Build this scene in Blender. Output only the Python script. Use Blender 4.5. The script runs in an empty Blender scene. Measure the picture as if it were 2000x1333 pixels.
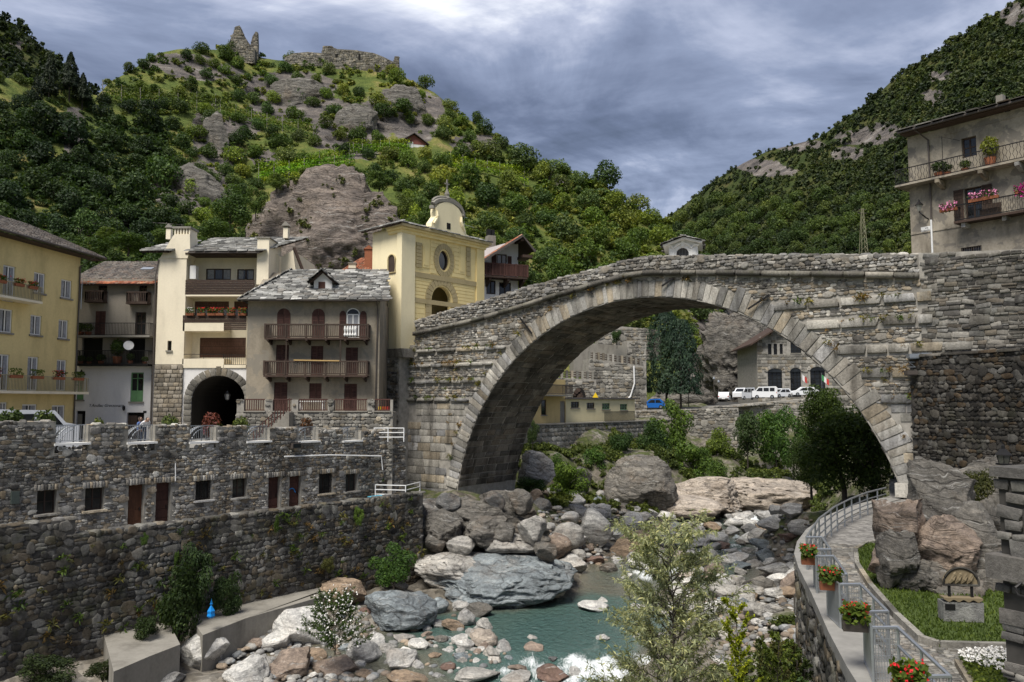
import bpy, math, random
import numpy as np
from mathutils import Vector, Matrix, noise as mn
R = math.radians
SC = bpy.context.scene
COL = SC.collection
# ---------------------------------------------------------------- camera
F_PX, PITCH = 1550.0, R(4.37)            # focal length for a 2000 px wide frame; eye level is z = 0
cam = bpy.data.cameras.new('camera'); cam.sensor_width = 36; cam.lens = 36*F_PX/2000
cam.clip_start = .2; cam.clip_end = 6000
camo = bpy.data.objects.new('camera', cam); COL.objects.link(camo)
camo.rotation_euler = (R(90)+PITCH, 0, 0); SC.camera = camo
# ---------------------------------------------------------------- light
SUN_EL, SUN_AZ = R(58), R(208)           # high, behind the camera to its left, through thin cloud
sun = bpy.data.lights.new('sun', 'SUN'); sun.energy = 1.5; sun.angle = R(28); sun.color = (1, .955, .88)
suno = bpy.data.objects.new('sun', sun); COL.objects.link(suno)
sd = Vector((math.sin(SUN_AZ)*math.cos(SUN_EL), math.cos(SUN_AZ)*math.cos(SUN_EL), math.sin(SUN_EL)))
suno.rotation_euler = sd.to_track_quat('Z', 'Y').to_euler()
SC.view_settings.view_transform = 'Standard'; SC.view_settings.look = 'None'
SC.view_settings.gamma = 1; SC.view_settings.use_curve_mapping = False
SC.view_settings.exposure = 1.86
SC.render.engine = 'CYCLES'
SC.cycles.max_bounces = 6; SC.cycles.diffuse_bounces = 3; SC.cycles.glossy_bounces = 2
SC.cycles.transmission_bounces = 3; SC.cycles.transparent_max_bounces = 6
SC.cycles.use_denoising = True

class NT:
    """small helper for writing node trees"""
    def __init__(s, tree): s.t = tree; s.t.nodes.clear()
    def __call__(s, typ, ins=None, **kw):
        n = s.t.nodes.new('ShaderNode'+typ)
        for k, v in kw.items(): setattr(n, k, v)
        for k, v in (ins or {}).items():
            if isinstance(v, bpy.types.NodeSocket): s.t.links.new(v, n.inputs[k])
            else: n.inputs[k].default_value = v
        return n
    def ramp(s, fac, stops, interp='LINEAR'):
        n = s('ValToRGB', {0: fac}); r = n.color_ramp; r.interpolation = interp
        while len(r.elements) < len(stops): r.elements.new(.5)
        for e, (p, c) in zip(r.elements, stops):
            e.position = p; e.color = (*c, 1) if len(c) == 3 else c
        return n.outputs[0]
    def mix(s, fac, a, b, mode='MIX'):
        n = s('Mix', data_type='RGBA', blend_type=mode); n.clamp_result = False
        for i, v in ((0, fac), (6, a), (7, b)):
            if isinstance(v, bpy.types.NodeSocket): s.t.links.new(v, n.inputs[i])
            else: n.inputs[i].default_value = (*v, 1) if isinstance(v, tuple) and len(v) == 3 else v
        return n.outputs[2]
    def math(s, op, a, b=0.0, c=None, clamp=False):
        n = s('Math', {0: a, 1: b}, operation=op); n.use_clamp = clamp
        if c is not None: n.inputs[2].default_value = c
        return n.outputs[0]
    def noise(s, vec, scale, detail=4, rough=.55, dist=0.0, out=0):
        n = s('TexNoise', {'Vector': vec, 'Scale': scale, 'Detail': detail, 'Roughness': rough, 'Distortion': dist})
        return n.outputs[out]
    def scale(s, vec, v):
        return s('Mapping', {'Vector': vec, 'Scale': v}).outputs[0]

world = bpy.data.worlds.new('World'); SC.world = world; world.use_nodes = True
t = NT(world.node_tree)
sky = t('TexSky', sky_type='NISHITA', sun_disc=False, sun_elevation=SUN_EL, sun_rotation=SUN_AZ)
gen = t('TexCoord').outputs['Generated']
sx = t('SeparateXYZ', {0: gen})
hgt = t.math('ADD', t.math('MAXIMUM', sx.outputs[2], 0.0), .28)
cv = t('CombineXYZ', {0: t.math('DIVIDE', sx.outputs[0], hgt), 1: t.math('DIVIDE', sx.outputs[1], hgt), 2: 3.7}).outputs[0]
cv = t('Mapping', {'Vector': cv, 'Location': (2.3, .4, 0), 'Rotation': (0, 0, R(-24)), 'Scale': (.75, 1.0, 1)}).outputs[0]
n1 = t.noise(cv, .95, 9, .55, .9)
n2 = t.noise(cv, 2.3, 7, .6, 1.1)
nn = t.math('ADD', t.math('MULTIPLY', n1, .70), t.math('MULTIPLY', n2, .30))
cl = t.ramp(nn, [(.385, (.022, .027, .041)), (.45, (.050, .060, .092)), (.51, (.095, .111, .157)), (.555, (.175, .19, .24)), (.615, (.40, .405, .42))])
cl10 = t.mix(1.0, cl, (8.2, 8.2, 8.2), 'MULTIPLY')
bg = t('Background', {0: t.mix(.94, sky.outputs[0], cl10), 1: .10})
out = t('OutputWorld', {0: bg.outputs[0]})

# ---------------------------------------------------------------- measuring: a pixel of the 2000 x 1333 frame to a point of the place
CP, SP = math.cos(PITCH), math.sin(PITCH)
def ray(px, py):
    x = (px-1000)/F_PX; v = (666.5-py)/F_PX
    return Vector((x, CP-v*SP, SP+v*CP))
def at(px, py, Y):                        # point at distance Y in front of the camera
    d = ray(px, py); return d*(Y/d.y)
def atz(px, py, z):                       # point on the level z
    d = ray(px, py); return d*(z/d.z)
class Frame:
    """an upright plane through p0 running along angle a: local x along it, y into it, z up"""
    def __init__(s, p0, a): s.p = Vector((p0[0], p0[1], 0)); s.a = a; s.d = Vector((math.cos(a), math.sin(a), 0)); s.n = Vector((-math.sin(a), math.cos(a), 0))
    def hit(s, px, py, t=0.0):
        d = ray(px, py); q = s.p+s.n*t
        w = d*(q.dot(s.n)/d.dot(s.n)); return ((w-s.p).dot(s.d), w.z)
    def rect(s, x0, y0, x1, y1, t=0.0):
        xm, ym = (x0+x1)/2, (y0+y1)/2
        return (s.hit(x0, ym, t)[0], s.hit(x1, ym, t)[0], s.hit(xm, y1, t)[1], s.hit(xm, y0, t)[1])
    def w(s, x, y, z): return s.p+s.d*x+s.n*y+Vector((0, 0, z))
    def m(s): return Matrix.Translation(s.p) @ Matrix.Rotation(s.a, 4, 'Z')

# ---------------------------------------------------------------- building meshes
class MB:
    def __init__(s): s.v = []; s.f = []
    def quad(s, *p):
        n = len(s.v); s.v += [tuple(q) for q in p]; s.f.append(tuple(range(n, n+len(p)))); return s
    def box(s, x0, x1, y0, y1, z0, z1):
        n = len(s.v)
        s.v += [(x, y, z) for z in (z0, z1) for x, y in ((x0, y0), (x1, y0), (x1, y1), (x0, y1))]
        s.f += [tuple(n+i for i in q) for q in ((3, 2, 1, 0), (4, 5, 6, 7), (0, 1, 5, 4), (1, 2, 6, 5), (2, 3, 7, 6), (3, 0, 4, 7))]
        return s
    def prism(s, prof, e0, e1, axis='y'):
        """a profile in (x,z) pushed from y=e0 to y=e1 (axis y), or in (y,z) along x (axis x), or in (x,y) along z"""
        k = len(prof); n = len(s.v)
        for e in (e0, e1):
            for a, b in prof: s.v.append({'y': (a, e, b), 'x': (e, a, b), 'z': (a, b, e)}[axis])
        s.f.append(tuple(range(n, n+k))); s.f.append(tuple(range(n+2*k-1, n+k-1, -1)))
        for i in range(k): s.f.append((n+i, n+(i+1) % k, n+k+(i+1) % k, n+k+i))
        return s
    def tube(s, pts, r, k=6, cap=True):
        pts = [Vector(p) for p in pts]; rr = r if hasattr(r, '__len__') else [r]*len(pts)
        n0 = len(s.v)
        for i, p in enumerate(pts):
            d = (pts[min(i+1, len(pts)-1)]-pts[max(i-1, 0)]).normalized()
            u = d.orthogonal().normalized() if abs(d.z) > .9 else d.cross(Vector((0, 0, 1))).normalized()
            w = d.cross(u)
            for j in range(k):
                a = 2*math.pi*(j+.5)/k; s.v.append(tuple(p+(u*math.cos(a)+w*math.sin(a))*rr[i]))
        for i in range(len(pts)-1):
            for j in range(k):
                a, b = n0+i*k+j, n0+i*k+(j+1) % k; s.f.append((a, b, b+k, a+k))
        if cap:
            s.f.append(tuple(range(n0+k-1, n0-1, -1))); s.f.append(tuple(range(len(s.v)-k, len(s.v))))
        return s
    def lathe(s, prof, c=(0, 0, 0), k=12):
        n0 = len(s.v)
        for r, z in prof:
            for j in range(k):
                a = 2*math.pi*j/k; s.v.append((c[0]+r*math.cos(a), c[1]+r*math.sin(a), c[2]+z))
        for i in range(len(prof)-1):
            for j in range(k):
                a, b = n0+i*k+j, n0+i*k+(j+1) % k; s.f.append((a, b, b+k, a+k))
        s.f.append(tuple(range(n0+k-1, n0-1, -1))); s.f.append(tuple(range(len(s.v)-k, len(s.v))))
        return s
    def mesh(s, name, smooth=False):
        m = bpy.data.meshes.new(name); m.from_pydata(s.v, [], s.f); m.update()
        if smooth: m.shade_smooth()
        return m
def npmesh(name, V, Fa, smooth=False):
    """mesh from numpy arrays; Fa has faces of one size"""
    m = bpy.data.meshes.new(name); k = Fa.shape[1]
    m.vertices.add(len(V)); m.vertices.foreach_set('co', np.ascontiguousarray(V, dtype=np.float32).ravel())
    m.loops.add(Fa.size); m.loops.foreach_set('vertex_index', np.ascontiguousarray(Fa, dtype=np.int32).ravel())
    m.polygons.add(len(Fa)); m.polygons.foreach_set('loop_start', np.arange(0, Fa.size, k, dtype=np.int32))
    m.update(calc_edges=True)
    if smooth: m.shade_smooth()
    return m
def ob(name, data, mat=None, parent=None, loc=None, rot=None, scale=None, M=None, label=None, cat=None, group=None, kind=None, color=None):
    if isinstance(data, MB): data = data.mesh(name)
    if mat is not None and data is not None and not data.materials: data.materials.append(mat)
    o = bpy.data.objects.new(name, data); COL.objects.link(o)
    if parent: o.parent = parent
    if M is not None: o.matrix_local = M
    if loc is not None: o.location = loc
    if rot is not None: o.rotation_euler = rot
    if scale is not None: o.scale = scale
    if color: o.color = (*color, 1)
    return tag(o, label, cat, group, kind)
def tag(o, label=None, cat=None, group=None, kind=None):
    if label: o['label'] = label
    if cat: o['category'] = cat
    if group: o['group'] = group
    if kind: o['kind'] = kind
    return o
def thing(name, label, cat, loc=(0, 0, 0), rotz=0.0, group=None):
    return ob(name, None, loc=loc, rot=(0, 0, rotz), label=label, cat=cat, group=group, kind='thing')
def thing_f(name, label, cat, fr, group=None):
    return thing(name, label, cat, fr.p, fr.a, group)
def copy_thing(o, loc=None, rotz=None, label=None, scale=None, group=None, par=None):
    c = o.copy(); COL.objects.link(c)
    if par: c.parent = par
    if loc is not None: c.location = loc
    if rotz is not None: c.rotation_euler = (0, 0, rotz)
    if scale is not None: c.scale = scale
    if label: c['label'] = label
    if group: c['group'] = group
    for ch in list(o.children): copy_thing(ch, par=c)
    return c

# ---------------------------------------------------------------- materials
def new_mat(name):
    m = bpy.data.materials.new(name); m.use_nodes = True
    return m, NT(m.node_tree)
def finish(t, col, rough=.9, bump=None, bstr=.3, bdist=.05, spec=.3, metal=0.0, extra=None):
    d = {'Base Color': col, 'Roughness': rough, 'Specular IOR Level': spec, 'Metallic': metal}
    if isinstance(col, tuple): d['Base Color'] = (*col, 1)
    if bump is not None: d['Normal'] = t('Bump', {'Height': bump, 'Strength': bstr, 'Distance': bdist}).outputs[0]
    if extra: d.update(extra)
    p = t('BsdfPrincipled', d); t('OutputMaterial', {0: p.outputs[0]}); return p
def gpos(t): return t('NewGeometry').outputs['Position']
def rnd(t):
    a = t('ObjectInfo').outputs['Random']; b = t('NewGeometry').outputs['Random Per Island']
    return t.math('FRACT', t.math('ADD', a, b))
def stone_mat(name, palette, lich=.25, streak=.4, dark=.5, moss=.0, bump=.5):
    """separate stones: every stone takes its own tint; weathering runs over them in place"""
    m, t = new_mat(name); p = gpos(t); r = rnd(t)
    k = len(palette)
    base = t.ramp(r, [(i/k, c) for i, c in enumerate(palette)], 'CONSTANT')
    r2 = t.math('FRACT', t.math('MULTIPLY', r, 37.7))
    base = t.mix(1.0, base, t.ramp(r2, [(0, (.62, .62, .62)), (1, (1.35, 1.33, 1.3))]), 'MULTIPLY')
    n = t.noise(p, 9, 6, .65)
    base = t.mix(.8, base, t.ramp(n, [(.3, (.55, .54, .53)), (.55, (1, 1, 1)), (.75, (1.4, 1.38, 1.34))]), 'MULTIPLY')
    n3 = t.noise(p, 2.2, 5, .6)
    if lich: base = t.mix(t.math('MULTIPLY', t.ramp(n3, [(.56, (0, 0, 0)), (.66, (1, 1, 1))]), lich), base, (.40, .395, .36))
    st = t.noise(t.scale(p, (1, 1, .13)), 1.3, 5, .6)
    base = t.mix(streak, base, t.ramp(st, [(.36, (.30, .29, .28)), (.56, (1, 1, 1))]), 'MULTIPLY')
    big = t.noise(p, .28, 4, .55)
    base = t.mix(dark, base, t.ramp(big, [(.38, (.34, .33, .31)), (.56, (1.12, 1.12, 1.1))]), 'MULTIPLY')
    if moss: base = t.mix(t.math('MULTIPLY', t.ramp(t.noise(p, .9, 5, .65), [(.52, (0, 0, 0)), (.66, (1, 1, 1))]), moss), base, (.07, .075, .03))
    finish(t, base, .92, t.noise(p, 22, 6, .7), bump, .06, .2); return m
def plaster_mat(name, col, stain=.35, scale=1.0, rough=.93, patch=None):
    m, t = new_mat(name); p = gpos(t)
    a = t.noise(t.scale(p, (1, 1, .35)), .9*scale, 6, .62)
    c = t.mix(stain, col, t.ramp(a, [(.30, (.45, .43, .40)), (.5, (.95, .94, .92)), (.7, (1.15, 1.14, 1.12))]), 'MULTIPLY')
    b = t.noise(p, 7*scale, 5, .6)
    c = t.mix(stain*.6, c, t.ramp(b, [(.3, (.7, .69, .67)), (.6, (1.08, 1.08, 1.08))]), 'MULTIPLY')
    if patch:
        q = t.ramp(t.noise(p, .8, 5, .6, .4), [(.53, (0, 0, 0)), (.57, (1, 1, 1))])
        c = t.mix(t.math('MULTIPLY', q, .75), c, patch)
    finish(t, c, rough, t.noise(p, 40, 4), .12, .02, .2); return m
def plain_mat(name, col, rough=.7, var=.25, metal=0.0, spec=.3, nscale=6.0):
    m, t = new_mat(name); p = gpos(t)
    c = t.mix(var, col, t.ramp(t.noise(p, nscale, 5, .6), [(.3, (.45, .45, .45)), (.7, (1.35, 1.35, 1.35))]), 'MULTIPLY')
    finish(t, c, rough, t.noise(p, 30, 3), .1, .01, spec, metal); return m
def wood_mat(name, col, var=.5):
    m, t = new_mat(name); p = gpos(t); r = rnd(t)
    c = t.mix(1.0, col, t.ramp(r, [(0, (.7, .7, .7)), (1, (1.3, 1.3, 1.3))]), 'MULTIPLY')
    g = t.noise(t.scale(p, (1, 1, .12)), 16, 5, .6)
    c = t.mix(var, c, t.ramp(g, [(.3, (.4, .4, .4)), (.7, (1.5, 1.45, 1.4))]), 'MULTIPLY')
    finish(t, c, .75, g, .3, .02, .25); return m
def glass_mat(name, col=(.012, .014, .016)):
    m, t = new_mat(name); p = gpos(t)
    finish(t, t.mix(.6, col, t.ramp(t.noise(p, .9, 3), [(.35, (.4, .4, .4)), (.7, (2.2, 2.2, 2.1))]), 'MULTIPLY'), .07, None, spec=.5); return m
def leaf_mat(name):
    """tint from the object's own colour, every leaf or clump a little different"""
    m, t = new_mat(name); p = gpos(t); g = t('NewGeometry'); oi = t('ObjectInfo')
    r = g.outputs['Random Per Island']
    c = t.mix(1.0, oi.outputs['Color'], t.ramp(r, [(0, (.6, .65, .5)), (.5, (1.15, 1.15, .95)), (.85, (1.6, 1.5, 1.1)), (1, (2.3, 2.0, 1.3))]), 'MULTIPLY')
    c = t.mix(.5, c, t.ramp(t.noise(p, .22, 4, .6), [(.3, (.55, .62, .6)), (.5, (1, 1, 1)), (.7, (1.5, 1.35, 1.0))]), 'MULTIPLY')
    c = t.mix(.8, c, t.ramp(t.noise(p, .022, 6, .62, .5), [(.36, (.45, .52, .55)), (.5, (1, 1, 1)), (.64, (1.55, 1.4, 1.05))]), 'MULTIPLY')
    d = t('BsdfPrincipled', {'Base Color': c, 'Roughness': .62, 'Specular IOR Level': .25})
    tr = t('BsdfTranslucent', {'Color': t.mix(1.0, c, (1.25, 1.3, .6), 'MULTIPLY')})
    mx = t('MixShader', {0: .3, 1: d.outputs[0], 2: tr.outputs[0]})
    t('OutputMaterial', {0: mx.outputs[0]}); return m
def rock_mat(name, strata=1.0, tilt=(.5, .15, .35), vein=.5, use_color=True, base=(.2, .19, .18), warm=.3, crack=.7):
    m, t = new_mat(name); p = gpos(t)
    c = t('ObjectInfo').outputs['Color'] if use_color else base
    wob = t('TexNoise', {'Vector': p, 'Scale': .9*strata, 'Detail': 4}).outputs['Color']
    pd = t('VectorMath', {0: p, 1: t('VectorMath', {0: wob, 'Scale': .9/strata}, operation='SCALE').outputs[0]}, operation='ADD').outputs[0]
    rp = t('Mapping', {'Vector': pd, 'Rotation': tilt, 'Scale': (.3, .3, 2.6)}).outputs[0]
    s = t.noise(rp, 1.3*strata, 9, .72, .4)
    c = t.mix(.85, c, t.ramp(s, [(.30, (.28, .27, .26)), (.44, (.72, .71, .70)), (.54, (1.1, 1.09, 1.06)), (.68, (1.75, 1.7, 1.62))]), 'MULTIPLY')
    w = t.noise(p, .55*strata, 6, .65)
    c = t.mix(t.math('MULTIPLY', t.ramp(w, [(.52, (0, 0, 0)), (.70, (1, 1, 1))]), warm), c, (.27, .19, .12))
    f = t.noise(p, 7*strata, 9, .75)
    c = t.mix(.75, c, t.ramp(f, [(.32, (.42, .42, .42)), (.5, (1, 1, 1)), (.70, (1.6, 1.58, 1.55))]), 'MULTIPLY')
    v = t.noise(t.scale(rp, (1, 1, 1.6)), 3.2*strata, 5, .6, .4)
    c = t.mix(t.math('MULTIPLY', t.ramp(v, [(.60, (0, 0, 0)), (.67, (1, 1, 1))]), vein), c, (.47, .46, .43))
    ck = t('TexVoronoi', {'Vector': t.scale(rp, (1.2, 1.2, .55)), 'Scale': 1.6*strata}, feature='DISTANCE_TO_EDGE').outputs['Distance']
    ckr = t.ramp(ck, [(0.0, (0, 0, 0)), (.05, (1, 1, 1))])
    c = t.mix(crack, c, t.ramp(ck, [(0.0, (.30, .29, .28)), (.045, (1, 1, 1))]), 'MULTIPLY')
    h = t.math('ADD', t.math('ADD', t.math('MULTIPLY', s, 1.5), t.math('MULTIPLY', f, .7)), t.math('MULTIPLY', ckr, .35*crack))
    finish(t, c, .85, h, 1.0, .13/strata, .3); return m
GREY_STONES = [(.20, .19, .175), (.27, .255, .23), (.155, .15, .145), (.32, .31, .29), (.235, .20, .155), (.12, .115, .11), (.29, .24, .175), (.22, .215, .21), (.40, .39, .36), (.17, .145, .115)]
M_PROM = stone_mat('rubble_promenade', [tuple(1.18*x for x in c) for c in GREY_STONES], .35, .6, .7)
M_LOW = stone_mat('rubble_river_wall', [tuple(.62*x for x in c) for c in GREY_STONES], .28, .7, .75, .3)  # edge dimness of the view painted into tint and stains, beside moss
M_BR = stone_mat('rubble_bridge', [(.36, .34, .305), (.29, .27, .24), (.42, .40, .36), (.23, .215, .195), (.33, .275, .205), (.48, .46, .42), (.26, .25, .235), (.39, .33, .25), (.17, .16, .15)], .45, .55, .5, .2)
M_ASH = stone_mat('dressed_gneiss', [(.40, .38, .34), (.36, .345, .315), (.44, .42, .38), (.33, .32, .30), (.40, .345, .265), (.37, .365, .36), (.35, .325, .285)], .35, .75, .5, .12)
M_PAR = stone_mat('rubble_parapet', [(.25, .235, .21), (.32, .305, .275), (.19, .18, .165), (.38, .365, .335), (.24, .215, .18), (.14, .135, .13), (.28, .275, .265)], .3, .25, .4)
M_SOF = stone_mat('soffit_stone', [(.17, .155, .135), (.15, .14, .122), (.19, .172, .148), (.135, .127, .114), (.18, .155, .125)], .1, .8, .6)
M_DARK = stone_mat('dark_rubble', [(.06, .054, .047), (.08, .074, .065), (.042, .039, .036), (.10, .093, .083), (.075, .055, .036), (.05, .047, .043), (.15, .145, .135)], .12, .5, .6, .12)
M_PARD = stone_mat('darker_rubble', [(.17, .158, .14), (.22, .208, .186), (.13, .122, .11), (.27, .258, .235), (.16, .14, .115), (.095, .09, .085), (.20, .195, .185)], .25, .4, .55, .12)  # parapet palette, evenly darker, for the rubble right of the cornice
M_FAR = stone_mat('terrace_rubble', [(.30, .285, .255), (.25, .24, .215), (.36, .345, .31), (.21, .20, .18), (.29, .255, .20)], .25, .4, .4, .1)
M_MORT = plain_mat('mortar', (.185, .172, .152), .95, .6, nscale=2.5)
M_MORTL = plain_mat('lime_mortar', (.31, .29, .255), .95, .6, nscale=2.5)
M_MORTD = plain_mat('dark_mortar', (.055, .051, .046), .95, .6, nscale=2.5)
M_CONC = plaster_mat('concrete', (.25, .235, .205), .6)
M_CORN = stone_mat('dark_cornice_slab', [(.15, .14, .12), (.19, .18, .155), (.12, .112, .10), (.24, .225, .195)], .3, .3, .5, .3)
M_SLATE = stone_mat('stone_slab_roof', [(.22, .22, .21), (.17, .17, .165), (.27, .27, .26), (.12, .12, .117), (.38, .38, .37), (.20, .19, .175), (.09, .09, .088)], .3, .0, .35, .12)
M_LEAF = leaf_mat('leaf')
M_BARK = wood_mat('bark', (.05, .042, .034))
M_ROCK = rock_mat('boulder_rock', 1.0, crack=.25)
M_BED = rock_mat('bedrock', .8, (.35, .2, .2), .5)
M_CLIFF = rock_mat('cliff_rock', .30, (.25, .5, .3), .4)
M_IRON = plain_mat('dark_iron', (.025, .024, .024), .5, .3, .6)
M_GALV = plain_mat('galvanised_steel', (.40, .42, .44), .38, .15, .75)
M_WHITEM = plain_mat('white_painted_steel', (.75, .75, .74), .45, .15)
M_WOODD = wood_mat('dark_brown_wood', (.052, .034, .026))
M_WOODR = wood_mat('red_brown_wood', (.072, .034, .027))
M_WOODB = wood_mat('brown_wood', (.062, .043, .033))
M_GLASS = glass_mat('window_glass')
M_WHITE = plain_mat('white_paint', (.74, .73, .70), .6, .1)
M_TERRA = plain_mat('terracotta', (.30, .11, .055), .85, .4)
M_GUT = plain_mat('gutter_metal', (.10, .085, .075), .5, .2, .3)
# ================================================================ terrain, water
rng = np.random.default_rng(7)
def fbm(x, y, z, oct=4, seed=0.0):
    return mn.fractal((x+seed, y-seed*.7, z+seed*.3), 1.0, 2.0, oct)
def interp(tab, x): return float(np.interp(x, [a for a, _ in tab], [b for _, b in tab]))
def zwater(Y): return float(np.interp(Y, [0, 38, 42.3, 56, 61, 76, 100, 140], [-13.75, -13.55, -13.0, -12.98, -12.65, -12.2, -11.6, -11]))
CTRL = [(-16, 20, -14.2), (-8, 30, -14), (-4, 36, -13.9), (0, 40, -14.6), (3, 45, -14.8), (6, 50, -14.4), (0, 28, -14), (6, 30, -13.9), (4, 20, -14), (9, 58, -13.4), (12, 62, -13.1),
        (14, 66, -13.1), (20, 76, -12.7), (28, 88, -12.3), (38, 105, -11.9), (-3, 47, -14.2), (-6, 42, -13.6), (-11, 36, -13.2), (-12, 30, -13.5),
        (10.5, 40, -12.7), (9, 33, -12.4), (7.3, 26, -12.2), (5, 15, -12.2), (9.6, 26, -10.6), (8, 19, -10), (11.4, 33, -11), (14, 40, -11), (16, 46, -11.8), (18, 52, -12.3), (20, 60, -12.8), (27, 74, -12.0), (14.5, 58, -13.7), (16, 63, -13.5), (18.5, 69, -13.2), (23, 80, -13.0), (12, 54, -13.0),
        (14, 26, -6.5), (14, 20, -6.3), (10, 12, -6.3), (20, 38, -6.3), (25, 30, -6), (22, 48, -6.6), (25, 57, -7.2), (31, 66, -6.2), (38, 80, -5), (24, 66, -9),
        (-6, 60, -9.5), (-4.4, 63, -7.2), (-9, 66, -7), (-1.5, 67, -7.6), (0, 59, -12.4), (-5, 54, -12.6), (-9, 52, -12), (-15, 50, -12), (-25, 45, -12), (-12, 64, -9), (-30, 25, -12)]
for px, py, Y in [(1010, 965, 73), (1060, 1000, 75), (1110, 985, 80), (1180, 980, 84), (1060, 885, 87), (1150, 885, 93), (1240, 880, 98), (1300, 890, 102), (1400, 890, 106), (1500, 885, 112), (1580, 900, 113),
                  (1330, 985, 88), (1420, 955, 96), (1500, 930, 102), (1590, 940, 108), (1150, 840, 104), (1240, 815, 120), (1400, 815, 125), (1550, 815, 130), (1100, 800, 140), (1300, 790, 150), (1700, 820, 130)]:
    p = at(px, py, Y); CTRL.append((p.x, p.y, p.z))
CT = np.array(CTRL)
def ground_z(X, Y):
    X = np.asarray(X, float); Y = np.asarray(Y, float)
    d2 = (X[..., None]-CT[:, 0])**2+((Y[..., None]-CT[:, 1])*.8)**2+.6
    w = d2**-2.2
    return (w*CT[:, 2]).sum(-1)/w.sum(-1)
def gz(x, y): return float(ground_z(np.array([x]), np.array([y]))[0])
gx = np.arange(-46, 66, .55); gy = np.arange(6, 152, .55)
GX, GY = np.meshgrid(gx, gy); GZ = ground_z(GX, GY)
nz = np.array([fbm(x*.35, y*.35, 0, 5) for x, y in zip(GX.ravel(), GY.ravel())]).reshape(GX.shape)
GZ = GZ+nz*.45
def grid_faces(nr, nc):
    i = np.arange(nr-1)[:, None]*nc+np.arange(nc-1)[None, :]; i = i.ravel()
    return np.stack([i, i+1, i+nc+1, i+nc], 1)
m, t = new_mat('river_bank_ground'); p = gpos(t)
c = t.ramp(t.noise(p, .5, 6, .6), [(.3, (.085, .075, .06)), (.5, (.16, .145, .12)), (.7, (.25, .235, .21))])
c = t.mix(.7, c, t.ramp(t('TexVoronoi', {'Vector': p, 'Scale': 3.2}).outputs['Color'], [(.2, (.45, .43, .4)), (.8, (1.5, 1.45, 1.4))]), 'MULTIPLY')
hz = t('SeparateXYZ', {0: p}).outputs[2]
gm = t.math('MULTIPLY', t.ramp(t('MapRange', {0: hz, 1: -12.2, 2: -10}).outputs[0], [(0, (0, 0, 0)), (1, (1, 1, 1))]), t.ramp(t.noise(p, .7, 6, .65), [(.42, (0, 0, 0)), (.55, (1, 1, 1))]))
c = t.mix(gm, c, t.ramp(t.noise(p, 3, 4), [(.3, (.035, .05, .015)), (.7, (.10, .11, .035))]))
finish(t, c, .95, t.noise(p, 5, 7, .7), .8, .12)
ob('ground', npmesh('ground', np.stack([GX.ravel(), GY.ravel(), GZ.ravel()], 1), grid_faces(*GX.shape), True), m, kind='structure')

# ---- river
wx = np.arange(-20, 46, .3); wy = np.arange(8, 125, .3)
WX, WY = np.meshgrid(wx, wy); WZ = np.vectorize(zwater)(WY)
def rapid(x, y):
    a = math.exp(-((y-40.2)/1.9)**2)*np.clip((x+1.5)/3, 0, 1)*np.clip((9.5-x)/2, 0, 1)
    b = math.exp(-((y-60.0)/2.2)**2)*np.clip((x-8)/2, 0, 1)*np.clip((15-x)/2, 0, 1)
    c = math.exp(-((y-44.5)/.8)**2)*math.exp(-((x+4.0)/1.6)**2)*.7
    d = math.exp(-((y-82)/5)**2)*np.clip((x-22)/3, 0, 1)
    e = math.exp(-((y-68)/4)**2)*np.clip((x-12)/3, 0, 1)*.55
    return float(max(a, b, c, d, e))
fo = np.array([rapid(x, y) for x, y in zip(WX.ravel(), WY.ravel())])
tn = np.array([fbm(x*1.1, y*.8, 0, 4, 9) for x, y in zip(WX.ravel(), WY.ravel())])
WZf = WZ.ravel()+fo*tn*.35
wm = npmesh('water', np.stack([WX.ravel(), WY.ravel(), WZf], 1), grid_faces(*WX.shape), True)
a = wm.attributes.new('foam', 'FLOAT', 'POINT'); a.data.foreach_set('value', np.clip(fo*.85+fo*tn*1.1, 0, 1).astype(np.float32))
dep = np.clip(WZ-ground_z(WX, WY), 0, 2).ravel()
a = wm.attributes.new('depth', 'FLOAT', 'POINT'); a.data.foreach_set('value', dep.astype(np.float32))
m, t = new_mat('river_water'); p = gpos(t)
fa = t('Attribute', attribute_name='foam').outputs['Fac']; da = t('Attribute', attribute_name='depth').outputs['Fac']
bedn = t.noise(p, .8, 5, .6)
c = t.ramp(t.math('ADD', t.math('MULTIPLY', da, .62), t.math('MULTIPLY', t.math('SUBTRACT', bedn, .5), .5)), [(.05, (.14, .125, .09)), (.36, (.105, .112, .085)), (.62, (.070, .118, .100)), (.95, (.058, .110, .098))])
fn = t.math('ADD', fa, t.math('MULTIPLY', t.math('SUBTRACT', t.noise(t.scale(p, (2.2, .6, 1)), 2.4, 8, .75, 1.2), .5), 2.0))
fm = t.ramp(fn, [(.40, (0, 0, 0)), (.95, (1, 1, 1))])
c = t.mix(fm, c, (.74, .77, .77))
rg = t('MapRange', {0: fm, 1: 0, 2: 1, 3: .07, 4: .7}).outputs[0]
hb = t.math('ADD', t.noise(t.scale(p, (1.2, .8, 1)), 2.4, 5, .55, .4), t.math('MULTIPLY', t.noise(p, 9, 4, .6), .25))
finish(t, c, rg, hb, 1.0, .28, .5)
ob('water', wm, m, kind='structure')

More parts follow.
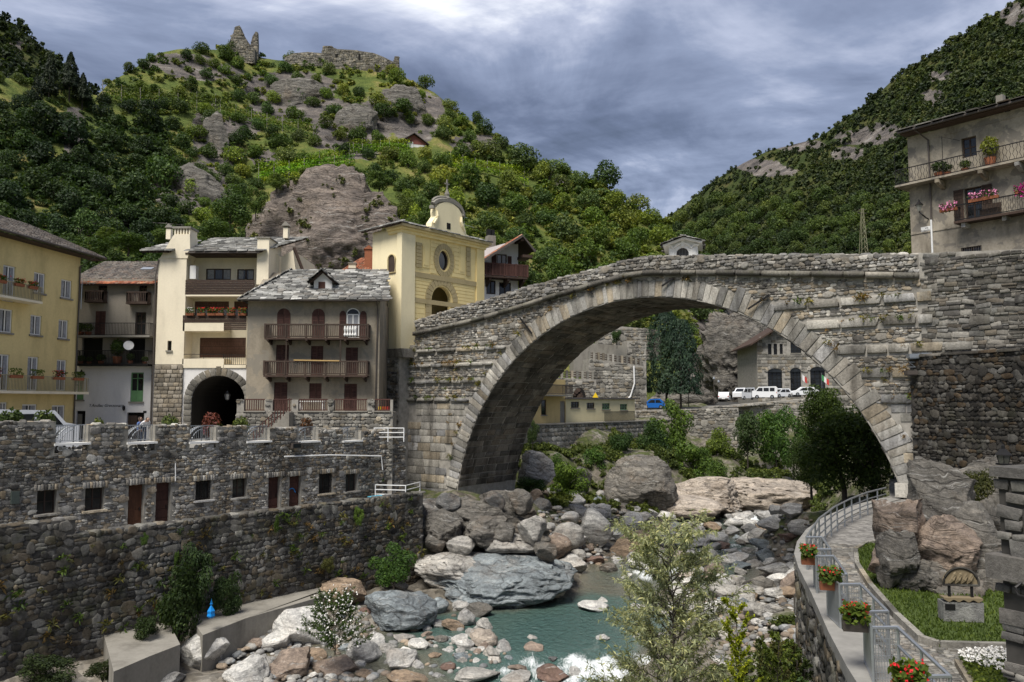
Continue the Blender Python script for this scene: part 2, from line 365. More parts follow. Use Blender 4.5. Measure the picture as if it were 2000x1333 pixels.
# ---- the hills: each a sheet running from the valley floor up to its crest and over
def hill(name, cols, rows, Yb, zb, Ys, sky, mat, amp, rockf, powY=1.15, back=120, seed=0, fscale=.035):
    V = []; RM = []
    for i, px in enumerate(cols):
        yb, zz, ys, sy = interp(Yb, px), interp(zb, px), interp(Ys, px), interp(sky, px)
        py0 = 666.5-F_PX*math.tan(math.atan2(zz, yb)-PITCH)
        for j in range(rows):
            tt = j/(rows-1)
            Y = yb+(ys-yb)*tt**powY; py = py0+(sy-py0)*tt
            q = at(px, py, Y)
            rm = rockf(px, py)
            n = fbm(q.x*fscale, q.y*fscale, q.z*fscale, 5, seed)
            r = mn.ridged_multi_fractal((q.x*fscale*2.2+seed, q.y*fscale*2.2, q.z*fscale*3.5), .9, 2.1, 5, 1, 2)-1.0
            fade = min(1, tt*5, (1-tt)*7+.15)
            k = amp*fade*(n*1.0+rm*r*.9)
            q = q*(1+k/q.length)
            V.append(q); RM.append(rm)
        d = Vector((q.x, q.y, 0)).normalized()
        V.append(q+d*back*.3+Vector((0, 0, -back*.12))); RM.append(0)
        V.append(q+d*back+Vector((0, 0, -back*.7))); RM.append(0)
    nr, nc = len(cols), rows+2
    me = npmesh(name, np.array(V), grid_faces(nr, nc)[:, ::-1], True)
    at_ = me.attributes.new('rock', 'FLOAT', 'POINT'); at_.data.foreach_set('value', np.array(RM, np.float32))
    ob(name, me, mat, kind='structure')
    return np.array(V).reshape(nr, nc, 3), np.array(RM).reshape(nr, nc)
def blob(lst):
    def f(px, py):
        s = 0
        for cx, cy, rx, ry in lst:
            d = ((px-cx)/rx)**2+((py-cy)/ry)**2
            if d < 2.2: s = max(s, min(1, (2.2-d)*.9))
        return s
    return f
def hill_mat(name, rs, grass_tint=None):
    m, t = new_mat(name); p = gpos(t)
    ra = t('Attribute', attribute_name='rock').outputs['Fac']
    sp = t('Mapping', {'Vector': p, 'Rotation': (.3, .25, .2), 'Scale': (.5, .5, 1.6)}).outputs[0]
    s = t.noise(sp, .22*rs, 8, .68, .5)
    rock = t.ramp(s, [(.3, (.05, .047, .045)), (.45, (.115, .105, .10)), (.56, (.17, .15, .135)), (.68, (.30, .285, .265))])
    rock = t.mix(.5, rock, t.ramp(t.noise(p, 1.4*rs, 6, .7), [(.3, (.45, .45, .45)), (.7, (1.5, 1.45, 1.4))]), 'MULTIPLY')
    gr = t.ramp(t.noise(p, .12*rs, 6, .62), [(.32, (.055, .08, .022)), (.47, (.10, .13, .034)), (.58, (.16, .165, .048)), (.70, (.26, .21, .095))])
    gr = t.mix(.7, gr, t.ramp(t.noise(p, 1.6*rs, 5, .7), [(.3, (.45, .5, .45)), (.7, (1.5, 1.45, 1.35))]), 'MULTIPLY')
    k = t.math('ADD', ra, t.math('MULTIPLY', t.math('SUBTRACT', t.noise(p, .35*rs, 6, .68), .5), 1.5))
    if grass_tint: gr = t.mix(1.0, gr, grass_tint, 'MULTIPLY')  # multiplies the grass: a darker ground tone for the far slopes
    c = t.mix(t.ramp(k, [(.42, (0, 0, 0)), (.58, (1, 1, 1))]), gr, rock)
    finish(t, c, .95, t.math('ADD', s, t.math('MULTIPLY', t.noise(p, 1.2*rs, 7, .7), .5)), 1.0, 1.2/rs, .15)
    return m
SKY1 = [(-700, 130), (-200, 140), (0, 152), (100, 160), (190, 188), (215, 160), (250, 142), (310, 104), (350, 96), (440, 98), (480, 108), (540, 118), (620, 122), (700, 132), (780, 146), (850, 182), (900, 226), (960, 258), (1040, 318), (1100, 332), (1180, 362), (1230, 402), (1265, 420), (1300, 438), (1330, 470), (1370, 520), (1420, 590), (1480, 640), (1560, 700), (1700, 735)]
YB1 = [(-700, 70), (0, 82), (500, 86), (700, 92), (900, 100), (1000, 120), (1080, 136), (1250, 150), (1400, 168), (1560, 185), (1700, 190)]
YS1 = [(-700, 150), (0, 175), (190, 200), (300, 230), (500, 262), (800, 262), (1000, 245), (1200, 232), (1350, 228), (1560, 225), (1700, 220)]
ROCK1 = blob([(565, 172, 75, 26), (585, 212, 80, 22), (690, 243, 62, 36), (790, 215, 62, 34), (810, 240, 36, 34), (408, 262, 26, 46), (375, 368, 62, 40), (440, 300, 30, 18), (145, 262, 18, 44), (350, 122, 55, 14), (400, 140, 60, 14),
              (520, 310, 24, 12), (640, 275, 30, 14), (1445, 640, 90, 46), (1400, 690, 70, 60), (1085, 335, 18, 26), (700, 300, 30, 10), (930, 280, 40, 14), (200, 440, 60, 16), (470, 250, 30, 18), (440, 385, 20, 30)])
HM1 = hill_mat('castle_hill_surface', 1.0)
H1, RM1 = hill('hill', np.arange(-700, 1704, 9.0), 96, YB1, [(-700, 0), (1000, -1), (1700, 0)], YS1, SKY1, HM1, 5.0, ROCK1, seed=3.3)
SKY2 = [(900, 520), (1200, 470), (1310, 420), (1340, 398), (1400, 350), (1450, 320), (1500, 295), (1560, 280), (1600, 270), (1650, 232), (1700, 198), (1740, 160), (1800, 118), (1850, 92), (1900, 58), (1960, 18), (2060, -60), (2300, -200), (2700, -380)]
YB2 = [(900, 330), (1300, 300), (1600, 260), (2000, 200), (2700, 150)]
YS2 = [(900, 900), (1300, 900), (1600, 720), (1800, 640), (2000, 560), (2700, 420)]
ROCK2 = blob([(1470, 322, 46, 9), (1555, 284, 46, 9), (1510, 335, 40, 8), (1690, 268, 48, 12), (1725, 252, 30, 9), (1655, 300, 26, 12), (1820, 190, 20, 12), (1985, 30, 26, 20), (1840, 150, 22, 7)])
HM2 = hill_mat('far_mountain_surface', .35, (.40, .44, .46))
H2, RM2 = hill('mountain', np.arange(900, 2710, 12.0), 70, YB2, [(900, 0), (2700, 0)], YS2, SKY2, HM2, 14.0, ROCK2, seed=8.1, fscale=.012, back=300)
SKY3 = [(-900, -330), (-300, -120), (0, 34), (30, 52), (60, 72), (100, 108), (150, 160), (210, 210), (300, 300)]
H3, RM3 = hill('mountain', np.arange(-900, 310, 12.0), 40, [(-900, 300), (300, 300)], [(-900, 40), (300, 40)], [(-900, 520), (300, 640)], SKY3, HM2, 12.0, blob([(40, 90, 20, 10)]), seed=5.2, fscale=.012, back=300)

# valley land that closes the gaps: far plain reaching the horizon, village street, road
m, t = new_mat('valley_grass'); p = gpos(t)
finish(t, t.ramp(t.noise(p, .2, 6), [(.3, (.05, .08, .02)), (.7, (.12, .14, .04))]), .95, t.noise(p, 3, 5), .5, .1)
M_FIELD = m
ob('land', MB().quad((-3000, -3000, -16), (3000, -3000, -16), (3000, 4000, -16), (-3000, 4000, -16)), m, kind='structure')

def pix(p):
    d = p[1]*CP+p[2]*SP; return 1000+F_PX*p[0]/d, 666.5-F_PX*(-p[1]*SP+p[2]*CP)/d
_c1 = np.arange(-700, 1704, 9.0)
def hillpt(px, py, H=None, cols=None):
    """the point of a hill sheet seen at a pixel"""
    H = H1 if H is None else H; cols = _c1 if cols is None else cols
    f = min(max((px-cols[0])/(cols[1]-cols[0]), 0), len(cols)-1.001); i = int(f); f -= i
    c = (H[i]*(1-f)+H[i+1]*f)[:-2]; d = c[:, 1]*CP+c[:, 2]*SP; y = 666.5-F_PX*(-c[:, 1]*SP+c[:, 2]*CP)/d
    k = np.nonzero((y[:-1] >= py) & (y[1:] < py))[0]
    if len(k) == 0: return Vector(c[int(np.argmin(abs(y-py)))])
    k = int(k[0]); g = (y[k]-py)/(y[k]-y[k+1]+1e-9); return Vector(c[k]*(1-g)+c[k+1]*g)
_Ys = np.arange(9.0, 135.0, .2)
def groundhit(px, py):
    """where the sight line through a pixel meets the river bed, the bank or the water"""
    d = ray(px, py); k = _Ys/d.y; g = np.maximum(ground_z(d.x*k, _Ys), np.interp(_Ys, [0, 38, 42.3, 56, 61, 76, 100, 140], [-13.75, -13.55, -13.0, -12.98, -12.65, -12.2, -11.6, -11])-.12)
    i = int(np.argmax(d.z*k < g)); return Vector((d.x*k[i], _Ys[i], float(g[i])))
# ================================================================ masonry: single stones laid on a face
def _tri(f): return [(f[0], f[i], f[i+1]) for i in range(1, len(f)-1)]
def var_rubble(seed, k=7):
    r = random.Random(seed); V = []; Fc = []
    pw = r.uniform(2.4, 7); rad = []; ph = r.uniform(0, 6.28)
    for j in range(k):
        a = ph+2*math.pi*j/k+r.uniform(-.28, .28); c, s_ = math.cos(a), math.sin(a)
        q = (abs(c)**pw+abs(s_)**pw)**(-1/pw)*r.uniform(.84, 1.12); rad.append((c*q*.53, s_*q*.53))
    ox, oz = r.uniform(-.08, .08), r.uniform(-.08, .08)
    for kk, (sc, d) in enumerate(((1.0, 0), (.96, .72), (.78, .95))):
        for x, z in rad: V.append((x*sc+ox*kk*.4, -(d+r.uniform(-.16, .12)*(kk > 0)), z*sc+oz*kk*.4))
    V.append((ox, -1.0+r.uniform(-.06, .12), oz))
    for lv in (0, 1):
        for j in range(k):
            a, b = lv*k+j, lv*k+(j+1) % k; Fc += [(a, b, b+k), (a, b+k, a+k)]
    for j in range(k): Fc.append((2*k+j, 2*k+(j+1) % k, 3*k))
    return np.array(V), np.array(Fc)
def var_block(seed, jit=.03):
    r = random.Random(seed); V = []; Fc = []
    cs = [(-.5, -.5), (.5, -.5), (.5, .5), (-.5, .5)]
    cs = [(x*(1-r.uniform(0, jit*2)), z*(1-r.uniform(0, jit*2))) for x, z in cs]
    for bx, d in ((0, 0), (0.0, .72), (.045, 1.0)):
        for x, z in cs:
            V.append((x*(1-bx*1.3)+r.uniform(-.008, .008), -(d*(1+r.uniform(-.16, .16))), z*(1-bx*2.4)+r.uniform(-.01, .01)))
    for lv in (0, 1):
        for j in range(4):
            a, b = lv*4+j, lv*4+(j+1) % 4; Fc += [(a, b, b+4), (a, b+4, a+4)]
    Fc += [(8, 9, 10), (8, 10, 11)]
    return np.array(V), np.array(Fc)
VARS = {'rub': [var_rubble(i) for i in range(16)], 'blk': [var_block(100+i) for i in range(12)], 'rough': [var_block(300+i, .09) for i in range(12)]}
_vm = {}
def var_mesh(kind, i, mat):
    k = (kind, i, mat.name)
    if k not in _vm:
        V, Fc = VARS[kind][i]; me = npmesh('stone', V, Fc); me.materials.append(mat); _vm[k] = me
    return _vm[k]
def lay(parent, name, items, mat, kind='rub', nparts=300, stuff_name=None, seed=0, min_px=8.5):
    """items: (centre, u, out, v, w, depth, h) in the parent's space. The largest in view become parts, the others one mesh."""
    if not items: return
    r = random.Random(seed); PM = parent.matrix_world if parent else Matrix()
    if parent and parent.parent is None: PM = parent.matrix_basis.copy()
    sc = []
    for i, it in enumerate(items):
        c = PM @ Vector(it[0]); dd = max(1.0, c.length)
        vis = abs(c.x/max(c.y, 1)) < .68 and c.y > 1
        sc.append((((it[4]*it[6])**.5/dd if vis else 0), i))
    sc.sort(reverse=True)
    sep = [i for a, i in sc[:nparts] if a*F_PX > min_px]
    ss = set(sep); nv = len(VARS[kind])
    for i in sep:
        c, u, o, v, w, d, h = items[i]
        M = Matrix(((u[0]*w, -o[0]*d, v[0]*h, c[0]), (u[1]*w, -o[1]*d, v[1]*h, c[1]), (u[2]*w, -o[2]*d, v[2]*h, c[2]), (0, 0, 0, 1)))
        e = bpy.data.objects.new(name, var_mesh(kind, r.randrange(nv), mat)); COL.objects.link(e); e.parent = parent; e.matrix_local = M
    rest = [it for i, it in enumerate(items) if i not in ss]
    if rest:
        VV = []; FF = []; n = 0
        grp = [[] for _ in range(nv)]
        for it in rest: grp[r.randrange(nv)].append(it)
        for g, (V, Fc) in zip(grp, VARS[kind]):
            if not g: continue
            A = [np.array([it[k] for it in g], float) for k in range(7)]
            P = A[0][:, None, :]+A[1][:, None, :]*(A[4][:, None, None]*V[None, :, 0, None])-A[2][:, None, :]*(A[5][:, None, None]*V[None, :, 1, None])+A[3][:, None, :]*(A[6][:, None, None]*V[None, :, 2, None])
            VV.append(P.reshape(-1, 3)); FF.append((Fc[None]+(np.arange(len(g))*len(V))[:, None, None]).reshape(-1, 3)+n); n += len(g)*len(V)
        ob(stuff_name or 'small_'+name, npmesh(name, np.concatenate(VV), np.concatenate(FF)), mat, parent, kind='stuff')
UX, UY, UZ = (1, 0, 0), (0, 1, 0), (0, 0, 1); OUT = (0, -1, 0)
def rubble(x0, x1, z0, z1, h, seed, keep=None, ratio=(.9, 2.2), depth=.10, y=0.0, gap=1.03, tilt=.10, u=UX, o=OUT, org=(0, 0, 0)):
    """irregular courses of stones on an upright face"""
    r = random.Random(seed); out = []; z = z0
    u = Vector(u); o = Vector(o); org = Vector(org)
    while z < z1-.02:
        hh = min(h*r.uniform(.6, 1.45), z1-z); x = x0-r.random()*h
        ph = r.uniform(0, 9)
        while x < x1:
            w = hh*r.uniform(*ratio)
            cx, cz = x+w/2, z+hh/2+math.sin(x*.9+ph)*h*.12
            if cx-w*.4 > x0-.05 and cx+w*.4 < x1+.05 and (keep is None or keep(cx, cz, w, hh)):
                if r.random() < .05:
                    out.append((org+u*cx+Vector((0, 0, cz))+o*(-y), u, o, UZ, w*1.25, depth*1.5, hh*1.75))
                elif r.random() < .16 and w > hh*1.2:      # two thin stones on top of each other
                    for q in (-.25, .25):
                        out.append((org+u*cx+Vector((0, 0, cz+q*hh))+o*(-y), u, o, UZ, w*gap, depth*r.uniform(.5, 1.2), hh*.5*gap))
                else:
                    tl = r.gauss(0, tilt); uu = u*math.cos(tl)+Vector((0, 0, math.sin(tl))); vv = Vector((0, 0, math.cos(tl)))-u*math.sin(tl)
                    out.append((org+u*cx+Vector((0, 0, cz))+o*(-y), uu, o, vv, w*gap, depth*r.uniform(.5, 1.35), hh*gap*r.uniform(.88, 1.05)))
            x += w
        z += hh
    return out
def courses(x0, x1, z0, z1, h, seed, keep=None, ratio=(1.6, 3.4), depth=.08, y=0.0, joint=.02, u=UX, o=OUT, org=(0, 0, 0), hj=(.85, 1.15)):
    """squared blocks in level courses"""
    r = random.Random(seed); out = []; z = z0; u = Vector(u); o = Vector(o); org = Vector(org)
    while z < z1-.05:
        hh = min(h*r.uniform(*hj), z1-z); x = x0-r.random()*h
        while x < x1:
            w = hh*r.uniform(*ratio); a, b = max(x, x0), min(x+w, x1)
            if b-a > .12 and (keep is None or keep((a+b)/2, z+hh/2, b-a, hh)):
                out.append((org+u*((a+b)/2)+Vector((0, 0, z+hh/2))+o*(-y), u, o, UZ, b-a-joint, depth*r.uniform(.6, 1.3), hh-joint))
            x += w
        z += hh
    return out
# ================================================================ the arched stone bridge
BF = Frame((8.69, 53.56), R(-37.2)); BR, BZ, BW = 16.5, -9.47, 7.6
bridge = thing_f('stone_bridge', 'old humpbacked stone bridge with one great arch over the river', 'bridge', BF)
_co = [BF.hit(*q) for q in [(811, 649), (915, 626), (1009, 599), (1077, 577), (1144, 557), (1212, 537), (1252, 530), (1320, 528.6), (1420, 529), (1600, 531), (1795, 534)]]
_pa = [BF.hit(*q) for q in [(811, 626), (888, 601), (939, 588), (1023, 561), (1090, 543), (1158, 526), (1212, 510), (1252, 500.5), (1320, 499), (1400, 498), (1600, 496), (1795, 495), (2000, 487), (2120, 483)]]
SL, SR = _co[0][0], _co[-1][0]; SE = 31.0
def zc(s): return float(np.interp(s, [a for a, _ in _co], [b for _, b in _co])) if s >= SL else 4.75
def zp(s): return float(np.interp(s, [a for a, _ in _pa], [b for _, b in _pa]))
def ztop(s): return zp(s) if s > SR else zc(s)
def zin(s): return BZ+math.sqrt(max(0, BR*BR-s*s)) if abs(s) < BR else -99
# body
ss = sorted(set([round(x, 3) for x in np.linspace(-26.2, SE, 60)]+[-BR*math.cos(a) for a in np.linspace(0.0, math.pi, 90)]+[SL-.001, SL+.001, SR-.001, SR+.001]))
mb = MB()
for a, b in zip(ss[:-1], ss[1:]):
    lo0, lo1 = (zin(a+1e-6), zin(b-1e-6)) if max(abs(a), abs(b)) <= BR+1e-4 else (-9, -9)
    lo0, lo1 = max(lo0, -9), max(lo1, -9); t0, t1 = ztop(a)-.02, ztop(b)-.02
    if a >= SR: t0, t1 = zp(a), zp(b)
    mb.quad((a, 0, lo0), (b, 0, lo1), (b, 0, t1), (a, 0, t0)); mb.quad((b, BW, lo1), (a, BW, lo0), (a, BW, t0), (b, BW, t1))
    mb.quad((a, 0, t0), (b, 0, t1), (b, BW, t1), (a, BW, t0)); mb.quad((a, 0, lo0), (a, BW, lo0), (b, BW, lo1), (b, 0, lo1))
mb.quad((-26.2, 0, -9), (-26.2, 0, 4.7), (-26.2, BW, 4.7), (-26.2, BW, -9)); mb.quad((SE, 0, -9), (SE, BW, -9), (SE, BW, 8), (SE, 0, 8))
ob('body', mb, M_MORTL, bridge)
r = random.Random(5)
def pol(th, rad, y=0.0): return Vector((-rad*math.cos(th), y, BZ+rad*math.sin(th)))   # th = 0 at the left springing
# ring
items = []; th = R(9.0)
while th < R(165.5):
    f = th/math.pi
    wdt = r.uniform(.30, .58) if f < .62 else r.uniform(.40, .72)
    dt = wdt/(BR+.6); tc = th+dt/2; hh = r.uniform(1.12, 1.34) if f < .62 else r.uniform(1.2, 1.75)
    tj = tc+r.gauss(0, .012); u = Vector((math.sin(tj), 0, math.cos(tj))); v = Vector((-math.cos(tj), 0, math.sin(tj)))
    items.append((pol(tc, BR+hh/2+r.uniform(-.03, .02)), u, OUT, v, wdt*1.0, r.uniform(.05, .11), hh)); th += dt
RING = max(i[6] for i in items)
lay(bridge, 'voussoir', items, M_ASH, 'rough', 300, seed=3)
# soffit
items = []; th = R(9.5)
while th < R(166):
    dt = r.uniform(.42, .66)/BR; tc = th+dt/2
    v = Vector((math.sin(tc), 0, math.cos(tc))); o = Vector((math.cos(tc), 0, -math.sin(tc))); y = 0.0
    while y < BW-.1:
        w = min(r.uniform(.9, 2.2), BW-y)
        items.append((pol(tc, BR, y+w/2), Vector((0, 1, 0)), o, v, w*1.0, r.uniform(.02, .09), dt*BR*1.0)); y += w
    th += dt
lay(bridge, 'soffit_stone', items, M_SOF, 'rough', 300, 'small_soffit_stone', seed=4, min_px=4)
# string courses
def ring_edge(z):
    rr = BR+1.2; return math.sqrt(max(0, rr*rr-(z-BZ)**2)) if z < BZ+rr else 0
LV = [(4.15, 1, 0), (2.95, 1, 1), (1.6, 1, 1), (.15, 1, 1), (4.5, 0, 1), (5.75, 0, 1)]
items = []
for z, lf, rt in LV:
    e = ring_edge(z)
    for on, a, b in ((lf, (-26 if z < 4 else SL+.3), -e-.1), (rt, e+.1, SR+(2.5 if z < 3.5 else .6))):
        if not on: continue
        x = a
        while x < b-.2:
            w = min(r.uniform(1.0, 2.3), b-x)
            if not (z > 5 and zc(x+w/2) < z+.9): items.append((Vector((x+w/2, 0, z+r.uniform(-.02, .02))), UX, OUT, UZ, w-.02, r.uniform(.20, .30) if x < 0 else r.uniform(.14, .22), .30 if x < 0 else r.uniform(.42, .56)))
            x += w
lay(bridge, 'string_course_slab', items, M_ASH, 'rough', 300, seed=6)
# cornice under the parapet
items = []; x = SL
while x < SR:
    w = min(r.uniform(1.0, 1.9), SR-x+.01); za, zb_ = zc(x), zc(x+w); u = Vector((w, 0, zb_-za)).normalized(); v = Vector((-u.z, 0, u.x))
    items.append((Vector((x+w/2, 0, (za+zb_)/2-.17)), u, OUT, v, w*1.0, r.uniform(.36, .44), .34)); x += w
lay(bridge, 'cornice_slab', items, M_CORN, 'blk', 300, seed=7)
# spandrel faces
def in_face(x, z, w, h):
    if (x*x+(z-BZ)**2)**.5 < BR+1.22 or z+h/2 > zc(x)-.36: return False
    if x < SL and z > 4.5: return False
    if z < -7.5: return False
    for zz, lf, rt in LV:
        hw = .22 if x < 0 else .3
        if abs(z-zz) < hw+h*.3 and ((x < 0 and lf) or (x > 0 and rt)) and not (x > 0 and zz > 5 and zc(x) < zz+.9): return False
    return True
lay(bridge, 'rubble_stone', rubble(-26.2, SR, 0.1, 9, .19, 11, lambda x, z, w, h: in_face(x, z, w, h) and z > (.30 if x < 0 else -.6)-(.0 if x > -21 else 3.0), (1.0, 2.6), .075), M_BR, 'rub', 300, seed=8, min_px=6)
lay(bridge, 'ashlar_block', courses(-24.5, 17.4, -8.2, .02, .56, 12, lambda x, z, w, h: (x*x+(z-BZ)**2)**.5 > BR+1.0+w*.25 and (x > -21 or z < -1.4), (1.3, 3.2), .07, hj=(.7, 1.25)), M_ASH, 'blk', 300, seed=9)
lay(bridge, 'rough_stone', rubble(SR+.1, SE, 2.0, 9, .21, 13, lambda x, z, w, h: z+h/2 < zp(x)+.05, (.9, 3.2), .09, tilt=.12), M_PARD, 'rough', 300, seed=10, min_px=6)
# parapets
for y0, nm in ((.04, 'parapet'), (BW-.55, 'parapet')):
    mb = MB()
    for a, b in zip(ss[:-1], ss[1:]):
        if a < SL-.0005 or b > SR+.01: continue
        p = [(a, zc(a)-.03), (b, zc(b)-.03), (b, zp(b)-.06), (a, zp(a)-.06)]
        mb.quad(*[(x, y0, z) for x, z in p]); mb.quad(*[(x, y0+.5, z) for x, z in p[::-1]])
        mb.quad((a, y0, p[3][1]), (b, y0, p[2][1]), (b, y0+.5, p[2][1]), (a, y0+.5, p[3][1]))
    mb.quad((SL, y0, zc(SL)), (SL, y0+.5, zc(SL)), (SL, y0+.5, zp(SL)-.06), (SL, y0, zp(SL)-.06))
    ob(nm, mb, M_MORT, bridge)
lay(bridge, 'parapet_stone', rubble(SL, SR, 4, 11, .19, 14, lambda x, z, w, h: zc(x)+.03 < z-h*.4 and z+h*.45 < zp(x), (.9, 2.3), .11, y=.04, tilt=.2), M_PAR, 'rub', 300, seed=11, min_px=5)
items = []; x = SL
while x < SR-.1:
    w = r.uniform(.3, .8); za, zb_ = zp(x), zp(x+w); u = Vector((w, 0, zb_-za)).normalized(); v = Vector((-u.z, 0, u.x))
    items.append((Vector((x+w/2, .32, (za+zb_)/2-.08)), u, (0, 0, 1), (0, 1, 0), w*.96, r.uniform(.07, .17), r.uniform(.50, .64))); x += w
lay(bridge, 'coping_stone', items, M_PAR, 'rub', 300, seed=12, min_px=4)
# iron tie bars
for a, b in (((1020, 622), (1042, 652)), ((1148, 566), (1161, 575)), ((1297, 560), (1318, 545)), ((1464, 605), (1505, 577))):
    p, q = BF.hit(*a), BF.hit(*b)
    ob('tie_bar', MB().tube([(p[0], -.30, p[1]), (q[0], -.22, q[1])], .07, 4), M_IRON, bridge)
ob('impost_block', MB().box(BR-.9, BR+.35, -.3, BW*.4, -5.2, -4.45), M_ASH, bridge)
# ================================================================ builders for walls, openings, railings, roofs
def wall_grid(x0, x1, z0, z1, holes, dep=.25, y=0.0, mb=None):
    mb = mb or MB()
    xs = sorted({x0, x1, *[min(max(h[i], x0), x1) for h in holes for i in (0, 1)]}); zs = sorted({z0, z1, *[min(max(h[i], z0), z1) for h in holes for i in (2, 3)]})
    for a, b in zip(xs[:-1], xs[1:]):
        for c, d in zip(zs[:-1], zs[1:]):
            if b-a < 1e-5 or d-c < 1e-5: continue
            if any(h[0]-1e-5 <= a and b <= h[1]+1e-5 and h[2]-1e-5 <= c and d <= h[3]+1e-5 for h in holes): continue
            mb.quad((a, y, c), (b, y, c), (b, y, d), (a, y, d))
    for a, b, c, d in holes:
        e = y+dep
        mb.quad((a, y, c), (a, e, c), (b, e, c), (b, y, c)); mb.quad((a, y, d), (b, y, d), (b, e, d), (a, e, d))
        mb.quad((a, y, c), (a, y, d), (a, e, d), (a, e, c)); mb.quad((b, y, c), (b, e, c), (b, e, d), (b, y, d))
    return mb
def shell(x0, x1, z0, z1, depth, holes, dep=.25, zside=None):
    mb = wall_grid(x0, x1, z0, z1, holes, dep)
    zr = z1 if zside is None else zside
    mb.quad((x0, 0, z0), (x0, 0, z1), (x0, depth, zr), (x0, depth, z0)); mb.quad((x1, 0, z0), (x1, depth, z0), (x1, depth, zr), (x1, 0, z1))
    mb.quad((x0, depth, z0), (x0, depth, zr), (x1, depth, zr), (x1, depth, z0)); mb.quad((x0, 0, z1), (x1, 0, z1), (x1, depth, zr), (x0, depth, zr))
    return mb
def frame_mb(x0, x1, z0, z1, y, fw=.07, nv=1, nh=0, th=.06):
    mb = MB()
    mb.box(x0, x0+fw, y-th, y, z0, z1); mb.box(x1-fw, x1, y-th, y, z0, z1)
    mb.box(x0+fw, x1-fw, y-th, y, z0, z0+fw); mb.box(x0+fw, x1-fw, y-th, y, z1-fw, z1)
    for i in range(nv):
        x = x0+(x1-x0)*(i+1)/(nv+1); mb.box(x-fw*.55, x+fw*.55, y-th+.004, y-.002, z0+fw, z1-fw)
    for i in range(nh):
        z = z0+(z1-z0)*(i+1)/(nh+1); mb.box(x0+fw, x1-fw, y-th+.010, y-.006, z-fw*.35, z+fw*.35)
    return mb
def window(par, rc, rec=.16, fw=.07, nv=1, nh=0, mf=None, sill=None, pane=None, name='window', sillw=.12, label=None, curtain=None):
    x0, x1, z0, z1 = rc
    w = ob(name, frame_mb(x0+.003, x1-.003, z0+.003, z1-.003, rec, fw, nv, nh), mf or M_WHITE, par, label=label)
    ob('pane', MB().quad((x0, rec-.02, z0), (x1, rec-.02, z0), (x1, rec-.02, z1), (x0, rec-.02, z1)), pane or M_GLASS, w)
    if sill: ob('sill', MB().box(x0-.1, x1+.1, -.12, rec, z0-sillw, z0+.004), sill, w)
    if curtain:
        d = (x1-x0)
        for a, b in ((x0+fw, x0+d*.36), (x1-d*.36, x1-fw)):
            mb = MB(); n = 5
            for i in range(n): mb.quad((a+(b-a)*i/n, rec-.026-.012*(i % 2), z0+fw), (a+(b-a)*(i+1)/n, rec-.026-.012*((i+1) % 2), z0+fw), (a+(b-a)*(i+1)/n, rec-.026-.012*((i+1) % 2), z1-fw), (a+(b-a)*i/n, rec-.026-.012*(i % 2), z1-fw))
            ob('curtain', mb, curtain, w)
    return w
def shutter(par, rc, y, mat, arch=0, name='shutter', leaves=2, slat=.09):
    """louvred leaves; arch = extra height of a rounded head"""
    x0, x1, z0, z1 = rc; g = None
    for i in range(leaves):
        a, b = x0+(x1-x0)*i/leaves+.008, x0+(x1-x0)*(i+1)/leaves-.008; mb = MB(); fw = .07; cx, hw = (x0+x1)/2, (x1-x0)/2
        def top(x): return z1+(arch*math.sqrt(max(0, 1-((x-cx)/hw)**2)) if arch else 0)
        xs = np.linspace(a, b, 5)
        prof = [(a, z0), (b, z0)]+[(x, top(x)) for x in xs[::-1]]
        mb.prism(prof, y-.03, y)
        mb.box(a, a+fw, y-.055, y-.03, z0, z1); mb.box(b-fw, b, y-.055, y-.03, z0, z1)
        for zz in (z0, (z0+z1)/2-.04, z1-.08): mb.box(a+fw, b-fw, y-.055, y-.03, zz, zz+.08)
        z = z0+.12
        while z < z1-.1:
            mb.quad((a+fw, y-.032, z+slat*.9), (b-fw, y-.032, z+slat*.9), (b-fw, y-.05, z), (a+fw, y-.05, z)); z += slat
        o = ob(name, mb, mat, par)
    return o
def railing(par, x0, x1, z0, z1, y, mat, step=.12, bar=.012, rail=.03, posts=0, name='railing', ends=None, wavy=0):
    mb = MB(); n = max(1, int(abs(x1-x0)/step))
    mb.box(x0, x1, y-rail, y+rail, z1-rail*2, z1); mb.box(x0, x1, y-rail*.7, y+rail*.7, z0, z0+rail*1.6)
    def bars(p, q, m):
        for i in range(m+1):
            c = p+(q-p)*i/m
            if wavy: mb.tube([c+Vector((wavy*math.sin(k*1.6+i*math.pi), 0, z0+(z1-z0-rail)*k/8)) for k in range(9)], bar, 4, False)
            else: mb.box(c.x-bar, c.x+bar, c.y-bar, c.y+bar, z0, z1-rail)
    bars(Vector((x0, y, 0)), Vector((x1, y, 0)), n)
    if ends is not None:
        for x in (x0, x1):
            m = max(1, int(abs(ends-y)/step)); mb.box(x-rail, x+rail, min(y, ends), max(y, ends), z1-rail*2+.003, z1-.003); bars(Vector((x, y, 0)), Vector((x, ends, 0)), m)
    for i in range(posts):
        x = x0+(x1-x0)*i/(posts-1); mb.box(x-rail*1.2, x+rail*1.2, y-rail*1.2, y+rail*1.2, z0-.05, z1+.02)
    return ob(name, mb, mat, par, kind='stuff')
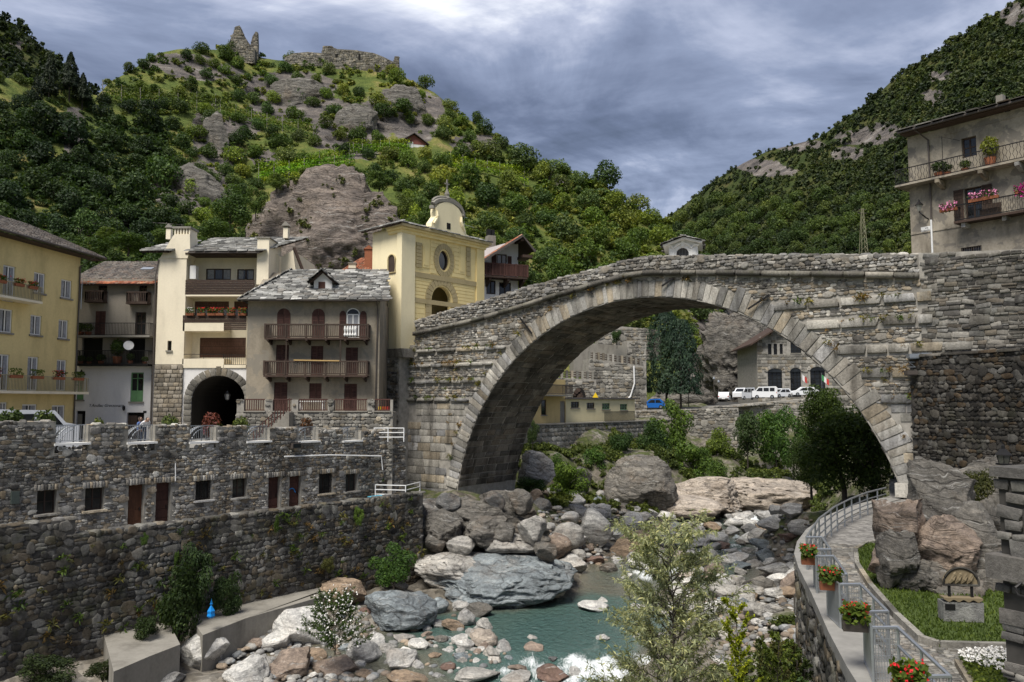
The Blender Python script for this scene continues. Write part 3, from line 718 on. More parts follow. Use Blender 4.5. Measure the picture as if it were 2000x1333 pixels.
def slab_roof(par, A, B, C, D, mat, size=.55, seed=0, kind='rough', name='roof_slab', thick=.07, base=None, wr=(1.0, 2.3), nparts=300, min_px=5):
    """A-B eave, D-C ridge (left, right); courses of lapped stone slabs on a deck"""
    A, B, C, D = map(Vector, (A, B, C, D)); n = (B-A).cross(D-A).normalized()
    if n.z < 0: n = -n
    mb = MB(); dn = n*.12
    mb.quad(A, B, C, D); mb.quad(D-dn, C-dn, B-dn, A-dn); mb.quad(A-dn, B-dn, B, A); mb.quad(B-dn, C-dn, C, B); mb.quad(C-dn, D-dn, D, C); mb.quad(D-dn, A-dn, A, D)
    ob('roof_deck', mb, base or M_WOODD, par)
    r = random.Random(seed); L = ((D-A).length+(C-B).length)/2; m = max(2, int(L/(size*.62))); items = []
    for i in range(m+1):
        f = min(1, (i+.15)/m); p, q = A.lerp(D, f), B.lerp(C, f); u = (q-p).normalized(); W = (q-p).length
        v = n.cross(u).normalized()
        if v.dot(D-A) < 0: v = -v
        x = -r.random()*size
        while x < W+.1:
            w = size*r.uniform(*wr); h = size*r.uniform(.9, 1.35)
            a = r.gauss(0, .05); uu = u*math.cos(a)+v*math.sin(a); vv = v*math.cos(a)-u*math.sin(a)
            t_ = .07+r.uniform(-.02, .03); o = (n*math.cos(t_)-vv*math.sin(t_)*-1*0).normalized(); o = (n+vv*-.0).normalized()
            vt = (vv-n*.12).normalized(); ot = (n+vv*.12).normalized()
            cx = min(max(x+w/2, .0), W)
            items.append((p+u*cx+v*r.uniform(-.06, .06)+n*.05, uu, ot, vt, w*.98, thick*r.uniform(.7, 1.6), h)); x += w
    lay(par, name, items, mat, kind, nparts, 'small_'+name, seed, min_px)
def tile_roof(par, A, B, C, D, mat, tw=.22, tl=.35, name='roof_tile', base=None, nparts=0):
    """rows of half-round tiles running up the slope"""
    A, B, C, D = map(Vector, (A, B, C, D)); n = (B-A).cross(D-A).normalized(); n = n if n.z > 0 else -n
    mb = MB(); dn = n*.14
    for q in ((A, B, C, D), (D-dn, C-dn, B-dn, A-dn), (A-dn, B-dn, B, A), (B-dn, C-dn, C, B), (C-dn, D-dn, D, C), (D-dn, A-dn, A, D)): mb.quad(*q)
    ob('roof_deck', mb, base or M_WOODD, par)
    L = (D-A).length; rows = max(1, int(L/tl)); cols = max(1, int((B-A).length/tw)); V = []; Fc = []
    T = np.array([[x, y, z] for y, rr in ((0, 1.0), (1.12, .86)) for x, z in ((-.5*rr, 0), (-.25*rr, .32*rr), (.25*rr, .32*rr), (.5*rr, 0))])
    F4 = np.array([[0, 1, 5, 4], [1, 2, 6, 5], [2, 3, 7, 6], [0, 3, 2, 1]])
    rg = np.random.default_rng(3)
    for i in range(rows):
        p, q = A.lerp(D, i/rows), B.lerp(C, i/rows); p2, q2 = A.lerp(D, (i+1)/rows), B.lerp(C, (i+1)/rows)
        for j in range(cols):
            f = (j+.5)/cols; c = p.lerp(q, f); up = p2.lerp(q2, f)-c; u = (q-p)/cols
            jit = rg.normal(0, .012); k = len(V)*8
            V.append(np.array(c)+T[:, :1]*np.array(u)*.98+T[:, 1:2]*np.array(up)+(T[:, 2:]*tw*.8+.01+jit+.025*(1-T[:, 1:2]))*np.array(n)); Fc.append(F4+k)
    ob('small_'+name, npmesh(name, np.concatenate(V), np.concatenate(Fc)), mat, par, kind='stuff')
M_TILEG = stone_mat('grey_brown_roof_tile', [(.13, .115, .105), (.16, .145, .13), (.11, .10, .095), (.145, .12, .105)], .15, 0, .3)
M_TILER = stone_mat('red_roof_tile', [(.36, .135, .075), (.30, .11, .065), (.40, .17, .10), (.26, .11, .075), (.33, .19, .13)], .12, 0, .3)
M_CLOTH = plain_mat('net_curtain', (.30, .305, .32), .9, .5)

# ================================================================ promenade wall with crenels, the walkway below it, the river wall
PF = Frame((-25.8, 40.0), R(50)); LF = Frame((-23.1, 35.8), R(50.2))
prom = thing_f('promenade_wall', 'tall crenellated rubble wall of the promenade with store room doors and windows', 'wall', PF)
CREN = [(108, 172, 866), (250, 303, 864), (371, 422, 863), (483, 527, 862), (583, 622, 862), (670, 705, 861)]
MERL = [(-90, 108, 824), (172, 250, 828), (303, 371, 830), (422, 483, 833), (527, 583, 836), (622, 670, 838), (705, 792, 840)]
PX0, PX1 = PF.hit(-90, 900)[0], PF.hit(792, 890)[0]
OPEN = [(72, 958, 110, 1004, 'w'), (166, 953, 203, 997, 'w'), (250, 947, 281, 1030, 'd'), (304, 943, 333, 1023, 'd'), (382, 939, 412, 977, 'g'), (454, 935, 482, 972, 'w'),
        (524, 932, 547, 1000, 'd'), (565, 930, 588, 995, 'd'), (623, 925, 649, 964, 'g'), (675, 926, 698, 960, 'w')]
ZW = -7.25
holes = []; kinds = []
for a, b, c, d, k in OPEN:
    h = list(PF.rect(a, b, c, d))
    if k == 'd': h[2] = ZW
    holes.append(tuple(h)); kinds.append(k)
crn = [(PF.hit(a, y)[0], PF.hit(b, y)[0], PF.hit((a+b)/2, y)[1]) for a, b, y in CREN]
mrl = [(PF.hit(a, 850)[0], PF.hit(b, 850)[0], PF.hit((a+b)/2, y)[1]) for a, b, y in MERL]
def ptop(x):
    for a, b, z in crn:
        if a <= x <= b: return z
    for a, b, z in mrl:
        if a <= x <= b: return z
    return mrl[-1][2]
zs = min(c[2] for c in crn)-.02
mb = wall_grid(PX0, PX1, -8.2, zs, holes, .55)
mb.quad((PX0, 0, zs), (PX1, 0, zs), (PX1, .7, zs), (PX0, .7, zs)); mb.quad((PX1, 0, -8), (PX1, .7, -8), (PX1, .7, zs), (PX1, 0, zs))
for a, b, z in mrl: mb.box(a, b, .004, .7, zs-.3, z-.03)
ob('wall_core', mb, plain_mat('grey_mortar', (.25, .235, .205), .95, .6, nscale=2), prom)
def pkeep(x, z, w, h):
    if z+h*.4 > ptop(x) or (z > zs-.1 and ptop(x-w*.4) != ptop(x+w*.4)): return False
    for a, b, c, d in holes:
        if a-w*.42-.02 < x < b+w*.42+.02 and c-h*.4-.02 < z < d+h*.4+.26: return False
    return True
lay(prom, 'wall_stone', rubble(PX0, PX1, -8.2, -.6, .175, 21, pkeep, (.8, 2.5), .06, tilt=.22), M_PROM, 'rub', 300, seed=1, min_px=6)
its = []
for a, b, z in mrl:                                     # coping of the merlons
    x = a
    while x < b-.05:
        w = min(random.Random(int(x*99)).uniform(.25, .5), b-x); its.append((Vector((x+w/2, .33, z-.07)), UX, (0, 0, 1), (0, 1, 0), w*.97, .10+.05*math.sin(x*7), .66)); x += w
lay(prom, 'coping_stone', its, M_PROM, 'rub', 300, seed=2, min_px=6)
for a, b, z in crn: ob('crenel_sill', MB().box(a-.08, b+.08, -.16, .72, z-.10, z+.012), M_WHITE, prom)
its = []
for (a, b, c, d), k in zip(holes, kinds):
    x = a-.18; rr = random.Random(int(a*50))
    while x < b+.15:
        w = rr.uniform(.13, .2); its.append((Vector((x+w/2, 0, d+.16)), UX, OUT, UZ, w*.94, .12, rr.uniform(.28, .36))); x += w
lay(prom, 'lintel_stone', its, M_BR, 'blk', 300, seed=3, min_px=4)
M_OLDG = glass_mat('dusty_glass', (.03, .03, .028)); M_DOOR = wood_mat('old_brown_door', (.095, .042, .022)); M_DOORD = wood_mat('dark_red_door', (.055, .024, .018))
dlab = ['panelled brown wooden store door', None, None, 'dark red plank door with a blue painted mark']
di = 0
for (a, b, c, d), k in zip(holes, kinds):
    if k == 'd':
        mb = MB(); n = 5; rr = random.Random(di)
        dr = ob('door', MB().box(a, b, .30, .36, c, d), (M_DOOR if di == 0 else M_DOORD), prom, label=dlab[di])
        for i in range(n):
            if di == 0: break
            z0, z1 = c+(d-c)*i/n, c+(d-c)*(i+1)/n
            ob('plank', MB().box(a+.03, b-.03, .30-.03*rr.uniform(.6, 1), .299, z0+.012, z1-.012), M_DOORD, dr)
        if di == 0:
            for z0, z1 in ((c+.06, c+.42), (c+.5, c+1.1), (c+1.18, d-.12)): ob('door_panel', MB().box(a+.14, b-.14, .275, .299, z0, z1), M_DOOR, dr)
        ob('handle', MB().box(b-.16, b-.12, .22, .27, c+1.05, c+1.25), M_IRON, dr)
        if di == 3:
            pts = [(a+.05+.62*i/9, .262, c+1.28+.2*math.sin(i/9*math.pi)-.10*(i > 7)) for i in range(10)]
            ob('painted_mark', MB().tube(pts, .04, 4).tube([(a+.04, .262, c+1.0), (a+.06, .262, c+1.3), (a+.2, .262, c+1.38)], .035, 4), plain_mat('blue_paint', (.015, .16, .42), .6, .1), dr)
        di += 1
    else:
        w = window(prom, (a, b, c, d), .35, .05, 1, 1 if k == 'w' else 0, M_WOODD, None, M_OLDG)
        ob('sill', MB().box(a-.15, b+.15, -.2, .2, c-.10, c-.003), M_ASH, w)
        if k == 'g':
            mb = MB()
            for i in range(7): x = a+(b-a)*(i+.5)/7; mb.box(x-.012, x+.012, .05, .075, c, d)
            for i in range(4): z = c+(d-c)*(i+.5)/4; mb.box(a, b, .045, .05, z-.012, z+.012)
            ob('window_grille', mb, M_IRON, w)
# railing in each crenel and the cables and pipes on the wall
for a, b, z in crn: railing(prom, a+.02, b-.02, z+.10, z+.98, .35, M_GALV, .11, .011, .025)
p = [PF.hit(x, y) for x, y in ((552, 892), (640, 889), (741, 891), (744, 918))]
ob('conduit_pipe', MB().tube([(x, -.2, z) for x, z in p], .045, 6), M_WHITEM, prom)
p = [PF.hit(x, y) for x, y in ((340, 905), (340, 940))]; ob('conduit_pipe', MB().tube([(x, -.16, z) for x, z in p], .03, 5), M_WHITEM, prom)
q = PF.hit(572, 872); fl = ob('floodlight', MB().box(q[0]-.35, q[0]+.35, -.5, -.16, q[1]-.12, q[1]+.22), M_GUT, prom)
ob('bracket', MB().tube([(q[0]-.4, -.12, q[1]-.55), (q[0]-.4, -.3, q[1]+.25), (q[0]+.4, -.3, q[1]+.25)], .03, 4), M_IRON, fl)
ob('lamp_glass', MB().quad((q[0]-.3, -.505, q[1]-.08), (q[0]+.3, -.505, q[1]-.08), (q[0]+.3, -.505, q[1]+.18), (q[0]-.3, -.505, q[1]+.18)), M_GLASS, fl)
q = PF.rect(20, 960, 36, 984); ob('meter_hatch', MB().box(q[0], q[1], -.17, -.02, q[2], q[3]), plain_mat('green_grey_hatch', (.06, .075, .065), .5), prom)

# river wall
rw = thing_f('river_wall', 'lower rubble retaining wall standing above the concrete ledge of the river', 'wall', LF)
LX0, LX1 = LF.hit(-90, 1050)[0], LF.hit(826, 985)[0]; LXM = LF.hit(147, 1030)[0]; ZL = -6.3
mb = MB().box(LX0, LX1, .0, .55, -14.5, ZL-.04).box(LX0, LXM, .003, .56, ZL-.05, ZL+.72)
ob('wall_core', mb, plain_mat('stained_mortar', (.095, .088, .078), .95, .7, nscale=1.6), rw)
def lkeep(x, z, w, h): return z+h*.35 < (ZL if x+w*.4 > LXM else ZL+.75)
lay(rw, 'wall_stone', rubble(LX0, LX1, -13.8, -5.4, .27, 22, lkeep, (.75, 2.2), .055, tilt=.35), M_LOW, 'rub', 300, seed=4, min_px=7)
its = []; x = LX0; r = random.Random(3)
while x < LX1:
    w = r.uniform(.3, .7); zz = ZL if x+w/2 > LXM else ZL+.74; its.append((Vector((x+w/2, .28, zz-.06)), UX, (0, 0, 1), (0, 1, 0), w*.97, r.uniform(.08, .15), .62)); x += w
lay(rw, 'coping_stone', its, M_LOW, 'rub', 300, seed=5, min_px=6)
e1 = [atz(x, y, -11.3) for x, y in ((724, 1119), (675, 1137), (613, 1170), (480, 1208), (396, 1241))]
e2 = [atz(x, y, -11.35) for x, y in ((352, 1259), (290, 1283), (232, 1308), (222, 1312))]
for e in (e1, e2):
    prof = [(p.x, p.y) for p in e]+[tuple((LF.w(LF.hit(*px)[0], .2, 0))[:2]) for px in (((372, 1190), (724, 1115)) if e is e1 else ((205, 1270), (352-20, 1200)))]
    ob('concrete_ledge', MB().prism(prof, -14.5, e[0].z, 'z'), M_CONC, label='grey concrete ledge running along the foot of the river wall to the boulders' if e is e1 else 'grey concrete ledge in the lower left corner under the river wall', cat='ledge')
# walkway between the walls, street behind the promenade wall
M_PAVE = plain_mat('pale_paving', (.25, .24, .22), .9, .4, nscale=2)
q = [LF.w(LX0, .5, ZW), LF.w(LX1+1, .5, ZW), PF.w(PX1, .05, ZW), PF.w(PX0, .05, ZW)]
ob('path', MB().quad(*q), M_PAVE, kind='structure')
q = [PF.w(PX0-8, .6, -3.05), PF.w(PX1, .6, -3.05), Vector((-11, 71, -3.05)), Vector((-14, 90, -3.05)), Vector((-75, 90, -3.05))]
ob('street', MB().quad(*q), M_PAVE, kind='structure')
# ================================================================ the houses along the promenade
M_YEL = plaster_mat('yellow_plaster', (.68, .55, .27), .35); M_CREAM = plaster_mat('cream_plaster', (.78, .70, .54), .25)
M_GREYP = plaster_mat('weathered_grey_plaster', (.30, .262, .205), .7, patch=(.22, .20, .165)); M_GREY2 = plaster_mat('grey_brown_plaster', (.26, .235, .20), .45)
M_WHITEP = plaster_mat('white_plaster', (.74, .725, .71), .2); M_OLDP = plaster_mat('peeling_plaster', (.33, .295, .24), .9, patch=(.165, .15, .13))
M_CHAP = plaster_mat('chapel_yellow_plaster', (.82, .67, .33), .22); M_CHAPL = plaster_mat('chapel_cream_plaster', (.84, .74, .49), .18); M_OCH = plaster_mat('ochre_trim', (.44, .36, .20), .3)
M_GREEN = plain_mat('green_paint', (.13, .27, .12), .6, .2); M_ROLL = wood_mat('brown_roller_shutter', (.11, .06, .042)); M_RAILY = plain_mat('beige_steel_railing', (.35, .31, .20), .6, .15)
M_DKIN = plain_mat('dark_interior', (.012, .011, .010), .95, .2)
ZS = -3.05; M_PASS = plaster_mat('shade_toned_vault_plaster', (.045, .04, .036), .5)  # the passage's shade is put into this near-black plaster colour
# ---- yellow apartment house, seen at a slant
YF = Frame((-33.8, 61.5), math.atan2(.992, .128))
yh = thing_f('apartment_house', 'yellow plastered apartment house with white windows and flower balconies at the left edge', 'house', YF)
x0, x1 = -26, 0.0; z1 = YF.hit(100, 484)[1]
wins = [(66, 533, 88, 573), (119, 547, 140, 583), (59, 616, 81, 655), (114, 625, 133, 662), (43, 790, 72, 812), (-70, 610, -38, 655), (-75, 515, -45, 560), (-2, 604, 24, 650), (0, 786, 14, 804)]
doors = [(5, 519, 29, 590), (53, 697, 74, 764), (110, 703, 129, 764), (-8, 692, 17, 764), (100, 792, 126, 860)]
hw = [YF.rect(*w) for w in wins]; hd = [YF.rect(*w) for w in doors]; hd[4] = (*hd[4][:2], ZS, hd[4][3])
ob('wall', shell(x0, x1, ZS, z1, 11, hw+hd, .2), M_YEL, yh)
for h in hw: window(yh, h, .14, .09, 1, 0, M_WHITE, M_CONC, M_GLASS, curtain=M_CLOTH)
for i, h in enumerate(hd): window(yh, h, .14, .10, 1, 0, M_WHITE, None, M_GLASS, name='balcony_door', curtain=M_CLOTH)
b1 = YF.hit(56, 588); zb = YF.hit(50, 590)[1]
bal = ob('balcony', MB().box(-12, b1[0], -1.1, .0, zb-.14, zb+.02), M_CREAM, yh); railing(bal, -12, b1[0]-.03, zb+.05, zb+1.05, -1.05, M_RAILY, .13, .014, .03, ends=0)
zb2 = YF.hit(100, 766)[1]; bal = ob('balcony', MB().box(-14, -.05, -1.2, 0, zb2-.16, zb2+.02), M_CREAM, yh); railing(bal, -14, -.1, zb2+.05, zb2+1.1, -1.15, M_RAILY, .13, .014, .03, ends=0)
YBAL = [(x, -1.15, zb2+1.0) for x in (-11.6, -9.6, -7.6, -5.6, -3.4, -1.3)]+[(x, -1.05, zb+.92) for x in (-7.6, -6.3, -9.2)]
# roof: eave overhangs the facade, ridge behind
ze = YF.hit(80, 478)[1]; sl = .42
A, B = Vector((x0, -1.0, ze+.05)), Vector((x1+1.6, -1.0, ze+.05)); C, D = Vector((x1+1.6, 6, ze+.05+7*sl)), Vector((x0, 6, ze+.05+7*sl))
tile_roof(yh, A, B, C, D, M_TILEG, .26, .4)
ob('gutter', MB().tube([(x0, -1.08, ze-.02), (x1+1.6, -1.08, ze-.02)], .085, 6), M_GUT, yh)
ob('eave_board', MB().box(x0, x1+1.5, -.95, -.02, ze-.20, ze-.12), M_WOODD, yh)
ob('downpipe', MB().tube([(x1+.3, -1.0, ze-.1), (x1-.12, -.1, ze-.9), (x1-.12, -.1, ZS)], .06, 6), M_GUT, yh)
dish = YF.hit(32, 437, 3.2)
ob('chimney', MB().box(-11.5, -10.4, 3, 4, ze+1.2, ze+2.9), M_CONC, yh)
ob('satellite_dish', MB().lathe([(.02, 0), (.3, .05), (.45, .16)], (0, 0, 0), 14), M_WHITE, yh, loc=(-9.6, 2.6, ze+2.1), rot=(R(70), 0, .4))

# ---- narrow house: grey above, white below
NF = Frame((at(155, 785, 66).x, 66), 0.0)
nh = thing_f('narrow_house', 'narrow old house with grey upper storeys, iron balconies and a white ground floor', 'house', NF)
x0, x1 = -1.2, NF.hit(304, 640)[0]; zt = NF.hit(230, 545)[1]; zm = NF.hit(230, 713)[1]
up = [(191, 556, 209, 590), (271, 556, 287, 590), (186, 608, 206, 655), (264, 610, 285, 655), (160, 659, 200, 711), (249, 661, 283, 711)]
lo = [(255, 728, 280, 785), (150, 726, 164, 781), (148, 803, 166, 850), (247, 806, 281, 850)]
hu = [NF.rect(*w) for w in up]; hl = [NF.rect(*w) for w in lo]
for i in (2, 3): hl[i] = (hl[i][0], hl[i][1], ZS, hl[i][3])
ob('upper_wall', shell(x0, x1, zm, zt, 8, hu, .3), M_GREY2, nh); ob('ground_floor_wall', shell(x0, x1, ZS, zm, 8, hl, .25), M_WHITEP, nh)
for i in (0, 1, 3): window(nh, hu[i], .2, .09, 1, 1, M_WOODD, None, M_GLASS)
shutter(nh, hu[2], .06, M_WOODR)
for i in (4, 5): ob('loggia_opening', MB().quad((hu[i][0], .29, hu[i][2]), (hu[i][1], .29, hu[i][2]), (hu[i][1], .29, hu[i][3]), (hu[i][0], .29, hu[i][3])), M_DKIN, nh)
for i in (0, 1):
    a, b, c, d = hl[i]; w = window(nh, hl[i], .15, .08, 1, 0, M_GREEN, M_CONC)
    ob('lower_panel', MB().box(a+.08, (a+b)/2-.04, .07, .12, c+.08, c+(d-c)*.38).box((a+b)/2+.04, b-.08, .07, .12, c+.08, c+(d-c)*.38), M_GREEN, w)
    ob('glazing_bar', MB().box(a+.08, b-.08, .08, .12, d-(d-c)*.22, d-(d-c)*.19), M_GREEN, w)
for i in (2, 3):
    a, b, c, d = hl[i]; dr = ob('door', MB().quad((a, .24, c), (b, .24, c), (b, .24, d), (a, .24, d)), M_DKIN, nh)
    ob('door_leaf', MB().box(a+.05, a+.55*(b-a), .16, .2, c, d-.25), M_WOODB if i == 3 else M_CONC, dr)
def balcony_wood(par, rc, out, mat, step=.13, name='balcony', slab=.12, bar=.03):
    a, b, c, d = rc; o = ob(name, MB().box(a-.05, b+.05, -out, 0, c-slab, c), mat, par); railing(o, a, b, c+.02, d, -out+.05, mat, step, bar, .05, ends=0); return o
for w in ((175, 570, 209, 590), (255, 572, 294, 593)): balcony_wood(nh, NF.rect(*w), .7, M_WOODD)
for w, pl in (((159, 633, 303, 657), 3), ((155, 686, 300, 712), 6)):
    a, b, c, d = NF.rect(*w); o = ob('balcony', MB().box(a, b, -1.0, 0, c-.16, c), M_CONC if pl == 3 else M_DKIN, nh); railing(o, a+.02, b-.02, c+.03, d, -.95, M_IRON, .12, .012, .025, ends=0)
NB = NF.rect(155, 686, 300, 712); NB1 = NF.rect(159, 633, 303, 657)
q = NF.hit(260, 677); dsh = ob('satellite_dish', MB().lathe([(.02, 0), (.2, .03), (.40, .12)], (0, 0, 0), 16), M_WHITE, nh, loc=(q[0], -.75, q[1]), rot=(R(76), 0, .35)); 
ob('dish_arm', MB().tube([(q[0]-.1, -.7, q[1]), (q[0], 0, q[1]-.2)], .03, 5), M_GALV, nh)
p = NF.rect(150, 521, 306, 556)
tile_roof(nh, (x0-.3, -.6, NF.hit(200, 557)[1]), (x1+.1, -.6, NF.hit(200, 557)[1]), (x1+.1, .7, NF.hit(200, 544)[1]), (x0-.3, .7, NF.hit(200, 544)[1]), M_TILER, .25, .4)
za = NF.hit(200, 544)[1]+.05; tile_roof(nh, (x0-.3, .7, za), (x1+.1, .7, za), (x1-.2, 6, za+2.4), (x0-.3, 6, za+2.4), M_TILEG, .25, .4)
ob('skylight', MB().box(-.5, .5, -.35, .35, 0, .09), M_GALV, nh, loc=(x1*.6, 3.4, za+1.3), rot=(R(24), 0, 0))
ob('downpipe', MB().tube([(x1-.1, -.12, zt), (x1-.1, -.12, ZS)], .055, 6), M_GUT, nh)
q = NF.hit(244, 798); ob('wall_lamp', MB().lathe([(.05, -.2), (.12, -.05), (.12, .12), (.03, .22)], (q[0], -.2, q[1]), 8), M_IRON, nh)
q = NF.rect(280, 803, 286, 807); ob('house_number_plate', MB().box(q[0], q[1], -.03, 0.002, q[2], q[3]), M_IRON, nh)

# ---- cream house with the archway, the tall chimney stack and the boarded balconies
CF = Frame((at(300, 785, 65).x, 65), 0.0)
ch = thing_f('cream_house', 'cream house with stone slab roof, tall chimney stack and vaulted street passage below', 'house', CF)
X = lambda px, py=620, t=0: CF.hit(px, py, t)[0]
Z = lambda py, px=420, t=0: CF.hit(px, py, t)[1]
xa, xb, xe = X(306), X(361), X(585)
zsb = Z(712, 330)
# stack: plaster shaft on a squared stone base, flared top with vents
ztop_ = Z(505, 330); ob('stack_wall', shell(xa, xb, zsb, ztop_, 6, [CF.rect(327, 666, 335, 685)], .25), M_CREAM, ch)
w = CF.rect(327, 666, 335, 685); window(ch, w, .2, .04, 0, 0, M_WOODD, M_CONC)
ob('stack_base', MB().box(xa, xb, .02, 5, ZS, zsb), M_MORTL, ch)
M_BLK = stone_mat('tan_stone_block', [(.33, .285, .22), (.37, .33, .27), (.29, .255, .205), (.40, .36, .30)], .15, .2, .3)
lay(ch, 'base_stone', courses(xa, xb, ZS, zsb, .36, 31, None, (1.0, 2.0), .09, -.02, .03), M_BLK, 'blk', 300, seed=1, min_px=4)
prof = [(X(309), ztop_), (X(363), ztop_), (X(372, 480), Z(485, 350)), (X(371, 460), Z(458, 350)), (X(341, 460), Z(458, 350)), (X(333, 470), Z(470, 350))]
chm = ob('chimney', MB().prism(prof, -.05, 1.6), M_CREAM, ch)
mb = MB(); a, b = X(342, 450), X(370, 450)
for i in range(6): x = a+(b-a)*i/5; mb.box(x-.06, x+.06, .0, 1.5, Z(458, 350), Z(447, 350))
ob('chimney_vent', mb, M_CREAM, chm); ob('chimney_cap', MB().box(a-.15, b+.15, -.1, 1.6, Z(447, 350), Z(443, 350)), M_CONC, chm)
# set-back front with three storeys of balconies
T = 1.6; ze = Z(497, 440)
hs = [CF.rect(402, 525, 451, 547, T), CF.rect(463, 526, 496, 547, T), CF.rect(380, 589, 447, 618, T), CF.rect(457, 589, 500, 618, T), CF.rect(390, 660, 480, 699, T)]
g = MB(); wall_grid(xb-.5, X(530), Z(722), ze+.3, hs, .2, T, g)
ob('wall', g, M_CREAM, ch)
for i, h in enumerate(hs):
    if i < 2: w = window(ch, h, T+.15, .09, 2 if i == 0 else 1, 0, M_WOODB, None, M_GLASS, curtain=M_CLOTH)
    else:
        a, b, c, d = h; cut = .55 if i in (2, 3) else 1.0; w = window(ch, h, T+.16, .07, 1, 0, M_WOODB, None, M_GLASS, curtain=None if cut == 1 else M_CLOTH)
        mb = MB(); z = d
        while z > d-(d-c)*cut+.06: mb.box(a, b, T+.03, T+.06, z-.055, z-.006); z -= .06
        ob('roller_shutter', mb, M_ROLL, w)
ob('upper_soffit', MB().box(xb-.1, X(500), -.1, T, ze-.02, ze+.12), M_WOODD, ch)
def boards(par, x0, x1, z0, z1, n, y, mat):
    for i in range(n):
        a, b = z0+(z1-z0)*i/n, z0+(z1-z0)*(i+1)/n; ob('board', MB().box(x0, x1, y-.03, y, a+.012, b-.012), mat, par)
def slab_band(px0, py0, px1, py1, y0=.0):
    a, b, c, d = CF.rect(px0, py0, px1, py1); return ob('balcony', MB().box(a, b, y0, T, c, d), M_CREAM, ch)
b_ = slab_band(362, 574, 497, 579); q = CF.rect(362, 547, 497, 576); boards(b_, *q, 6, .02, M_WOODD)
b_ = slab_band(357, 631, 437, 647); a, b, c, d = CF.rect(357, 616, 481, 631); boards(b_, a, b, c, d, 2, .02, M_WOODD); q = CF.rect(437, 631, 481, 645); boards(b_, *q, 4, .03, M_WOODD)
b_ = slab_band(356, 701, 437, 719); a, b, c, d = CF.rect(358, 692, 437, 702); railing(b_, a, b, c, d, .05, M_IRON, 1.2, .015, .02)
b_ = slab_band(436, 713, 480, 719); a, b, c, d = CF.rect(436, 693, 480, 713); railing(b_, a, b, c, d, .05, M_IRON, .16, .014, .022)
CBOX = [(X(px, 616), .0, Z(617)) for px in (372, 394, 414, 430, 452, 474)]
ob('ac_unit', MB().box(X(365), X(377), .3, .9, Z(544), Z(518)), M_WHITE, ch)
# fin wall at the right end and gable behind
a, b, c, d = CF.rect(504, 467, 527, 557); ob('fin_wall', MB().box(a, b, -.3, 3.2, c, d), M_CREAM, ch); ob('fin_cap', MB().box(a-.08, b+.08, -.4, 3.3, d, d+.09), M_CONC, ch)
g0, g1 = X(527), X(578, 500, 2.5); zg = Z(560); ob('gable_wall', MB().prism([(g0, zg), (g1, zg), (g1, Z(520)), (X(556, 480), Z(478)), (g0, Z(492))], 2.5, 10), M_CREAM, ch)
ob('bargeboard', MB().tube([(X(560, 470), 2.2, Z(474)), (X(574, 500), 2.2, Z(510)), (X(584, 530), 2.2, Z(535))], .14, 4), M_WOODD, ch)
ob('back_body', MB().box(xa, X(530), T+.3, 11, Z(722), ze+.2), M_CREAM, ch)
# slab roof: left part round the stack, right part over the balconies
zr = ze+2.3
slab_roof(ch, (X(375, 497), -.7, ze+.1), (X(512, 495), -.7, ze+.1), (X(568, 465), 5, zr+.1), (X(375, 470), 5, zr), M_SLATE, .42, 2, min_px=5)
slab_roof(ch, (X(282, 497), -.5, ze+.15), (X(335, 497), -.5, ze+.15), (X(340, 470), 5, zr-.2), (X(300, 470), 5, zr-.2), M_SLATE, .42, 3, min_px=5)
ob('gutter', MB().tube([(X(375, 497), -.78, ze), (X(512, 497), -.78, ze)], .08, 6), M_GUT, ch)
ob('downpipe', MB().tube([(X(311, 510), -.1, Z(508)), (X(305, 540), -.1, Z(540)), (X(298, 800), -.1, ZS)], .05, 6), M_GUT, ch)
c2 = ob('chimney', MB().box(X(553, 455, 3), X(562, 455, 3), 3, 3.6, zr-.3, zr+.6), M_CREAM, ch); ob('chimney_cap', MB().prism([(X(550, 455, 3), zr+.75), (X(565, 455, 3), zr+.75), (X(557.5, 455, 3), zr+1.15)], 2.85, 3.75).box(X(554, 455, 3), X(561, 455, 3), 3.1, 3.5, zr+.6, zr+.75), M_CONC, c2)
c3 = ob('chimney', MB().box(X(324, 460, 3), X(333, 460, 3), 3, 3.5, zr-.4, zr+.5), M_CREAM, ch); ob('chimney_cap', MB().prism([(X(322, 460, 3), zr+.6), (X(335, 460, 3), zr+.6), (X(328.5, 460, 3), zr+.95)], 2.9, 3.6), M_CONC, c3)
# the vaulted passage
ax0, ax1 = X(373, 790), X(477, 790); cx, rad = (ax0+ax1)/2, (ax1-ax0)/2; zs_ = Z(782)
al, ar = xb, X(482, 760); nseg = 18; mb = MB(); mv = MB(); zt_ = Z(719)
pts = [(cx+rad*math.cos(a), zs_+rad*.92*math.sin(a)) for a in np.linspace(math.pi, 0, nseg+1)]
mb.quad((al, .1, ZS), (ax0, .1, ZS), (ax0, .1, zs_), (al, .1, zs_)); mb.quad((ax1, .1, ZS), (ar+.3, .1, ZS), (ar+.3, .1, zs_), (ax1, .1, zs_))
mb.quad((al, .1, zs_), pts[0][:1]+(.1,)+pts[0][1:], (ax0, .1, zt_), (al, .1, zt_)); mb.quad((ax1, .1, zs_), (ar+.3, .1, zs_), (ar+.3, .1, zt_), (ax1, .1, zt_))
for (a, b), (c, d) in zip(pts[:-1], pts[1:]):
    mb.quad((a, .1, b), (c, .1, d), (c, .1, zt_), (a, .1, zt_)); mv.quad((a, .1, b), (a, 14, b), (c, 14, d), (c, .1, d))
ob('passage_wall', mb, M_WHITEP, ch); mb = MB()
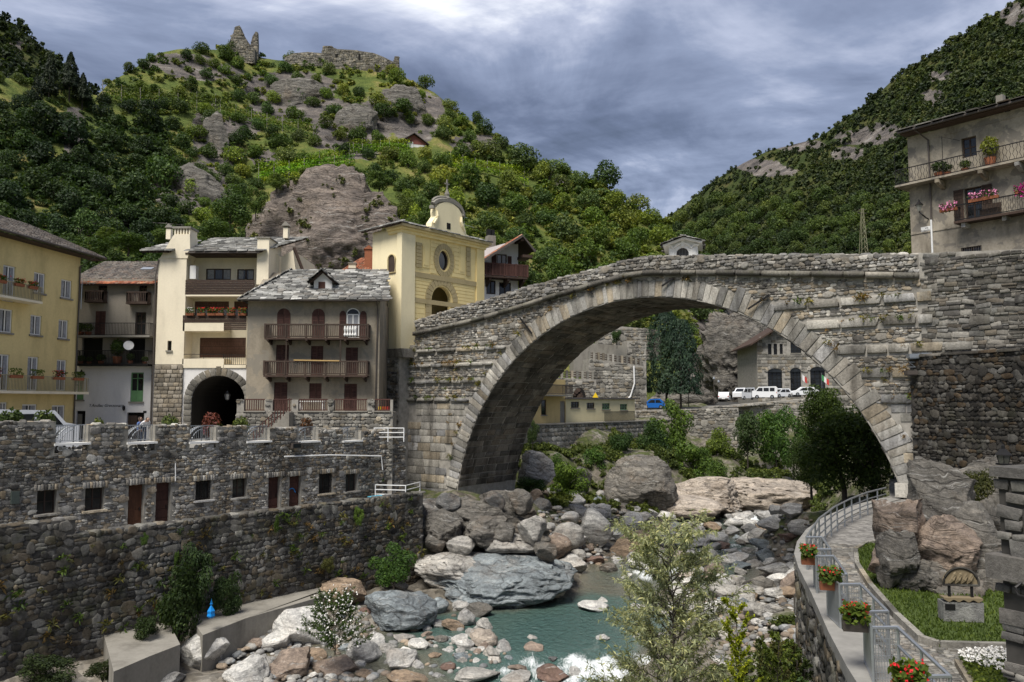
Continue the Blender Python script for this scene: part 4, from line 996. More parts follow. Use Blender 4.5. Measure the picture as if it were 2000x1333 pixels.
mb.quad((ax0, .1, ZS), (ax0, 14, ZS), (ax0, 14, zs_), (ax0, .1, zs_)); mb.quad((ax1, .1, ZS), (ax1, .1, zs_), (ax1, 14, zs_), (ax1, 14, ZS)); mb.quad((ax0, 14, ZS), (ax1, 14, ZS), (ax1, 14, zs_+rad), (ax0, 14, zs_+rad))
ob('passage_side', mb, M_PASS, ch); ob('passage_vault', mv, M_PASS, ch)
its = []; na = 17
for i in range(na):
    a = math.pi*(i+.5)/na; u = Vector((-math.sin(a), 0, math.cos(a))); v = Vector((math.cos(a), 0, math.sin(a))); hh = .62 if i != na//2 else .8
    its.append((Vector((cx+(rad+hh/2)*math.cos(a), .1, zs_+(rad*.92+hh/2)*math.sin(a))), u, OUT, v, math.pi*(rad+.2)/na*.96, .12, hh))
for s_ in (ax0-.31, ax1+.31):
    z = ZS
    while z < zs_-.1: h = min(.48, zs_-z); its.append((Vector((s_, .1, z+h/2)), UX, OUT, UZ, .62, .12, h*.96)); z += h
lay(ch, 'arch_stone', its, M_FAR, 'blk', 300, seed=6, min_px=3)
q = (cx, 2.2, zs_+.35); lt = ob('hanging_lantern', MB().lathe([(.05, -.35), (.2, -.25), (.28, .15), (.08, .35), (.03, .45)], q, 8), M_GALV, ch); ob('lantern_rod', MB().tube([(cx, 2.2, zs_+.75), (cx, 2.2, zs_+rad*.92)], .015, 4), M_IRON, lt)

# ---- grey plastered house with the wooden galleries
GF = Frame((at(480, 785, 61.5).x, 61.5), R(1.5))
gh = thing_f('gallery_house', 'weathered grey house with two dark wooden balconies and a rough stone slab roof', 'house', GF)
X = lambda px, py=690, t=0: GF.hit(px, py, t)[0]
Z = lambda py, px=610, t=0: GF.hit(px, py, t)[1]
x0, x1 = X(482), X(741); zt = Z(586)
dd = [(541, 615, 567, 660), (609, 615, 634, 660), (677, 615, 702, 660)]
row2 = [(539, 674, 564, 733), (607, 676, 631, 733), (675, 679, 699, 733)]; row3 = [(535, 747, 561, 803), (604, 749, 628, 779), (672, 750, 697, 805)]
H1_ = [GF.rect(*w) for w in dd]; H2_ = [GF.rect(*w) for w in row2]; H3_ = [GF.rect(*w) for w in row3]
ob('wall', shell(x0, x1, ZS, zt, 9, H1_+H2_+H3_, .2), M_GREYP, gh)
for h in H2_+H3_:
    w = ob('window', frame_mb(*h, .18, .06, 0, 0), M_WOODD, gh); shutter(w, h, .10, M_WOODR)
for i, h in enumerate(H1_):
    a, b, c, d = h; hw_ = (b-a)/2; cx = (a+b)/2
    if i < 2:
        w = ob('arched_window', MB().quad((a, .19, c), (b, .19, c), (b, .19, d), (a, .19, d)), M_DKIN, gh); shutter(w, h, .0, M_WOODR, arch=hw_*.95)
    else:
        hd_ = [(cx+hw_*math.cos(q), d+hw_*.95*math.sin(q)) for q in np.linspace(0, math.pi, 13)]
        w = ob('arched_window', MB().prism([(a, c), (b, c)]+hd_, -.015, .03), M_GLASS, gh); mb = MB()
        for q in (a+.05, cx, b-.05): mb.box(q-.05, q+.05, -.06, -.016, c, d)
        for q in (c+.05, c+(d-c)*.45, d): mb.box(a+.1, b-.1, -.055, -.016, q-.04, q+.04)
        mb.tube([(x, -.035, z) for x, z in hd_], .05, 4)
        ob('window_frame', mb, M_WHITE, w); ob('curtain', MB().quad((a+.1, -.018, c+.1), (b-.1, -.018, c+.1), (b-.1, -.018, d-.05), (a+.1, -.018, d-.05)), M_CLOTH, w)
        for s0, s1, s in ((a-(b-a)*.56, a-.04, 1), (b+.04, b+(b-a)*.56, 1)): shutter(w, (s0, s1, c, d), -.03, M_WOODR, arch=hw_*.6, leaves=1)
def gallery(py0, py1, pxa, pxb, white=None):
    a, b, c, d = GF.rect(pxa, py0, pxb, py1, -1.1); o = ob('balcony', MB().box(a, b, -1.15, 0, c-.14, c), M_WOODD, gh)
    railing(o, a+.03, b-.03, c+.05, d, -1.1, M_WOODB, .155, .032, .055, posts=6, ends=0)
    for i in range(6): x = a+.25+(b-a-.5)*i/5; ob('corbel', MB().prism([(-1.2, c-.14), (0, c-.14), (0, c-.5), (-.3, c-.42), (-1.2, c-.24)], x-.07, x+.07, 'x'), M_WOODD, o)
    for px_ in pxc: ob('post', MB().box(X(px_)-.04, X(px_)+.04, -1.12, -1.03, c, c+.01+GAPZ), M_WOODB, o)
    if white:
        mb = MB(); wa, wb = X(676), X(701)
        for i in range(5): x = wa+(wb-wa)*(i+.5)/5; mb.lathe([(.05, 0), (.10, .12), (.04, .3), (.09, .55), (.05, .8)], (x, -1.18, c+.1), 7)
        ob('white_baluster', mb, M_WHITE, o)
    return o
pxc = []; GAPZ = 0; gallery(633, 660, 517, 719, True); pxc = [566, 670]; GAPZ = (Z(660)-Z(733))-.2; gallery(705, 733, 515, 717)
q = [GF.hit(x, y, -1.2) for x, y in ((574, 704), (663, 706))]; ob('bamboo_pole', MB().tube([(q[0][0], -1.25, q[0][1]), (q[1][0], -1.25, q[1][1]+.02)], .05, 5), plain_mat('bamboo', (.45, .30, .12), .6), gh)
ze = Z(586)
slab_roof(gh, (X(476, 586), -.75, ze-.05), (X(758, 586), -.75, ze-.05), (X(735, 545), 4.4, ze+3.0), (X(540, 540), 4.4, ze+3.0), M_SLATE, .40, 5, wr=(.9, 2.4), thick=.06, min_px=3)
slab_roof(gh, (X(476, 586), 9.6, ze), (X(476, 586), -.75, ze-.05), (X(540, 540), 4.4, ze+3.0), (X(540, 540), 4.45, ze+3.0), M_SLATE, .40, 6)
ob('gutter', MB().tube([(X(476, 588), -.85, ze-.12), (X(763, 588), -.85, ze-.12)], .08, 6), M_GUT, gh)
ob('downpipe', MB().tube([(X(737), -.8, ze-.2), (X(737), -.1, ze-.8), (X(733, 780), -.1, ZS)], .055, 6), M_GUT, gh)
ob('roof_deck', MB().prism([(-.6, ze-.2), (9, ze-.2), (4.4, ze+2.85)], x0+.2, x1-.1, 'x'), M_GREYP, gh)
a, b, c, d = GF.rect(613, 545, 648, 574, .8); dm = ob('dormer', MB().prism([(a, c-.5), (b, c-.5), (b, d-.1), ((a+b)/2, d+.45), (a, d-.1)], .8, 3.4), M_WHITEP, gh)
q = GF.rect(622, 551, 635, 571, .8); ob('dormer_window', MB().box(q[0], q[1], .76, .799, q[2], q[3]), M_WOODR, dm)
for s_ in (1, -1):
    m_ = (a+b)/2; e = (b-a)/2+.28; A, B = Vector((m_+s_*e, .45, d-.28)), Vector((m_+s_*e, 3.6, d-.28)); C, D = Vector((m_, 3.6, d+.62)), Vector((m_, .45, d+.62))
    if s_ > 0: slab_roof(gh, A, B, C, D, M_SLATE, .4, 8, name='dormer_slab', min_px=3)
    else: slab_roof(gh, B, A, D, C, M_SLATE, .4, 9, name='dormer_slab', min_px=3)
# terrace in front with its wall, railings and stairs
TF = Frame((at(470, 785, 59.3).x, 59.3), R(1.5))
tw = thing_f('terrace_wall', 'rubble terrace wall with wooden railings and stairs in front of the grey house', 'wall', TF)
ta, tb = TF.hit(462, 800)[0], TF.hit(767, 800)[0]; z0, z1 = ZS-.1, TF.hit(600, 804)[1]; zp_ = TF.hit(600, 780)[1]
gaps = [TF.rect(*w) for w in ((476, 782, 517, 803), (532, 782, 569, 803), (582, 782, 640, 804), (652, 783, 717, 806), (731, 785, 762, 806))]
mb = MB().box(ta, tb, .05, 2.5, z0-4.5, z1-.05); xs = [ta]+[v for g in gaps for v in g[:2]]+[tb]
for a, b in zip(xs[::2], xs[1::2]): mb.box(a, b, .05, .5, z1-.08, zp_-.04)
ob('wall_core', mb, M_MORTL, tw)
def tk(x, z, w, h):
    if z+h*.4 > zp_: return False
    return not (z+h*.3 > z1 and any(a-w*.35 < x < b+w*.35 for a, b, _, _ in gaps))
lay(tw, 'wall_stone', rubble(ta, tb, z0-2.5, zp_, .22, 41, tk, (1, 2.4), .08), M_FAR, 'rub', 300, seed=3, min_px=4)
for a, b, c, d in gaps:
    railing(tw, a+.02, b-.02, z1+.06, zp_+.02, .25, M_WOODR, .16, .03, .045); ob('rail_sill', MB().box(a-.05, b+.05, -.12, .5, z1-.04, z1+.035), M_CONC, tw)
q = [TF.hit(x, y, -1.5) for x, y in ((569, 812), (531, 835), (494, 835), (494, 828))]
st = ob('staircase', MB(), M_CONC, tw); mb = MB(); n = 9; xa_, za_, xb_, zb_ = TF.hit(566, 812, -1.3)[0], z1, TF.hit(497, 838, -1.3)[0], ZS
for i in range(n): a = xa_+(xb_-xa_)*i/n; b = xa_+(xb_-xa_)*(i+1)/n; mb.box(min(a, b), max(a, b), -1.5, -.1, ZS-.3, za_+(zb_-za_)*(i+.2)/n)
ob('stair_flight', mb, M_CONC, st)
rl = MB()
for dz in (.35, .95): rl.tube([(xa_, -1.45, za_+dz), (xb_, -1.45, zb_+dz)], .04, 4)
for i in range(13): f = i/12; x = xa_+(xb_-xa_)*f; z = za_+(zb_-za_)*f; rl.box(x-.03, x+.03, -1.48, -1.42, z, z+.95)
ob('stair_railing', rl, M_WOODR, st)

# ---- chapel-like gate tower at the bridge head
c0 = at(783, 785, 66.2); KF = Frame((c0.x, c0.y), R(50)); KL = Frame((c0.x, c0.y), R(-38))
kt = thing_f('gate_tower', 'pale yellow baroque gate chapel with oval window, arch and curved gable', 'chapel', KF)
X = lambda px, py=560, t=0: KF.hit(px, py, t)[0]
Z = lambda py, px=860, t=0: KF.hit(px, py, t)[1]
zbase = Z(682, 790); ztp = Z(443, 790); xr = X(942, 550); dp = -KL.hit(727, 560)[0]
arch = KF.rect(843, 566, 882, 640); ac = (arch[0]+arch[1])/2; ahw = (arch[1]-arch[0])/2; azs = Z(588, 862)
ov = KF.rect(857, 490, 877, 529); oc = ((ov[0]+ov[1])/2, (ov[2]+ov[3])/2); orx, orz = (ov[1]-ov[0])/2, (ov[3]-ov[2])/2
hole_a = (ac-ahw, ac+ahw, zbase, azs+ahw*1.02); hole_o = (oc[0]-orx, oc[0]+orx, oc[1]-orz, oc[1]+orz)
ob('wall', shell(0, xr, zbase-.2, ztp, dp, [hole_a, hole_o], .5), M_CHAP, kt)
def arch_fill(cx, hw, zs_, hz, ztop2, y, mat, par, name, full=False):
    mb = MB(); th = np.linspace(0, math.pi*(2 if full else 1), 33 if full else 17); P = [(cx+hw*math.cos(q), zs_+hz*math.sin(q)) for q in th]
    def ed(x, z):
        dx, dz = (x-cx)/hw, (z-zs_)/hz; k = max(abs(dx), abs(dz)); return (cx+dx/k*hw, zs_+dz/k*hz)
    for p, q in zip(P[:-1], P[1:]): e, f = ed(*p), ed(*q); mb.quad((p[0], y, p[1]), (q[0], y, q[1]), (f[0], y, f[1]), (e[0], y, e[1])); mb.quad((p[0], y, p[1]), (p[0], y+.45, p[1]), (q[0], y+.45, q[1]), (q[0], y, q[1]))
    return ob(name, mb, mat, par)
arch_fill(ac, ahw, azs, ahw*1.02, 0, -.002, M_CHAP, kt, 'arch_spandrel'); arch_fill(oc[0], orx, oc[1], orz, 0, -.002, M_CHAP, kt, 'oval_surround', True)
th = np.linspace(0, 2*math.pi, 25)[:-1]
w = ob('oval_window', MB().prism([(oc[0]+orx*math.cos(q)*.98, oc[1]+orz*math.sin(q)*.98) for q in th], .28, .32), M_GLASS, kt)
ob('window_frame', MB().tube([(oc[0]+orx*.93*math.cos(q), .22, oc[1]+orz*.93*math.sin(q)) for q in np.linspace(0, 2*math.pi, 25)], .07, 6, False), M_WOODB, w)
def ring_blocks(cx, zc_, rx, rz, th0, th1, n, wd, name, mat, prd=.07):
    for i in range(n):
        a, b = th0+(th1-th0)*i/n+.012, th0+(th1-th0)*(i+1)/n-.012; P = []
        for q in (a, (a+b)/2, b): P.append((cx+rx*math.cos(q), zc_+rz*math.sin(q)))
        for q in (b, (a+b)/2, a): P.append((cx+(rx+wd)*math.cos(q), zc_+(rz+wd)*math.sin(q)))
        ob(name, MB().prism(P[::-1], -prd, .004), mat, kt)
ring_blocks(oc[0], oc[1], orx*1.18, orz*1.12, 0, 2*math.pi, 22, .5, 'oval_ring_block', M_OCH); ring_blocks(ac, azs, ahw*1.1, ahw*1.12, 0, math.pi, 13, .62, 'arch_ring_block', M_OCH)
for s_ in (-1, 1):
    z = zbase
    while z < azs-.05: h = min(.55, azs-z); cx = ac+s_*(ahw*1.1+.31); ob('arch_ring_block', MB().box(cx-.31, cx+.31, -.07, .004, z, z+h-.03), M_OCH, kt); z += h
# belts wrap the corner; rusticated bands between them
def belt(py0, py1, prd, mat, name, a=-.0, b=None):
    z0_, z1_ = Z(py1, 786), Z(py0, 786); o = ob(name, MB().box(-prd, (b or xr)+prd, -prd, .006, z0_, z1_).box(-prd, .0, .007, dp*.16, z0_, z1_), mat, kt); return z0_, z1_
zB1 = belt(527, 537, .10, M_OCH, 'belt_course'); zB2 = belt(579, 588, .10, M_OCH, 'belt_course')
xp = X(810, 560)
def clear(x0_, x1_, z):
    """split a horizontal band around the arch and the oval"""
    segs = [(x0_, x1_)]
    for cx, cz, rx, rz in ((ac, azs, ahw+.85, ahw+.85), (oc[0], oc[1], orx+.75, orz+.7)):
        dz = (z-cz)/rz
        if abs(dz) < 1 or (cz == azs and z < cz):
            hw_ = rx*(math.sqrt(max(0, 1-dz*dz)) if abs(dz) < 1 and z > cz or cz != azs else 1); n_ = []
            for a, b in segs:
                if b <= cx-hw_ or a >= cx+hw_: n_.append((a, b))
                else:
                    if a < cx-hw_-.1: n_.append((a, cx-hw_))
                    if b > cx+hw_+.1: n_.append((cx+hw_, b))
            segs = n_
    return segs
for zlo, zhi, n, xa_, xb_ in ((zB2[1], zB1[0], 6, xp, X(925, 590)), (zbase+2.2, zB2[0], 4, xp, X(935, 600)), (zB1[1]+.1, Z(470, 860), 8, X(840, 510), X(908, 530))):
    for i in range(n):
        a, b = zlo+(zhi-zlo)*i/n, zlo+(zhi-zlo)*(i+1)/n
        for p, q in clear(xa_, xb_, (a+b)/2): ob('rusticated_band', MB().box(p, q, -.045, .004, a+.025, b-.025), M_CHAP, kt)
for pxa, pxb in ((812, 823), (910, 918)):
    a, b, c, d = KF.rect(pxa, 474, pxb, 540 if pxa > 900 else 523); n = 7
    for i in range(n): ob('quoin_block', MB().box(a, b, -.09, .004, c+(d-c)*i/n+.02, c+(d-c)*(i+1)/n-.02), M_OCH, kt)
    for e in ((b+.12 if pxa < 900 else a-1.0, 0),): ob('wall_panel', MB().box(e[0], e[0]+.8, -.06, .004, c+.1, d-.1).box(e[0]+.15, e[0]+.65, -.09, -.05, c+.3, d-.3), M_CHAP, kt)
ob('corner_pilaster', MB().box(-.22, xp-.12, -.16, .005, zbase, ztp-.05).box(-.22, .0, .006, .45, zbase, ztp-.05), M_CHAPL, kt)
ob('corner_pilaster', MB().box(xr-.9, xr+.14, -.14, .005, zbase, ztp-.05), M_CHAP, kt)
for i, (p_, a, b) in enumerate(((.25, -.55, -.28), (.42, -.28, -.10), (.62, -.10, .12))):
    ob('cornice', MB().box(-p_, xr+p_, -p_, dp*.2 if i == 9 else .2, ztp+a+.003*i, ztp+b).box(-p_-.002, .0, .2, 1.6, ztp+a+.003*i, ztp+b), M_CHAP if i < 2 else M_OCH, kt)
# side towards the houses
kl = KL; arw = kl.rect(759, 500, 773, 533)
def Lw(s, z, out=0.0):
    q = kl.w(s, -out, z)-KF.p; return Vector((q.dot(KF.d), q.dot(KF.n), z))
sl = kl.hit(727, 560)[0]
lw = MB(); lw.quad(Lw(sl, zbase-4), Lw(0, zbase-4), Lw(0, ztp), Lw(sl, ztp)); 
ob('side_wall', MB().quad(Lw(0, zbase-.2, .02), Lw(sl, zbase-.2, .02), Lw(sl, ztp-.1, .02), Lw(0, ztp-.1, .02)), M_CHAPL, kt)
P = [(arw[0], arw[2]), (arw[1], arw[2]), (arw[1], arw[3]-.35)]; cx = (arw[0]+arw[1])/2; hw_ = abs(arw[1]-arw[0])/2
P += [(cx+hw_*math.cos(q)*(1 if arw[1] > arw[0] else -1), arw[3]-.35+hw_*math.sin(q)) for q in np.linspace(.2, math.pi, 9)]
mb = MB(); mb.quad(*[Lw(a, b, .05) for a, b in P]); w = ob('side_window', mb, M_WOODB, kt); mb = MB(); mb.tube([Lw(a, b, .08) for a, b in P+P[:1]], .07, 5, False); ob('window_frame', mb, M_OCH, w)
# gable, urn and cross
gx0, gx1 = X(826, 440), X(909, 455); gc, gw = (gx0+gx1)/2, (gx1-gx0)/2; gz0 = ztp+.12; H = Z(396, 867)-gz0
half = [(1, 0), (.97, .07), (.82, .10), (.80, .22), (.70, .34), (.60, .46), (.62, .58), (.60, .72), (.45, .86), (.22, .95), (0, 1.0)]
pr = [(gc+gw*a, gz0+H*b) for a, b in half]+[(gc-gw*a, gz0+H*b) for a, b in half[-2::-1]]
gb = ob('gable', MB().prism(pr, -.55, .15), M_CHAPL, kt)
q = KF.rect(864, 438, 871, 450); ob('gable_niche', MB().box(q[0], q[1], -.58, -.54, q[2], q[3]), M_DKIN, gb)
arcp = [(gc+gw*.72*math.cos(a), gz0+H*.72+H*.31*math.sin(a)) for a in np.linspace(-.15, math.pi+.15, 15)]
ob('gable_hood', MB().tube([(x, -.35, z) for x, z in arcp], .26, 6).tube([(x*1+.0, -.3, z+.27) for x, z in arcp[1:-1]], .17, 6), M_CONC, gb)
for s_ in (-1, 1): ob('gable_scroll', MB().tube([(gc+s_*gw*a, -.60, gz0+H*b) for a, b in ((.72, .2), (.62, .33), (.56, .45), (.57, .6))], [.10, .15, .15, .10], 6), M_CHAPL, gb)
zt2 = gz0+H*1.08; ob('urn', MB().lathe([(.3, 0), (.34, .1), (.2, .3), (.24, .5), (.12, .8), (.05, 1.0)], (gc, -.25, zt2), 8), M_CONC, gb)
ob('cross', MB().box(gc-.06, gc+.06, -.3, -.2, zt2+1.0, zt2+1.85).box(gc-.27, gc+.27, -.29, -.21, zt2+1.38, zt2+1.5), M_CONC, gb)
q = X(915, 450); ob('satellite_dish', MB().lathe([(.02, 0), (.25, .04), (.42, .14)], (0, 0, 0), 14), M_WHITE, kt, loc=(q, 1.2, Z(453, 915)), rot=(R(80), 0, .3))
for k_, (py, L_) in enumerate(((412, .8), (428, 1.3))):
    q = Z(py, 910); ob('antenna', MB().tube([(xr-1.5, 1.6, q-1.2), (xr-1.5, 1.6, q)], .02, 4).tube([(xr-2, 1.6, q), (xr-2+2*L_, 1.6, q-.1)], .02, 4).tube([(xr-.8, 1.6, q-.3), (xr-.8, 1.6, q+.3)], .015, 4), M_GALV, kt)
slab_roof(kt, (-.7, -.5, ztp+.15), (xr+.7, -.5, ztp+.15), (xr-1, dp*.55, ztp+.95), (1.6, dp*.55, ztp+.95), M_SLATE, .42, 14, min_px=4)
slab_roof(kt, (-.9, dp+.7, ztp-.05), (-.7, -.5, ztp+.15), (1.6, dp*.55, ztp+.95), (1.6, dp*.56, ztp+.95), M_SLATE, .42, 15, min_px=4)
ob('corner_stone', MB().prism([(-.5, zbase-.75), (xp+.1, zbase-.75), (xp+.3, zbase-.02), (-.7, zbase-.02)], -.75, 1.2), M_BR, kt)
# masonry under the chapel corner
uw = thing('abutment_wall', 'rough stone abutment under the yellow chapel beside the bridge', 'wall', KL.p, KL.a)
UL = KL.hit(733, 720)[0]; ob('wall_core', MB().box(UL, .15, -.35, 2, -8.5, zbase-.55), M_MORTL, uw)
lay(uw, 'wall_stone', [(c+Vector((0, -.35, 0)), u, o, v, w, d, h) for c, u, o, v, w, d, h in rubble(UL, .15, -8.4, zbase-.55, .26, 55, None, (1, 2.6), .1)], M_BR, 'rub', 300, seed=5, min_px=5)
# red roofed chalet behind the chapel
DF = Frame((at(941, 785, 84).x, 84), R(20)); dh = thing_f('chalet', 'white chalet with red tiled roof and dark wooden balcony behind the chapel', 'house', DF)
X = lambda px, py=520, t=0: DF.hit(px, py, t)[0]
Z = lambda py, px=1000, t=0: DF.hit(px, py, t)[1]
x0, x1 = X(930), X(1012); zr = Z(462, 1020); ze2 = Z(498, 950)
hs = [DF.rect(971, 497, 990, 530), DF.rect(950, 548, 968, 575), DF.rect(975, 552, 998, 580)]
ob('wall', wall_grid(x0, x1, -2, Z(496, 1000), hs, .2).prism([(x0, Z(496, 1000)), (x1, Z(496, 1000)), (x1, zr-.4)], .0, .2).quad((x1, 0, -2), (x1, 9, -2), (x1, 9, zr-.6), (x1, 0, zr-.6)), M_WHITEP, dh)
for h in hs: window(dh, h, .15, .1, 1, 0, M_WOODD, None)
for h in (DF.rect(960, 497, 970, 520), DF.rect(991, 501, 999, 528)): shutter(dh, h, -.01, M_WOODR, leaves=1)
a, b, c, d = DF.rect(936, 508, 1030, 542, -1.4); bz = Z(540, 985, -1.4); o = ob('balcony', MB().box(X(938, 530, -1.4), X(1030, 540, -1.4), -1.5, 0, bz-.2, bz), M_WOODD, dh); railing(o, X(938, 530, -1.4), X(1030, 540, -1.4), bz+.05, bz+1.35, -1.45, M_WOODR, .16, .06, .07, ends=0, posts=5)
for px_ in (950, 985, 1015): ob('corbel', MB().prism([(-1.4, bz-.2), (0, bz-.2), (0, bz-1.0), (-.3, bz-.9), (-1.4, bz-.45)], X(px_)-.12, X(px_)+.12, 'x'), M_WOODD, o)
ov_ = -2.0; rx0, rxr, rx1 = X(915, 520, ov_), X(1020, 460, ov_), X(1045, 490, ov_); re0, rer, re1 = Z(520, 915, ov_)-.3, Z(459, 1020, ov_), Z(490, 1045, ov_)
tile_roof(dh, (rx0, 10, re0), (rx0, ov_, re0), (rxr, ov_, rer), (rxr, 10, rer), M_TILER, .3, .45); tile_roof(dh, (rx1, ov_, re1), (rx1, 10, re1), (rxr, 10, rer), (rxr, ov_, rer), M_TILER, .3, .45)
ob('bargeboard', MB().tube([(rx0, ov_-.05, re0-.12), (rxr, ov_-.05, rer-.12), (rx1, ov_-.05, re1-.12)], .17, 4), M_GUT, dh)
ob('gable_beam', MB().box(rxr-.15, rxr+.15, ov_, 2, rer-.65, rer-.35).box(x1-.1, rx1-.2, ov_+.2, .5, re1-.75, re1-.45), M_WOODD, dh)
q = X(958, 470, 2.5); o = ob('chimney', MB().box(q-.45, q+.45, 2, 3, Z(490, 960, 2.5), Z(462, 960, 2.5)), M_CONC, dh); ob('chimney_pot', MB().box(q-.4, q-.05, 2.2, 2.8, Z(462, 960, 2.5), Z(449, 960, 2.5)).box(q+.05, q+.4, 2.2, 2.8, Z(462, 960, 2.5), Z(450, 960, 2.5)), M_IRON, o)
# low red roofed house between the grey house and the chapel
EF = Frame((at(640, 785, 76).x, 76), R(8)); eh = thing_f('back_house', 'low house with red tiled roof and pale chimney peeping out behind the slab roof', 'house', EF)
X = lambda px, py=520, t=0: EF.hit(px, py, t)[0]
Z = lambda py, px=690, t=0: EF.hit(px, py, t)[1]
ob('wall', MB().box(X(655), X(740), .5, 6, -2, Z(540)), M_CREAM, eh); tile_roof(eh, (X(648, 540), -.3, Z(541)), (X(745, 540), -.3, Z(541)), (X(745, 500), 5, Z(505, 700, 5)), (X(700, 500), 5, Z(505, 700, 5)), M_TILER, .3, .45)
a, b, c, d = EF.rect(681, 516, 695, 541, 1); o = ob('chimney', MB().box(a, b, .8, 1.7, c-.6, d), M_CREAM, eh); ob('chimney_cap', MB().box(a-.08, b+.08, .7, 1.8, d, d+.1).box(a-.06, b+.06, .75, 1.75, d-.5, d-.42), M_CONC, o)
a, b, c, d = EF.rect(712, 487, 728, 520, 2); ob('brick_chimney', MB().box(a, b, 2, 3, c-1, d).prism([(a-.1, d), (b+.1, d), ((a+b)/2, d+.4)], 1.9, 3.1), M_TERRA, eh)
# ================================================================ right bank: old house, dark retaining wall, footpath, railing, memorial
RF = Frame((at(1792, 785, 56).x, 56), R(-52.5))
rh = thing_f('old_house', 'old peeling house with iron balcony and hanging flowers at the right edge', 'house', RF)
X = lambda px, py=400, t=0: RF.hit(px, py, t)[0]
Z = lambda py, px=1800, t=0: RF.hit(px, py, t)[1]
ze = Z(262, 1800); x1 = 26.0
hs = [RF.rect(1878, 268, 1907, 307), RF.rect(1884, 366, 1918, 430), RF.rect(1877, 482, 1917, 494), RF.rect(2040, 250, 2075, 300), RF.rect(2050, 340, 2085, 410)]
ob('wall', shell(0, x1, 3, ze, 12, hs, .35), M_OLDP, rh)
for i, h in enumerate(hs):
    w = window(rh, h, .25, .09, 1, 1 if i != 2 else 0, M_WOODD, None)
    if i == 2:
        mb = MB(); n = 9
        for k in range(n): x = h[0]+(h[1]-h[0])*(k+.5)/n; mb.box(x-.02, x+.02, .04, .08, h[2], h[3])
        ob('window_bars', mb, M_GUT, w)
    if i == 1:
        b = h[1]-h[0]
        for a0 in (h[0]-b*.62, h[1]+.03): shutter(w, (a0, a0+b*.58, h[2], h[3]), -.02, M_WOODD, leaves=1)
zb = Z(360, 1797); br = ob('balcony', MB().box(-.55, x1, -1.0, 0, zb-.13, zb).box(-.55, -.01, .01, 3, zb-.13, zb-.003), M_OLDP, rh)
railing(br, -.5, x1, zb+.04, zb+1.12, -.95, M_IRON, .20, .016, .03, wavy=.05); 
mb = MB(); 
for z in (zb+.06, zb+1.08): mb.tube([(-.5, -.95, z), (-.5, 3, z)], .03, 4)
for k in range(20): mb.tube([(-.5, -.95+.21*k, zb), (-.5, -.95+.21*k, zb+1.1)], .014, 4, False)
mb.tube([(-.5, -.95, zb), (-.5, -.95, zb+2.5), (-.5, 2, zb+2.5)], .02, 4).tube([(-.5, -.95, zb+2.4), (.1, -.95, zb+3.1), (-.45, 1, zb+3.2), (-.5, -.95, zb+2.4)], .02, 4)
ob('awning_frame', mb, M_IRON, br)
for px_ in (1832, 1917, 1990, 2060): x = RF.hit(px_, 360, -.9)[0]; ob('corbel', MB().prism([(-1.1, zb-.18), (0, zb-.18), (0, zb-.75), (-.25, zb-.7), (-1.1, zb-.42)], x-.13, x+.13, 'x'), M_ASH, br)
for x in (2.9, 10.2): ob('balcony_post', MB().tube([(x, -1.2, zb), (x, -1.2, zb+2.6), (x+.8, -.4, zb+2.3)], .022, 4), M_IRON, br)
a = X(1864, 430, -.9); b = a+7.2; z2 = RF.hit(1866, 433, -.9)[1]; b2 = ob('balcony', MB().box(a, b, -1.0, 0, z2-.16, z2), M_WOODD, rh); railing(b2, a+.03, b-.03, z2+.04, z2+1.1, -.95, M_IRON, .13, .013, .035, ends=0, wavy=.03)
for x in (a+.5, a+3.0, a+6.0): ob('corbel', MB().box(x-.13, x+.13, -.8, 0, z2-.45, z2-.16), M_ASH, b2)
ob('balcony_chair', MB().box(a+1.5, a+2.6, -.6, -.1, z2+.02, z2+.55).box(a+1.5, a+2.6, -.15, -.08, z2+.55, z2+.95), M_WOODB, b2)
RB1, RB2 = (-1.2, zb), (a, z2)
for px_, py_, w_ in ((1872, 235, .3), (1919, 224, .3), (1829, 248, .26), (1968, 213, .3)): q = RF.hit(px_, py_); ob('vent_hole', MB().box(q[0]-w_*.5, q[0]+w_*.5, -.004, .1, q[1]-.2, q[1]+.2), M_DKIN, rh)
zl = Z(455, 1800); ob('string_course', MB().box(0, x1, -.05, .004, zl-.05, zl+.05), M_OLDP, rh); zl = Z(270, 1820); ob('string_course', MB().box(1.5, x1, -.05, .004, zl-.04, zl+.05), M_OLDP, rh)
slab_roof(rh, (-.15, -1.0, ze+.25), (x1, -1.0, ze+.25), (x1, 6, ze+2.1), (-.15, 6, ze+2.1), M_DARK, .7, 21, min_px=4)
ob('eave_board', MB().box(-.1, x1, -.9, 0, ze+.03, ze+.12), M_WOODD, rh)
ob('gutter', MB().tube([(-.15, -1.08, ze+.15), (x1, -1.08, ze+.15)], .09, 6), M_GUT, rh)
x = X(1816, 320); ob('downpipe', MB().tube([(x-.5, -1.0, ze+.1), (x, -.1, ze-.6), (x, -.1, Z(430, 1818))], .06, 6), M_GUT, rh); ob('pipe_cover', MB().tube([(X(1821, 460), -.1, Z(430, 1820)), (X(1821, 460), -.1, 6.5)], .065, 6), M_WHITEM, rh)
q = RF.hit(1957, 190, 4); ob('chimney', MB().box(q[0]-.22, q[0]+.22, 3.5, 4.0, ze+1, ze+2.5), M_CONC, rh)
q = RF.rect(1799, 443, 1820, 453); sg = thing('street_sign', 'small white street name sign with dark letters on the peeling corner of the old house', 'sign', RF.w(q[0], -.03, q[2]), RF.a)
W_, H_ = q[1]-q[0], q[3]-q[2]; ob('sign_plate', MB().box(0, W_, 0, .025, 0, H_), M_WHITE, sg)
